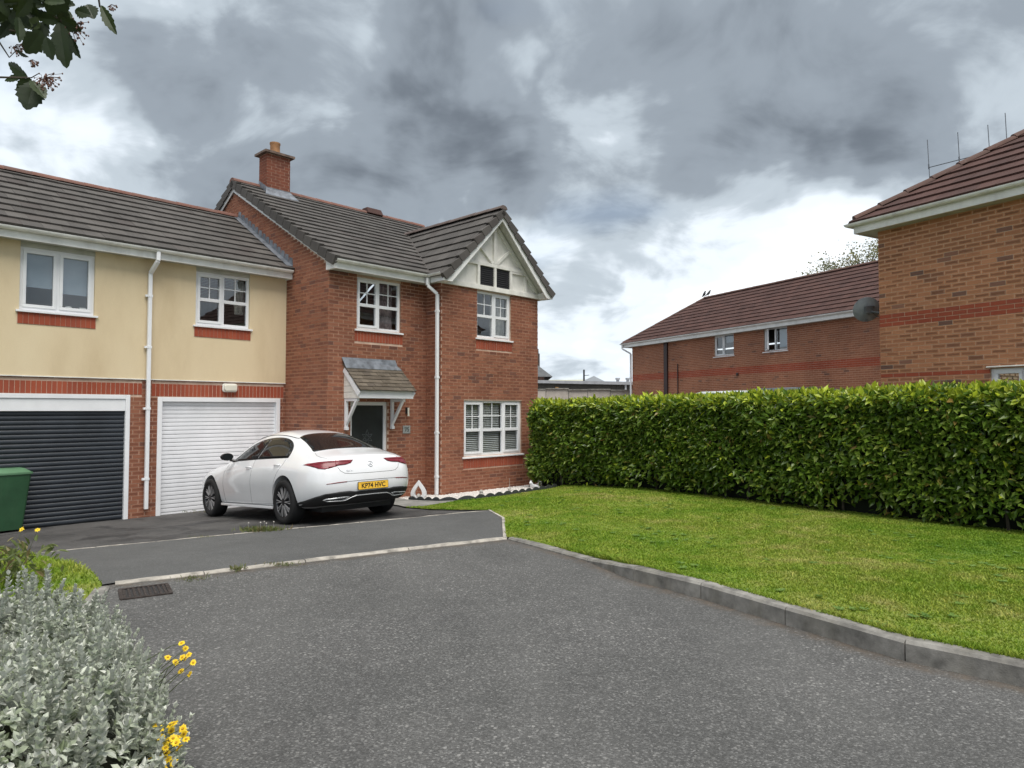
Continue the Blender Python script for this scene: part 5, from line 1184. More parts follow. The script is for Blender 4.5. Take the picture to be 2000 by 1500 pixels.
for i in range(12):
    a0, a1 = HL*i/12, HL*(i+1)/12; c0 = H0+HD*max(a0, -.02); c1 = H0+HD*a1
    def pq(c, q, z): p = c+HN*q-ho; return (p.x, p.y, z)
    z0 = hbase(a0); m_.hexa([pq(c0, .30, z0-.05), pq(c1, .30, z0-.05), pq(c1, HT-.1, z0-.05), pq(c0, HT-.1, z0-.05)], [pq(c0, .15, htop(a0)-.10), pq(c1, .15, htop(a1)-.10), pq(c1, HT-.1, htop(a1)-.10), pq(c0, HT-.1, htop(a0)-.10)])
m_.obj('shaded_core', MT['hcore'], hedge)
for i in range(22):
    a = .3+HL*i/22+random.uniform(-.15, .15); p = H0+HD*a+HN*random.uniform(.12, .28)-ho; z0 = hbase(a); m_ = MB(); m_.tube([(p.x, p.y, z0-.03), (p.x+random.uniform(-.05, .05), p.y+random.uniform(-.05, .05), z0+.3), (p.x+random.uniform(-.15, .15), p.y+random.uniform(-.1, .1), z0+.75)], [.022, .016, .008], 6); m_.obj('stem', MT['bark'], hedge)

# silver-leaved shrub in the near left corner
BX = [(1.2, -1.12), (2.0, -1.14), (2.5, -1.18), (3.0, -1.36), (3.25, -1.50), (3.5, -1.78), (3.8, -1.90), (4.1, -2.10), (4.5, -2.5), (4.7, -3.0)]
def xr(y): return np.interp(y, [b[0] for b in BX], [b[1] for b in BX])
def mound(x, y):
    d_ = np.minimum(np.minimum(xr(y)-x, (4.72-y)*.8), (y-.9)*.8); d_ = np.minimum(d_, (x+4.6))
    h = (.50-.16*np.clip((y-3.2)/1.3, 0, 1))*(1-np.exp(-np.maximum(d_, 0)/.20)); h *= .86+.22*np.sin(x*3.3+1.)*np.sin(y*2.9+.5)+.20*np.sin(x*8.1)*np.sin(y*7.3+1.)+.10*np.sin(x*17.+2.)*np.sin(y*15.); return np.where(d_ > 0, h+.07, 0), d_
shrub = thing('silver_shrub', 'low silver-grey leaved shrub spilling over the near left kerb', 'shrub', (-2.4, 3.2, .05))
n0 = 13500; x = rng.uniform(-4.4, -1.1, n0); y = rng.uniform(.95, 4.95, n0); h, d_ = mound(x, y); k = (d_ > .0) & ((rng.random(n0) < np.clip((2.5/np.maximum(y, 1.6)), .42, 1))); x, y, h, d_ = x[k], y[k], h[k], d_[k]
k = (x > -.80*y-.55); x, y, h, d_ = x[k], y[k], h[k], d_[k]
e = .03; gx = (mound(x+e, y)[0]-mound(x-e, y)[0])/(2*e); gy = (mound(x, y+e)[0]-mound(x, y-e)[0])/(2*e)
ax = norm(np.stack([-gx*.8, -gy*.8, np.full(len(x), 1.)], 1)+rng.normal(0, .22, (len(x), 3))); z = h+rng.uniform(-.07, .05, len(x))+(rng.random(len(x)) < .22)*rng.uniform(0, .12, len(x))
side = (d_ < .12); z = np.where(side, h*rng.uniform(.2, 1., len(x)), z)
c_ = np.stack([x, y, np.maximum(z, .08)], 1); ref = norm(np.cross(ax, np.array([[.3, .9, .2]]))); bi = np.cross(ax, ref)
Ps, Ts, Ns, Ls, Tn = [], [], [], [], []
for j in range(10):
    an = j*2.399+rng.uniform(0, .6, len(x)); rad = ref*np.cos(an)[:, None]+bi*np.sin(an)[:, None]; el = .25+.95*(j/9)
    Ps.append(c_-ax*(.045*(1-j/9))[None] if False else c_-ax*(.05*(1-j/9))); Ts.append(rad*math.cos(el)+ax*math.sin(el)+rng.normal(0, .12, ax.shape)); Ns.append(ax*math.cos(el)-rad*math.sin(el)); Ls.append(rng.uniform(.024, .044, len(x))*(1.1-.35*j/9)); Tn.append((rng.random(len(x)) < .10+.25*(1-j/9))*rng.uniform(.2, .8, len(x)))
nsh = min(760, len(x)); pick = rng.choice(len(x), nsh, False); shp = c_[pick]; sax = norm(ax[pick]*.35+np.array([[0, 0, 1.]])+rng.normal(0, .10, (nsh, 3))); sh_h = rng.uniform(.05, .15, nsh)
sref = norm(np.cross(sax, np.array([[.3, .9, .2]]))); sbi = np.cross(sax, sref)
for kk in range(6):
    cc_ = shp+sax*(sh_h*kk/5)[:, None]
    for j in range(5):
        an = j*1.257+kk*.7+rng.uniform(0, .3, nsh); rad = sref*np.cos(an)[:, None]+sbi*np.sin(an)[:, None]; el = .75+.1*kk
        Ps.append(cc_); Ts.append(rad*math.cos(el)+sax*math.sin(el)+rng.normal(0, .10, sax.shape)); Ns.append(sax*math.cos(el)-rad*math.sin(el)); Ls.append(rng.uniform(.024, .040, nsh)*(1.1-.06*kk)); Tn.append(np.zeros(nsh))
P = np.concatenate(Ps); tip = np.concatenate(Ts); nr = np.concatenate(Ns); ln = np.concatenate(Ls); tint = np.concatenate(Tn)
# greener longer leaved shoots on the road side
leaf_cloud('foliage', P, tip, nr, ln, ln*rng.uniform(.50, .68, len(P)), MT['silver'], tint, shrub, LEAF_HI, 300)
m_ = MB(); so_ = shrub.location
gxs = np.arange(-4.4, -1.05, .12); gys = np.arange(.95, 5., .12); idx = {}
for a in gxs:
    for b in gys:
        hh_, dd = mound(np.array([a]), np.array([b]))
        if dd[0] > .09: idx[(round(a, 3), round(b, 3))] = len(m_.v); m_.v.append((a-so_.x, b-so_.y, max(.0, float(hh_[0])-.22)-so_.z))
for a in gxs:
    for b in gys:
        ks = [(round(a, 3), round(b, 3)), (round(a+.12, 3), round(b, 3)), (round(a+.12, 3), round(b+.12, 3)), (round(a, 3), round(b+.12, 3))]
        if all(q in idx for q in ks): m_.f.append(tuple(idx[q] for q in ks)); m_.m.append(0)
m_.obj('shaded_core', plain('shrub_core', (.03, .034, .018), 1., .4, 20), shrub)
for i in range(60):
    a, b = random.uniform(-3.2, -1.25), random.uniform(1.8, 4.6); hh_, dd = mound(np.array([a]), np.array([b]))
    if dd[0] > .05: h_ = float(hh_[0]); m_ = MB(); m_.tube([(a-so_.x, b-so_.y, 0), (a-so_.x+random.uniform(-.1, .1), b-so_.y+random.uniform(-.1, .1), h_-so_.z-.10)], [.006, .003], 5); m_.obj('stem', MT['twig'], shrub)
# yellow flowers
MT['yellow'] = plain('yellow_petal', (.80, .56, .012), .6, .1, 30); MT['fcentre'] = plain('flower_centre', (.50, .28, .01), .8); MT['fstem'] = plain('flower_stem', (.10, .13, .05), .7, .2, 20)
def flower_plant(lab, base, heads, grp='yellow daisies in the silver shrub', rad=.017, loose=True):
    t = thing('yellow_flower', lab, 'flower', base, 0, grp); b = Vector(base)
    for hd in heads:
        p = Vector(hd)-b; m_ = MB(); st0 = p+Vector((random.uniform(-.20, -.12), random.uniform(-.03, .05), random.uniform(-.16, -.08))) if loose else Vector((0, 0, 0)); mid = st0.lerp(p, .6)+Vector((random.uniform(-.02, .02), random.uniform(-.02, .02), .015)); m_.tube([st0, mid, p], [.0022, .0018, .0014], 5); m_.obj('stem', MT['fstem'], t)
        nv = (Vector((0, -.55, .8))+Vector((random.gauss(0, .35), random.gauss(0, .3), 0))).normalized(); q = nv.to_track_quat('Z', 'Y').to_matrix(); m_ = MB(); np_ = random.randint(9, 12)
        for j in range(np_):
            a = 2*math.pi*j/np_; r_ = rad*random.uniform(.85, 1.15); L0 = [(.004, -.003, 0), (r_*.6, -.0048, .002), (r_, 0, random.uniform(-.004, .003)), (r_*.6, .0048, .002), (.004, .003, 0)]
            c, s = math.cos(a), math.sin(a); m_.quad(*[tuple(p+q@Vector((v[0]*c-v[1]*s, v[0]*s+v[1]*c, v[2]))) for v in L0])
        h_ = m_.obj('flower_head', MT['yellow'], t); m_ = MB(); m_.tube([p, p+nv*.005], [.006, .004], 8); m_.obj('centre', MT['fcentre'], h_)
    return t
def fl(us, y): return [tuple(at(u, v, y+random.uniform(-.06, .06))) for u, v in us]
flower_plant('clump of yellow daisies at the shrub edge nearest the camera', (-1.38, 2.72, .1), fl([(318, 1405), (325, 1412), (345, 1405), (352, 1402), (368, 1412), (371, 1422), (350, 1430), (343, 1434), (330, 1444), (336, 1448), (358, 1428), (375, 1432), (331, 1465), (341, 1470), (352, 1476), (304, 1470), (318, 1478), (331, 1486), (362, 1448), (347, 1416), (356, 1438), (338, 1458), (326, 1428)], 2.72), rad=.0175)
flower_plant('upper sparse clump of yellow daisies over the road at the shrub edge', (-1.66, 3.3, .26), fl([(363, 1250), (371, 1260), (352, 1286), (365, 1277), (372, 1280), (386, 1287), (363, 1303), (380, 1309), (337, 1277), (377, 1272)], 3.35))
flower_plant('single yellow daisy in the middle of the silver shrub', (-2.0, 2.95, .3), fl([(89, 1374)], 2.95))
flower_plant('faded brown and yellow daisy low in the silver shrub', (-2.1, 2.95, .3), fl([(47, 1366)], 2.95))
# tall weed with yellow flowers beside the bin
MT['weedleaf'] = leaf_mat('weed_leaf', [(0., (.10, .13, .04)), (.6, (.16, .20, .06)), (1., (.26, .20, .10))], None, .6, .3)
wp = at(30, 1085, 6.2); wb_ = (wp.x, wp.y, .05)
weed = flower_plant('straggly weed with two pale yellow flowers in front of the blue garage door', wb_, fl([(49, 1032), (80, 1033)], 6.2), None, .026, False); weed.name = 'flowering_weed'; weed['category'] = 'weed'
n0 = 320; P = np.stack([rng.normal(wp.x-.15, .22, n0), rng.normal(wp.y, .15, n0), rng.uniform(.08, .36, n0)], 1); tip = rng.normal(0, .6, (n0, 3))+np.array([0, 0, .3]); nr = rng.normal(0, .4, (n0, 3))+np.array([0, 0, 1.]); ln = rng.uniform(.05, .12, n0)
leaf_cloud('weed_leaves', P, tip, nr, ln, ln*.35, MT['weedleaf'], np.zeros(n0), weed, LEAF_HI, 60)

# tree whose branch hangs into the top left corner
tree = thing('whitebeam_tree', 'dark leafy branch with brown berry clusters hanging in the top left corner', 'tree', (-3.9, 1.35, 0))
to = tree.location
def T_(p): return Vector(p)-to
m_ = MB(); m_.tube([(0, 0, -.1), (.05, 0, 1.2), (.02, .05, 2.4), (.1, .05, 3.6), (.0, .1, 4.8)], [.13, .11, .095, .07, .03], 12); m_.obj('trunk', MT['bark'], tree, smooth=2)
hubs = [at(60, -60, 2.4), at(-40, 40, 2.4), at(-30, 140, 2.35), at(170, -50, 2.45)]
start = Vector((-3.85, 1.4, 2.5)); limb = [T_(start), T_((-3.1, 1.75, 3.0)), T_((-2.35, 2.2, 3.15)), T_(hubs[0])]
m_ = MB(); m_.tube(limb, [.05, .035, .022, .010], 8); m_.tube([limb[2], T_(hubs[3])], [.015, .006], 6); m_.tube([limb[2], T_(hubs[1])], [.014, .006], 6); m_.tube([limb[1], T_(at(-140, 150, 2.3)), T_(hubs[2])], [.016, .01, .005], 6)
m_.tube([T_(hubs[1]), T_(at(35, 50, 2.4)), T_(at(60, 62, 2.4))], [.005, .003, .002], 5); m_.tube([T_(hubs[2]), T_(at(20, 141, 2.35)), T_(at(45, 141, 2.35)), T_(at(60, 132, 2.35))], [.004, .003, .002, .0015], 5); m_.tube([T_(hubs[0]), T_(at(80, 10, 2.4)), T_(at(115, 35, 2.4)), T_(at(130, 50, 2.4))], [.008, .005, .003, .002], 5); m_.tube([T_(hubs[3]), T_(at(178, -2, 2.45))], [.005, .003], 5); m_.tube([T_(hubs[1]), T_(at(0, 100, 2.4)), T_(at(14, 85, 2.4))], [.004, .002, .0015], 5)
m_.obj('branch', MT['bark'], tree, smooth=2)
def lobed():
    k = [(0, 0), (.06, .14), (.20, .30), (.22, .24), (.34, .44), (.37, .36), (.50, .50), (.53, .40), (.66, .44), (.69, .33), (.82, .30), (.85, .20), (.95, .12), (1, 0)]
    P_ = [(a, b) for a, b in k]+[(a, -b) for a, b in k[-2:0:-1]]; v = [(a, b, .10*abs(b)-.10*a*a) for a, b in P_]+[(.2, 0, 0), (.5, 0, -.03), (.8, 0, -.06)]; n = len(P_); fs_ = []
    ribs = lambda a: n if a < .35 else (n+1 if a < .66 else n+2)
    for i in range(n):
        a, b = i, (i+1) % n; ra_, rb_ = ribs(P_[a][0]), ribs(P_[b][0]); fs_.append((a, b, rb_))
        if ra_ != rb_: fs_.append((a, rb_, ra_))
    return v, fs_
lv_, lf_ = lobed(); LM = bpy.data.meshes.new('leaf'); LM.from_pydata(lv_, [], lf_); LM.materials.append(MT['whitebeam'])
def tleaf(ub, vb, ut, vt, wpx, y, roll=0.):
    a = at(ub, vb, y); b = at(ut, vt, y+random.uniform(-.03, .03)); t = (b-a); L = t.length; t.normalize(); view = (a-Vector((0, 0, CAMZ))).normalized(); n = (-view-t*(-view).dot(t)).normalized(); n = (Quaternion(t, roll) @ n); s = n.cross(t); wdt = wpx/1350*y
    o = bpy.data.objects.new('leaf', LM); C.objects.link(o); o.parent = tree; p = a-to
    o.matrix_basis = Matrix(((t.x*L, s.x*wdt, n.x*L, p.x), (t.y*L, s.y*wdt, n.y*L, p.y), (t.z*L, s.z*wdt, n.z*L, p.z), (0, 0, 0, 1)))
for q in [(98, 28, 112, 118, 46, 2.4, .2), (62, 45, 34, 92, 46, 2.38, -.2), (72, 58, 84, 104, 30, 2.36, .5), (118, 55, 137, 99, 20, 2.42, .6), (180, -6, 208, 49, 24, 2.45, .3), (152, -8, 166, 19, 34, 2.45, 0), (50, 150, 36, 203, 52, 2.35, .15), (44, 146, 74, 178, 30, 2.33, -.7), (46, 144, 12, 166, 26, 2.36, .5), (38, 139, -8, 110, 26, 2.35, -.4), (32, 140, -12, 144, 20, 2.37, .7), (12, 84, 35, 100, 12, 2.4, .9), (-14, 18, 8, 54, 30, 2.4, .4), (60, 40, 30, 22, 36, 2.4, .2), (20, 40, 35, 0, 40, 2.42, -.3), (72, 8, 112, -18, 50, 2.38, .1), (96, 30, 118, 12, 30, 2.4, .5), (128, 4, 158, 12, 30, 2.43, -.4), (75, 30, 48, 62, 34, 2.42, .3), (-5, 6, 36, 36, 44, 2.38, 0)]: tleaf(*q)
for i in range(46):
    u, v = random.uniform(-60, 115), random.uniform(-70, 22); a = random.uniform(0, 6.28); L = random.uniform(34, 58); tleaf(u, v, u+math.cos(a)*L, v+math.sin(a)*L*.7+14, random.uniform(22, 40), random.uniform(2.3, 2.5), random.uniform(-.9, .9))
MT['berry'] = plain('brown_berries', (.16, .085, .065), .8, .3, 50)
for (u, v, y, nb, sp) in ((132, 45, 2.4, 60, 22), (80, 150, 2.35, 80, 24), (50, 112, 2.35, 14, 8), (18, 85, 2.4, 26, 12), (205, 2, 2.45, 10, 8)):
    c0 = at(u-12, v-4, y)-to; m_ = MB()
    for k in range(nb):
        p = at(u+random.gauss(0, sp*.5), v+random.gauss(0, sp*.5), y+random.uniform(-.04, .04))-to; m_.tube([c0, (c0+p)/2+Vector((0, 0, .008)), p], .0008, 3, False); r_ = random.uniform(.0025, .0042); m_.tube([p-Vector((0, 0, r_)), p, p+Vector((0, 0, r_))], [r_*.4, r_, r_*.4], 5)
    m_.obj('berry_cluster', MT['berry'], tree)
# the rest of its crown, out of the frame
n0 = 5200; P = rng.normal(0, 1, (n0, 3)); P = norm(P)*rng.random((n0, 1))**.4*np.array([1.5, 1.4, 1.3])+np.array([-4.0, 1.2, 4.3]); u = np.array([proj(p) for p in P]); k = (P[:, 1] < .1) | (u[:, 0] < -60) | (u[:, 1] < -90); P = P[k]; n0 = len(P); ln = rng.uniform(.07, .11, n0)
leaf_cloud('crown', P, rng.normal(0, .6, (n0, 3))+np.array([0, 0, -.4]), rng.normal(0, .4, (n0, 3))+np.array([0, 0, 1.]), ln, ln*.8, MT['whitebeam'], np.zeros(n0), tree, LEAF_HI, 0)

# tree beyond the long house
ft = thing('far_tree', 'sparse leafy tree top showing behind the long house roof', 'tree', (23.6, 46, 1.6))
fo = ft.location; m_ = MB(); m_.tube([(0, 0, -2.1), (.1, 0, 3), (-.1, .2, 6), (.1, .1, 8.6)], [.36, .25, .18, .08], 10); m_.obj('trunk', MT['bark'], ft, smooth=2)
P = []; random.seed(5)
for i in range(120):
    a = random.uniform(0, 6.28); r_ = random.uniform(.6, 3.6); zc = 8.7+random.uniform(-1.8, 2.6)*(1-(r_/4.2)**2); cpt = Vector((math.cos(a)*r_, math.sin(a)*r_*.8, zc)); m_ = MB(); m_.tube([(random.uniform(-.1, .1), 0, random.uniform(5.2, 8.2)), cpt*.55+Vector((0, 0, 3.9)), cpt], [.06, .035, .012], 5); m_.obj('limb', MT['bark'], ft)
    for j in range(44): P.append((cpt+Vector((random.gauss(0, .30), random.gauss(0, .30), random.gauss(.05, .26)))+fo)[:])
P = np.array(P); n0 = len(P); ln = rng.uniform(.09, .18, n0)
leaf_cloud('crown', P, rng.normal(0, 1, (n0, 3)), rng.normal(0, 1, (n0, 3)), ln, ln*.7, MT['fartree'], np.zeros(n0), ft, LEAF_LO, 0)

# ------------------------------------------------------------------ small things
MT['bingreen'] = plain('bin_green', (.025, .085, .037), .45, .12, 3, .1, 60, grime=.1); MT['binlid'] = plain('bin_lid_green', (.085, .19, .10), .5, .1, 3)
bc = Vector((-8.24, 11.20, 0)); bc.z = G(bc.x, bc.y)+.006
bin_ = thing('wheelie_bin', 'green wheelie bin standing before the dark garage door', 'wheelie bin', bc, R(142))
def taper(m_, a, b, z0, z1, r0=.03):
    def ring(h, z):
        o_ = []
        for (sx_, sy_) in ((1, 1), (-1, 1), (-1, -1), (1, -1)):
            for k in range(4): an = {(1, 1): 0, (-1, 1): 90, (-1, -1): 180, (1, -1): 270}[(sx_, sy_)]+30*k; o_.append((sx_*(h[0]-r0)+r0*math.cos(R(an)), sy_*(h[1]-r0)+r0*math.sin(R(an)), z))
        return o_
    A_, B_ = ring(a, z0), ring(b, z1); n = len(A_); m_.add(A_+B_, [tuple(range(n))[::-1], tuple(range(n, 2*n))]+[(i, (i+1) % n, n+(i+1) % n, n+i) for i in range(n)]); return m_
taper(MB(), (.23, .25), (.285, .34), .05, .94, .04).obj('body', MT['bingreen'], bin_, smooth=True)
taper(taper(MB(), (.30, .355), (.30, .36), .93, .965, .03), (.295, .345), (.22, .26), .966, 1.03, .04).obj('lid', MT['binlid'], bin_, smooth=True, bevel=.008)
m_ = MB(); m_.tube([(.26, .40, .99), (-.26, .40, .99)], .016, 8); m_.bar((.24, .33, .97), (.24, .41, .99), .05, .03); m_.bar((-.24, .33, .97), (-.24, .41, .99), .05, .03); m_.obj('handle', MT['bingreen'], bin_, smooth=True)
for s in (-1, 1): m_ = MB(); m_.lathe([(0, s*.03), (.06, s*.035), (.095, s*.03), (.10, 0), (.095, -s*.02), (0, -s*.02)], 18, (s*.24, .235, .10), 'x'); m_.obj('wheel', MT['black'], bin_, smooth=True)
# gully grate in the road
gc = Vector((-3.22, 6.13, 0)); MT['iron'] = plain('rusty_iron', (.06, .048, .043), .75, .35, 25, .3, 120, metal=.4)
gully = thing('drain_grate', 'square iron drain grate at the left end of the dropped kerb', 'drain', gc, R(32)); gully.scale = (.9, .9, 1)
m_ = MB(); 
for a in (((-.22, .22), (.19, .225)), ((-.22, .22), (-.225, -.19))): m_.box(*a[0], *a[1], -.02, .012)
m_.box(-.225, -.19, -.19, .19, -.02, .012); m_.box(.19, .225, -.19, .19, -.02, .012); m_.obj('frame', MT['iron'], gully)
for k in range(9): m_ = MB(); m_.box(-.188+k*.0435, -.188+k*.0435+.020, -.188, .188, -.015, .009); m_.obj('bar', MT['iron'], gully)
m_ = MB(); m_.quad((-.19, -.19, .0035), (.19, -.19, .0035), (.19, .19, .0035), (-.19, .19, .0035)); m_.obj('pit', MT['black'], gully)
# scalloped edging, pebble bed and ornaments at the bay
MT['edgeplastic'] = plain('charcoal_edging', (.05, .055, .058), .6, .2, 10); MT['pebble'] = plain('white_pebbles', (.62, .59, .56), .8, .25, 40)
edging = thing('lawn_edging', 'charcoal scalloped plastic edging between lawn and white pebbles', 'edging', (EDG[2][0], EDG[2][1], 0))
pl = polyline(EDG, .24); eo = edging.location
for i, (a, b) in enumerate(zip(pl, pl[1:])):
    d_ = (b-a); L = d_.length; d_.normalize(); pts = []; K = 8; z0 = G(a.x, a.y)
    for k in range(K+1): q = a+d_*(L*k/K); pts.append((q.x-eo.x, q.y-eo.y, z0+.060+.045*math.sin(math.pi*k/K)))
    lo = [(p[0], p[1], z0-.05) for p in pts]; m_ = MB(); n_ = Vector((-d_.y, d_.x, 0))*.012; m_.prism(lo+pts[::-1], n_); m_.obj('scallop', MT['edgeplastic'], edging)
# pebbles heaped between the edging and the wall
bed_poly = [p for p in EDG]+[tuple(hw(5.62, -.55)[:2]), tuple(hw(2.47, -.55)[:2]), tuple(hw(2.47, -.01)[:2]), tuple(hw(1.75, -.01)[:2])]
BP = []
while len(BP) < 7000:
    xx = rng.uniform(-2.6, 1.1, 4000); yy = rng.uniform(12.3, 17.4, 4000); k = pip(bed_poly, xx, yy); BP += list(zip(xx[k], yy[k]))
BP = sorted(BP[:7000], key=lambda p: 0)
pv, pf_ = [], []
ico = [(math.cos(t)*math.cos(p_), math.sin(t)*math.cos(p_), math.sin(p_)) for p_ in (-.5, .5) for t in [i*math.pi/2.5+(p_ > 0)*.6 for i in range(5)]]+[(0, 0, 1), (0, 0, -1)]
o = sheet('pebble_bed', bed_poly, lambda x, y: G(x, y)-.035, MT['pebble'], .2)
for (bx_, by_) in BP:
    p = Vector((bx_, by_, 0)); r_ = random.uniform(.014, .030); z = G(p.x, p.y)-.035+random.uniform(0, .02); base = len(pv); sq = random.uniform(.55, .9); an = random.uniform(0, 6.28); c, s = math.cos(an), math.sin(an)
    pv += [(p.x+r_*(v[0]*c*1.3-v[1]*s), p.y+r_*(v[0]*s*1.3+v[1]*c), z+r_*v[2]*sq) for v in ico]
    for k in range(5): k2 = (k+1) % 5; pf_ += [(base+k, base+k2, base+5+k), (base+k2, base+5+k2, base+5+k), (base+5+k, base+5+k2, base+10), (base+k2, base+k, base+11)]
me = bpy.data.meshes.new('pebbles'); me.from_pydata(pv, [], pf_); o = link('pebbles', me, None, MT['pebble']); tag(o, 'white pebbles in the narrow bed below the bay window', 'pebbles', kind='stuff')
MT['ceramic'] = plain('white_ceramic', (.66, .67, .68), .3, .05, 5); MT['stonew'] = plain('pale_stone', (.42, .40, .37), .8, .2, 30, .3, 80)
op = Vector((-1.88, 14.0, 0)); op.z = G(op.x, op.y)-.015
orn = thing('teardrop_ornament', 'white ceramic teardrop ornament with open centre by the downpipe', 'ornament', op, R(-8))
def tear(w_, h_, z0, n=40):
    o_ = []
    for k in range(n):
        t = 2*math.pi*k/n; y = (1-math.cos(t))/2; o_.append((w_*math.sin(t)*math.sin(t/2 if t < math.pi else math.pi-t/2)**0.0*(1-.55*y**2.2)*(1 if True else 0)*(max(0, 1-y)**.35), z0+h_*y))
    return o_
oo = tear(.205, .40, 0); oi = tear(.105, .24, .06); m_ = MB(); n = len(oo)
rings = []
for y, ko, ki in ((-.055, .92, 1.12), (-.07, .80, 1.3), (.07, .80, 1.3), (.055, .92, 1.12)): pass
lay = [(oo, -.045), (oo, .045), (oi, .06), (oi, -.06)]
vs_ = []
for idx_, (pl_, y) in enumerate(lay): vs_ += [(p[0], y*(1-.5*(p[1]/.4)), p[1]) for p in pl_]
m_.add(vs_, [(i*n+k, i*n+(k+1) % n, ((i+1) % 4)*n+(k+1) % n, ((i+1) % 4)*n+k) for i in range(4) for k in range(n)])
m_.obj('shell', MT['ceramic'], orn, smooth=True, bevel=.01)
m_ = MB(); m_.lathe([(.001, .05), (.035, .055), (.045, .085), (.03, .12), (.001, .135)], 12); m_.obj('inner_stone', MT['stonew'], orn, smooth=2)
def lump(name, lab, a, b, parts, cat='ornament'):
    p = Vector((a, b, 0)); p.z = G(a, b)-.01; t = thing(name, lab, cat, p, ROTH)
    for (nm, c, r_, sq) in parts: m_ = MB(); m_.lathe([(max(.001, r_*math.cos(x)), c[2]+r_*sq*math.sin(x)) for x in np.linspace(-1.5, 1.5, 9)], 14, (c[0], c[1], 0)); m_.obj(nm, MT['stonew'], t, smooth=2)
    return t
lump('stone_owl', 'small pale rounded stone ornament on the pebbles below the bay window', -.60, 13.55, [('body', (0, 0, .06), .055, 1.2), ('head', (0, 0, .135), .04, 1.), ('beak', (0, -.035, .13), .012, 1.)])
t = thing('starfish_ornament', 'pale spiky star-shaped ornament on the pebbles below the bay window', 'ornament', Vector((-.05, 14.25, G(-.05, 14.25)-.01)), ROTH)
for k in range(6): a = k*math.pi/3+.3; m_ = MB(); m_.tube([(0, 0, .07), (.10*math.cos(a), -.02, .07+.10*math.sin(a))], [.022, .004], 6); m_.obj('arm', MT['stonew'], t)
m_ = MB(); m_.tube([(0, 0, .0), (0, 0, .33)], [.006, .003], 6); m_.obj('stake', MT['stonew'], t)
t = thing('cat_ornament', 'small white crouching animal ornament at the right end of the pebbles', 'ornament', Vector((.47, 15.0, G(.47, 15.)+.02)), ROTH)
m_ = MB(); m_.tube([(.20, 0, .03), (.10, 0, .045), (0, 0, .06), (-.06, 0, .09), (-.08, 0, .13), (-.10, 0, .15), (-.135, 0, .14)], [.012, .04, .05, .042, .035, .035, .012], 10); m_.tube([(-.09, .018, .17), (-.088, .022, .20)], [.012, .002], 5); m_.tube([(-.09, -.018, .17), (-.088, -.022, .20)], [.012, .002], 5); m_.obj('body', MT['ceramic'], t, smooth=2)
# broad-leaved weeds in the lawn
wx = rng.uniform(-.2, 7.5, 600); wy = rng.uniform(4.5, 15, 600); k = pip(LAWN_P, wx, wy) & (hnoise(wx, wy) > .12); wx, wy = wx[k], wy[k]; Pw = []; Tw = []
for a, b in zip(wx, wy):
    for j in range(7): an = j*.9+a*5; Pw.append((a, b, LAWN(a, b)+.012)); Tw.append((math.cos(an), math.sin(an), .28))
Pw = np.array(Pw); Tw = np.array(Tw); lw_ = rng.uniform(.03, .065, len(Pw)); wo = leaf_cloud('lawn_weeds', Pw, Tw, np.tile([[0, 0, 1.]], (len(Pw), 1))+rng.normal(0, .2, (len(Pw), 3)), lw_, lw_*.45, leaf_mat('clover_leaf', [(0., (.10, .20, .03)), (1., (.19, .30, .05))], None, .6, .35), np.zeros(len(Pw)), None, LEAF_HI, 0); tag(wo, 'low broad-leaved weeds scattered through the front lawn', 'weeds', kind='stuff')
# weeds on the tarmac joints
def tuft(lab, px, n, spread, h, flowers=0):
    b = Vector((px[0], px[1], G(px[0], px[1])+.012)); t = thing('weed_tuft', lab, 'weed', b, 0, 'weeds in the tarmac joints'); P = np.stack([rng.normal(b.x, spread[0], n), rng.normal(b.y, spread[1], n), np.full(n, b.z)], 1); tip = rng.normal(0, .5, (n, 3))+np.array([0, 0, .7]); ln = rng.uniform(.4, 1., n)*h
    leaf_cloud('blades', P, tip, rng.normal(0, .5, (n, 3)), ln, ln*.16, MT['weedleaf'], np.zeros(n), t, LEAF_LO, 0)
    for i in range(flowers):
        p = (random.gauss(0, spread[0]), random.gauss(0, spread[1]), h*1.2); m_ = MB(); m_.tube([(p[0], p[1], 0), p], .0015, 4); m_.tube([p, (p[0], p[1], p[2]+.012)], [.012, .006], 6); m_.obj('flower', MT['stonew'], t)
tuft('bright green weed tuft with tiny pale flowers behind the car wheel', (-3.40, 9.50), 420, (.15, .05), .10, 5)
tuft('brownish weeds at the left of the dropped kerb', (-2.72, 6.92), 90, (.04, .025), .07); tuft('low weeds along the dropped kerb further right', (-2.35, 7.12), 120, (.09, .03), .05); tuft('weeds at the corner of the drain grate', (-2.98, 6.55), 90, (.08, .05), .05); tuft('thin moss line of weeds in the driveway joint', (-4.05, 9.13), 120, (.10, .02), .035)
# weeds along the white garage door foot
p = hw(-1.9, 1.60); tuft('dry weeds along the foot of the white garage door', (p.x, p.y), 60, (.25, .1), .06)

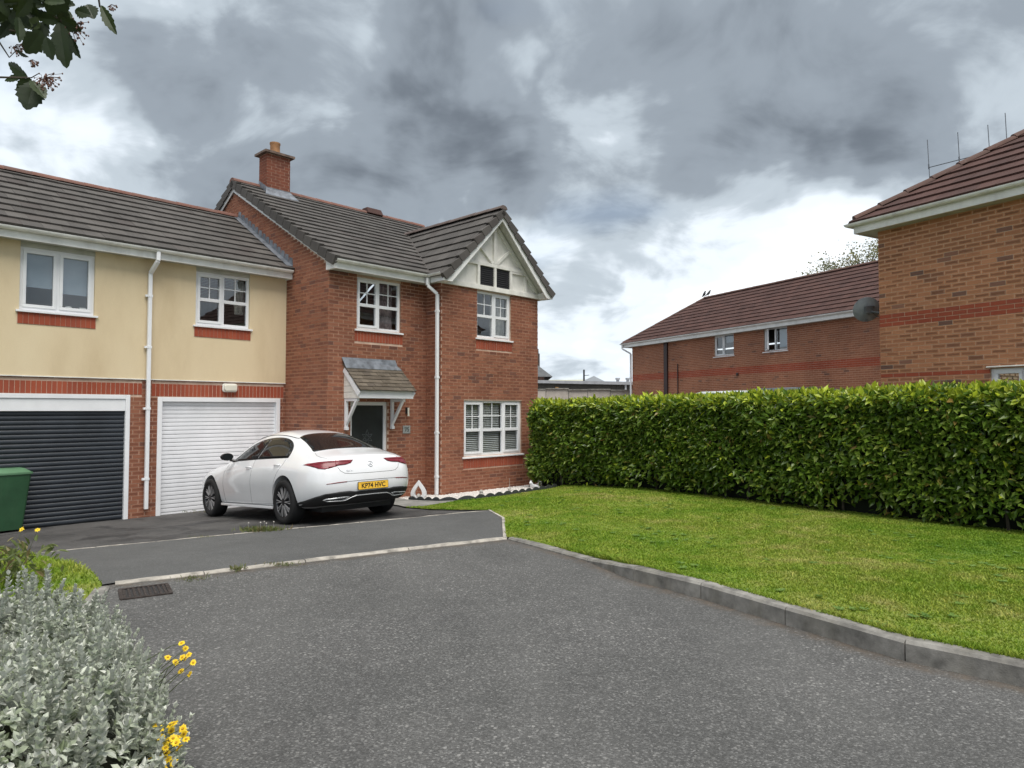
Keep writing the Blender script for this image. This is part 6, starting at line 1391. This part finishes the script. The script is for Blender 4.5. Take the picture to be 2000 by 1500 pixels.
# ------------------------------------------------------------------ the white car
CARO = Vector((-3.6708, 11.8708, -.1905)); CH = R(135); CP = R(3.7746)
MT['carpaint'] = plain('car_white', (.78, .79, .81), .28, .015, 2, coat=1.0); MT['carpaint'].node_tree.nodes
MT['tyre'] = plain('tyre', (.009, .009, .010), .8, .2, 30); MT['rimd'] = plain('rim_dark', (.045, .046, .05), .35, .1, 10, metal=.7); MT['rims'] = plain('rim_machined', (.38, .38, .39), .35, .1, 10, metal=.35)
MT['cglass'] = plain('car_glass', (.010, .012, .013), .04, .05, 2); MT['seam'] = plain('panel_gap', (.045, .045, .048), .7)
MT['trimblack'] = plain('gloss_black', (.010, .010, .011), .25, .1, 5); MT['matblack'] = plain('matt_black', (.014, .014, .015), .6, .1, 10)
dT = Nd('tail_lamp'); dT.set(Base_Color=dT.ramp(dT.noise(dT.coord('Object', (1, 3, 14)), 4, 3, .6), [(.35, (.13, .006, .012)), (.65, (.22, .014, .028))]), Roughness=.35, Coat_Weight=.25); MT['tail'] = dT.mat
MT['reflect'] = plain('red_reflector', (.16, .008, .012), .2); MT['plate'] = plain('plate_yellow', (.88, .52, .05), .45, .03, 10); MT['plettr'] = plain('plate_black', (.02, .016, .012), .6)
car = thing('parked_car', 'white four-door coupe saloon parked before the white garage door', 'car', CARO, rot=Euler((0, CP, CH), 'XYZ'))
# x forward, y left, z up
ST = [
 ([-2.19,-2.19,-2.26,-2.325,-2.335,-2.31,-2.275,-2.235,-2.215,-2.21], [0,.30,.36,.40,.42,.42,.40,.34,.2,0], [.30,.30,.36,.46,.60,.74,.84,.905,.94,.945]),
 ([-2.12,-2.12,-2.17,-2.235,-2.25,-2.225,-2.195,-2.18,-2.19,-2.195], [0,.60,.67,.71,.725,.715,.69,.61,.36,0], [.28,.28,.35,.46,.60,.75,.855,.925,.968,.978]),
 ([-1.97,-1.97,-2.02,-2.06,-2.075,-2.06,-2.04,-2.05,-2.08,-2.09], [0,.70,.79,.835,.85,.835,.785,.665,.385,0], [.25,.25,.33,.46,.60,.77,.895,.965,1.0,1.01]),
 (-1.80, [0,.74,.85,.893,.903,.88,.80,.655,.38,0], [.22,.22,.30,.45,.62,.80,.93,1.015,1.055,1.065]),
 (-1.62, [0,.76,.87,.91,.914,.886,.80,.635,.37,0], [.20,.20,.28,.44,.62,.81,.945,1.065,1.115,1.125]),
 (-1.305,[0,.76,.875,.913,.917,.885,.795,.60,.36,0], [.19,.19,.27,.43,.62,.815,.95,1.175,1.24,1.25]),
 (-1.0, [0,.76,0.853,0.874,.905,.88,.795,.585,.35,0], [.18,.18,.26,.42,.62,.815,.95,1.275,1.345,1.355]),
 (-.55, [0,.76,0.848,0.866,.898,.875,.80,.60,.36,0], [.18,.18,.255,.41,.62,.81,.95,1.345,1.418,1.432]),
 (-.10, [0,.76,0.848,0.866,.898,.875,.80,.615,.37,0], [.18,.18,.25,.40,.61,.80,.94,1.355,1.432,1.446]),
 (.30, [0,.76,0.848,0.866,.898,.875,.80,.64,.40,0], [.18,.18,.25,.40,.61,.795,.93,1.265,1.345,1.36]),
 (.62, [0,.76,0.848,0.866,.90,.876,.80,.68,.43,0], [.18,.18,.25,.40,.61,.79,.92,1.12,1.185,1.20]),
 (.90, [0,.76,0.848,0.869,.905,.88,.80,.70,.42,0], [.18,.18,.25,.40,.61,.785,.91,.99,1.035,1.045]),
 (1.10,[0,.75,0.848,0.874,.91,.882,.79,.60,.33,0], [.18,.18,.25,.40,.61,.775,.89,.95,.98,.985]),
 (1.425,[0,.74,.865,.905,.913,.88,.78,.57,.3,0], [.18,.18,.25,.40,.60,.755,.86,.91,.935,.94]),
 (1.85,[0,.70,.82,.865,.875,.845,.75,.54,.28,0], [.18,.18,.25,.40,.57,.705,.80,.845,.87,.875]),
 (2.14,[0,.60,.71,.765,.775,.745,.66,.48,.25,0], [.19,.19,.26,.40,.53,.64,.715,.76,.78,.785]),
 (2.30,[0,.40,.50,.55,.56,.53,.46,.33,.18,0], [.23,.23,.29,.39,.49,.575,.63,.66,.675,.68]),
]
m_ = MB(); nh = 10; ringn = 18
for (xx, ys, zs) in ST:
    xl = xx if isinstance(xx, list) else [xx]*10
    for i in range(nh): m_.v.append((xl[i], ys[i], zs[i]))
    for i in range(nh-2, 0, -1): m_.v.append((xl[i], -ys[i], zs[i]))
for s in range(len(ST)-1):
    for k in range(ringn): m_.f.append((s*ringn+k, s*ringn+(k+1) % ringn, (s+1)*ringn+(k+1) % ringn, (s+1)*ringn+k))
def capf(b, flip):
    fs_ = []
    for i in range(nh-1):
        l0, l1 = b+i, b+i+1; r0, r1 = b+(ringn-i) % ringn, b+(ringn-i-1) % ringn
        q = [l0, l1, r1, r0]; q = [v for j, v in enumerate(q) if v not in q[:j]]; fs_.append(tuple(q if not flip else q[::-1]))
    return fs_
m_.f += capf(0, False)+capf((len(ST)-1)*ringn, True); m_.m = [0]*len(m_.f)
tmp = m_.obj('tmp', MT['carpaint'])
bm = bmesh.new(); bm.from_mesh(tmp.data); bmesh.ops.recalc_face_normals(bm, faces=bm.faces)
cl_ = bm.edges.layers.float.get('crease_edge') or bm.edges.layers.float.new('crease_edge')
bm.verts.ensure_lookup_table()
for s in range(len(ST)-1):
    for side in (5, 13):
        e = bm.edges.get((bm.verts[s*ringn+side], bm.verts[(s+1)*ringn+side]))
        if e and s < 7: e[cl_] = .25
    for side in (4, 14):
        e = bm.edges.get((bm.verts[s*ringn+side], bm.verts[(s+1)*ringn+side]))
        if e and 4 < s < 13: e[cl_] = .12
for s_ in (0, 1):
    for k in (7, 8, 9, 10, 11):
        e = bm.edges.get((bm.verts[s_*ringn+k], bm.verts[s_*ringn+k+1] if k < 11 else bm.verts[s_*ringn+k]) ) if k < 11 else None
        if e: e[cl_] = .7 if s_ == 1 else .2
bm.to_mesh(tmp.data); bm.free()
sub = tmp.modifiers.new('s', 'SUBSURF'); sub.levels = 3; sub.render_levels = 3
AX = (1.425, -1.305); WR = .332
cut = MB()
for ax in AX:
    for s in (-1, 1): cut.lathe([(.001, s*.60), (.382, s*.60), (.382, s*1.1), (.001, s*1.1)], 48, (ax, 0, .345), 'y')
cuto = cut.obj('cut', MT['matblack'])
bmc = bmesh.new(); bmc.from_mesh(cuto.data); bmesh.ops.remove_doubles(bmc, verts=bmc.verts, dist=.002); bmesh.ops.recalc_face_normals(bmc, faces=bmc.faces); bmc.to_mesh(cuto.data); bmc.free()
bo = tmp.modifiers.new('b', 'BOOLEAN'); bo.operation = 'DIFFERENCE'; bo.object = cuto; bo.solver = 'EXACT'
dg = bpy.context.evaluated_depsgraph_get(); body_me = bpy.data.meshes.new_from_object(tmp.evaluated_get(dg))
tmp.modifiers.remove(bo); dg = bpy.context.evaluated_depsgraph_get(); smooth_me = bpy.data.meshes.new_from_object(tmp.evaluated_get(dg))
bpy.data.objects.remove(tmp); bpy.data.objects.remove(cuto)
body_me.materials.clear(); body_me.materials.append(MT['carpaint']); body_me.materials.append(MT['matblack'])
for p in body_me.polygons:
    c = p.center; p.use_smooth = True; blk = False
    for ax in AX:
        if math.hypot(c.x-ax, c.z-.345) < .3805 and abs(c.y) > .55: blk = True
    p.material_index = 1 if (blk or c.z < .215) else 0
body = link('body', body_me, car)
bm = bmesh.new(); bm.from_mesh(body_me)
for e in bm.edges:
    if len(e.link_faces) == 2 and e.calc_face_angle(0) > R(50): e.smooth = False
bm.to_mesh(body_me); bm.free()
BV = BVHTree.FromPolygons([v.co[:] for v in smooth_me.vertices], [p.vertices[:] for p in smooth_me.polygons])
AXES = {'rear': (Vector((1, 0, 0)), lambda a, b: Vector((-4, a, b))), 'left': (Vector((0, -1, 0)), lambda a, b: Vector((a, 4, b))), 'right': (Vector((0, 1, 0)), lambda a, b: Vector((a, -4, b))), 'top': (Vector((0, 0, -1)), lambda a, b: Vector((a, b, 4)))}
def hit(axis, a, b, off=0.):
    d_, f_ = AXES[axis]; h = BV.ray_cast(f_(a, b), d_)
    if h[0] is None: h = BV.find_nearest(f_(a, b)+d_*2.6)
    n = h[1]; n = n if n.dot(d_) < 0 else -n
    return h[0]+n*off
def smooth_poly(pts, n=6):
    o_ = []; N_ = len(pts)
    for i in range(N_):
        p0, p1, p2, p3 = [Vector(pts[(i+j-1) % N_]) for j in range(4)]
        for k in range(n):
            t = k/n; o_.append(.5*((2*p1)+(-p0+p2)*t+(2*p0-5*p1+4*p2-p3)*t*t+(-p0+3*p1-3*p2+p3)*t**3))
    return o_
def decal(name, axis, outline, mat, off=.004, step=.035, smooth_n=0, thick=.0, parent=None):
    ol = smooth_poly(outline, smooth_n) if smooth_n else outline
    vs_, fs_ = tri2d([tuple(p) for p in ol], step); P = [hit(axis, p[0], p[1], off) for p in vs_]
    me = bpy.data.meshes.new(name); me.from_pydata(P, [], [tuple(f) for f in fs_]); me.polygons.foreach_set('use_smooth', [True]*len(me.polygons))
    bm = bmesh.new(); bm.from_mesh(me); bmesh.ops.recalc_face_normals(bm, faces=bm.faces); d_ = AXES[axis][0]
    if sum(f.normal.dot(d_)*f.calc_area() for f in bm.faces) > 0: bmesh.ops.reverse_faces(bm, faces=bm.faces)
    # skirt so that the panel has an edge
    be = [e for e in bm.edges if e.is_boundary]; r_ = bmesh.ops.extrude_edge_only(bm, edges=be); nv = [v for v in r_['geom'] if isinstance(v, bmesh.types.BMVert)]
    for v in nv: v.co += d_*(off+.004+thick)
    bm.to_mesh(me); bm.free(); return link(name, me, parent or car, mat)
def seam(name, axis, pts, r=.0022, mat=None, off=.0005, parent=None, step=.04):
    P = []
    for a, b in zip(pts, pts[1:]):
        k = max(1, int(math.dist(a, b)/step)); P += [hit(axis, a[0]+(b[0]-a[0])*j/k, a[1]+(b[1]-a[1])*j/k, off) for j in range(k)]
    P.append(hit(axis, *pts[-1], off)); m_ = MB(); m_.tube(P, r, 5); return m_.obj(name, mat or MT['seam'], parent or car, smooth=2)
# glass
DLO = [(.74, .945), (.50, 1.075), (.28, 1.178), (.02, 1.255), (-.25, 1.298), (-.55, 1.308), (-.82, 1.282), (-1.02, 1.225), (-1.16, 1.145), (-1.225, 1.06), (-1.235, .985), (-1.15, .978), (-.6, .975), (0, .965), (.5, .952)]
for sd_ in ('left', 'right'):
    fr_ = decal('window_surround', sd_, DLO, MT['trimblack'], .002, .05, 4)
    decal('side_window', sd_, [(.58, .965), (.36, 1.10), (.12, 1.205), (-.12, 1.262), (-.345, 1.283), (-.20, .985), (.2, .975)], MT['cglass'], .005, .05, 0, parent=fr_)
    decal('side_window', sd_, [(-.24, .990), (-.385, 1.288), (-.6, 1.288), (-.82, 1.262), (-1.0, 1.205), (-1.13, 1.13), (-1.19, 1.05), (-1.20, 1.0), (-.7, .992)], MT['cglass'], .005, .05, 0, parent=fr_)
RW = [(-.98, .30), (-.965, 0), (-.98, -.30), (-1.03, -.455), (-1.10, -.475), (-1.30, -.50), (-1.52, -.545), (-1.665, -.58), (-1.70, -.50), (-1.715, -.25), (-1.72, 0), (-1.715, .25), (-1.70, .50), (-1.665, .58), (-1.52, .545), (-1.30, .50), (-1.10, .475), (-1.03, .455)]
decal('rear_window', 'top', RW, MT['cglass'], .004, .05, 3)
decal('windscreen', 'top', [(.16, .50), (.12, 0), (.16, -.50), (.45, -.58), (.80, -.66), (.88, -.4), (.92, 0), (.88, .4), (.80, .66), (.45, .58)], MT['cglass'], .004, .06, 3)
for s in (1, -1):
    seam('roof_strip', 'top', [(.12, s*.565), (-.2, s*.535), (-.6, s*.515), (-1.0, s*.50), (-1.06, s*.485)], .006, MT['trimblack'], .002)
# lamps
TLO = [(.828, .868), (.80, .886), (.72, .903), (.56, .911), (.40, .914), (.265, .911), (.315, .868), (.40, .848), (.52, .840), (.62, .812), (.70, .797), (.765, .81), (.80, .838)]
for s in (1, -1):
    tl = decal('tail_light', 'rear', [(a*s, b) for a, b in TLO], MT['tail'], .007, .025, 0)
    seam('lamp_joint', 'rear', [(.53*s, .92), (.555*s, .826)], .003, MT['reflect'], .008, parent=tl); seam('lamp_light_guide', 'rear', [(.80*s, .87), (.66*s, .885), (.50*s, .892), (.33*s, .895)], .004, MT['reflect'], .008, parent=tl)
    decal('reflector', 'rear', [(s*.42, .612), (s*.56, .607), (s*.70, .592), (s*.70, .584), (s*.56, .593), (s*.42, .600)], MT['reflect'], .004, .03)
# bumper, boot lid, badge, plate
seam('bumper_crease', 'rear', [(-.43, .607), (-.2, .612), (.2, .612), (.43, .607)], .003, MT['seam'], .001)
seam('boot_lid_gap', 'rear', [(.53, .82), (.50, .765), (.44, .727), (.36, .718), (0, .715), (-.36, .718), (-.44, .727), (-.50, .765), (-.53, .82)], .0028)
for s in (1, -1): seam('boot_lid_gap', 'top', [(-2.14, .60*s), (-2.0, .645*s), (-1.86, .64*s), (-1.74, .60*s)], .0025)
BLK = [(.885, .262), (.872, .30), (.845, .36), (.79, .415), (.70, .455), (.52, .472), (.38, .475), (.29, .462), (0, .46), (-.29, .462), (-.38, .475), (-.52, .472), (-.70, .455), (-.79, .415), (-.845, .36), (-.872, .30), (-.885, .262), (-.6, .285), (0, .285), (.6, .285)]
dif = decal('rear_diffuser', 'rear', BLK, MT['matblack'], .012, .04)
CHL = [(.66, .352), (.50, .348), (.44, .345), (.40, .352), (.33, .385), (.26, .405), (0, .408), (-.26, .405), (-.33, .385), (-.40, .352), (-.44, .345), (-.50, .348), (-.66, .352)]
MT['silvertrim'] = plain('silver_trim', (.72, .73, .74), .2, .03, 5, metal=.45)
seam('chrome_trim', 'rear', CHL, .0075, MT['silvertrim'], .018, parent=dif)
for s in (1, -1):
    decal('exhaust_trim', 'rear', [(s*.71, .37), (s*.68, .388), (s*.42, .402), (s*.36, .395), (s*.40, .365), (s*.46, .352), (s*.66, .350)], MT['silvertrim'], .016, .03, parent=dif)
    decal('exhaust_opening', 'rear', [(s*.69, .368), (s*.66, .378), (s*.43, .390), (s*.39, .386), (s*.43, .364), (s*.48, .357), (s*.64, .356)], MT['matblack'], .019, .03, parent=dif)
# number plate, lettering, badge
px_ = hit('rear', 0, .53, 0).x-.012; pl_ = MB(); rbox(pl_, -.262, .262, -.006, .004, -.0575, .0575, .012)
pa = pl_.obj('number_plate', MT['matblack'], car); pa.location = (px_, 0, .530); pa.rotation_euler = (0, 0, -math.pi/2)
pi_ = MB(); rbox(pi_, -.256, .256, -.0085, -.006, -.0515, .0515, .010); pi_.obj('plate_face', MT['plate'], pa)
o = link('lettering', text_mesh('KP74 HVC', .098, .0008, sx=.95, bold=.0022), pa, MT['plettr']); o.rotation_euler = (math.pi/2, 0, 0); o.location = (0, -.0095, -.004)
bx_ = hit('rear', 0, .84, 0); nrm_ = (hit('rear', 0, .84, 1.)-bx_).normalized(); zb_ = nrm_; yb_ = Vector((0, 1, 0)); xb_ = yb_.cross(zb_)
badge = MB(); badge.tube([(.042*math.cos(t), .042*math.sin(t), 0) for t in np.linspace(0, 2*math.pi, 33)], .0035, 6)
for k in range(3): a = math.pi/2+k*2*math.pi/3; badge.tube([(0, 0, .003), (.040*math.cos(a), .040*math.sin(a), 0)], [.006, .0018], 5)
bd_ = badge.obj('badge', MT['chrome'], car, smooth=2); lx = Vector((0, -1, 0)); ly = nrm_.cross(lx); bd_.matrix_basis = Matrix((lx, ly, nrm_)).transposed().to_4x4(); bd_.location = bx_+nrm_*.004
bt = hit('rear', .36, .758, .002); o = link('model_script', text_mesh('CLA 200', .030, .001), car, MT['chrome']); o.matrix_basis = bd_.matrix_basis.to_3x3().to_4x4(); o.location = bt
# doors and side details
for s, sd_ in ((1, 'left'), (-1, 'right')):
    seam('door_gap', sd_, [(-.17, .97), (-.18, .80), (-.16, .45), (-.14, .27)], .0022)
    seam('door_gap', sd_, [(-1.20, .97), (-1.19, .88), (-1.10, .78), (-1.02, .66), (-.93, .45), (-.90, .29)], .0022)
    seam('door_gap', sd_, [(.80, .90), (.86, .80), (.88, .5), (.86, .27)], .0022)
    seam('door_gap', sd_, [(.86, .27), (0, .27), (-.90, .29)], .0022)
    m_ = MB(); m_.box(-.95, .95, -.012, .012, -.02, .02); o = m_.obj('sill_trim', MT['carpaint'], car, bevel=.006); o.location = (.05, s*.868, .235)
    for hx, hz in ((-.06, .852), (-1.03, .880)):
        q = hit(sd_, hx, hz, 0.); hb_ = MB(); hb_.tube([(-.085, s*.006, 0), (-.06, s*.030, .004), (.06, s*.030, 0), (.085, s*.006, -.004)], [.010, .012, .012, .010], 8); o = hb_.obj('door_handle', MT['carpaint'], car, smooth=2); o.location = q
        sh_ = MB(); sh_.lathe([(.001, 0), (.05, .0)], 14, (0, 0, 0), 'y'); o = sh_.obj('handle_recess', MT['seam'], o); o.scale = (1.1, 1, .35); o.location = (0, s*.003, -.006)
    seam('side_crease', sd_, [(.95, .435), (.3, .455), (-.4, .48), (-.85, .53)], .0015, MT['carpaint'], 0.)
    q = hit(sd_, .60, .96, 0.); mm = MB(); y1 = s*.20
    P_ = [Vector((.0, s*.02, .0)), Vector((.02, s*.10, .02))]; mm.tube(P_, [.022, .018], 8)
    rg = []
    for xo, kx in ((.055, .55), (.02, .95), (-.035, 1.), (-.05, .9)): rg.append([(xo, s*(.165+.105*kx*math.cos(t)), .075+.065*kx*math.sin(t)) for t in np.linspace(0, 2*math.pi, 17)[:-1]])
    nn = 16; mm.add([v for r_ in rg for v in r_], [(i*nn+k, i*nn+(k+1) % nn, (i+1)*nn+(k+1) % nn, (i+1)*nn+k) for i in range(3) for k in range(nn)]+[tuple(range(nn))[::-1], tuple(3*nn+k for k in range(nn))])
    o = mm.obj('door_mirror', MT['trimblack'], car, smooth=True); o.location = q
    mg = MB(); mg.quad(*[(-.052, s*(.165+.085*math.cos(t)), .075+.05*math.sin(t)) for t in np.linspace(0, 2*math.pi, 15)[:-1]]); mg.obj('mirror_glass', MT['cglass'], o)
# wheels
def rim_meshes():
    m_ = MB()
    for k in range(10):
        a0 = 2*math.pi*k/10
        for dl in (-.10, .10):
            a1 = a0+dl; p = Vector((.055*math.cos(a0), -.012, .055*math.sin(a0))); q = Vector((.222*math.cos(a1), -.002, .222*math.sin(a1))); m_.bar(p, q, .011, .017, (0, -1, 0))
    return m_
for ax in AX:
    for s in (1, -1):
        wc = Vector((ax, s*.80, WR)); W_ = .225
        m_ = MB(); prof = [(.232, -W_/2+.012), (.245, -W_/2), (.290, -W_/2-.004), (.318, -W_/2+.010), (.330, -W_/2+.032), (.332, 0), (.330, W_/2-.032), (.318, W_/2-.010), (.290, W_/2+.004), (.245, W_/2), (.232, W_/2-.012)]
        m_.lathe(prof, 56, (0, 0, 0), 'y'); wh_ = m_.obj('wheel', MT['tyre'], car, smooth=2); wh_.location = wc
        m_ = MB(); m_.lathe([(.236, -.100), (.232, -.106), (.222, -.100), (.215, -.06), (.212, .09), (.232, .10)], 48, (0, 0, 0), 'y'); rb_ = m_.obj('rim', MT['rimd'], wh_, smooth=2)
        o = rim_meshes().obj('spokes', MT['rims'], wh_); o.location = (0, -.085, 0); m_ = MB(); m_.lathe([(.001, -.102), (.03, -.102), (.062, -.095), (.068, -.07), (.07, .0)], 24, (0, 0, 0), 'y'); hub = m_.obj('hub', MT['rimd'], wh_, smooth=True)
        m_ = MB(); m_.lathe([(.001, -.03), (.155, -.03), (.155, -.015)], 32, (0, 0, 0), 'y'); m_.obj('brake_disc', MT['rims'], wh_)
        m_ = MB(); m_.lathe([(.001, -.02), (.225, -.02)], 32, (0, 0, 0), 'y'); m_.obj('rim_back', MT['matblack'], wh_)
        if s > 0: wh_.rotation_euler = (0, 0, math.pi)
m_ = MB(); m_.box(-1.9, 1.9, -.60, .60, .17, .24); m_.obj('underbody', MT['matblack'], car)
print('SCENE OBJECTS', len(bpy.data.objects))
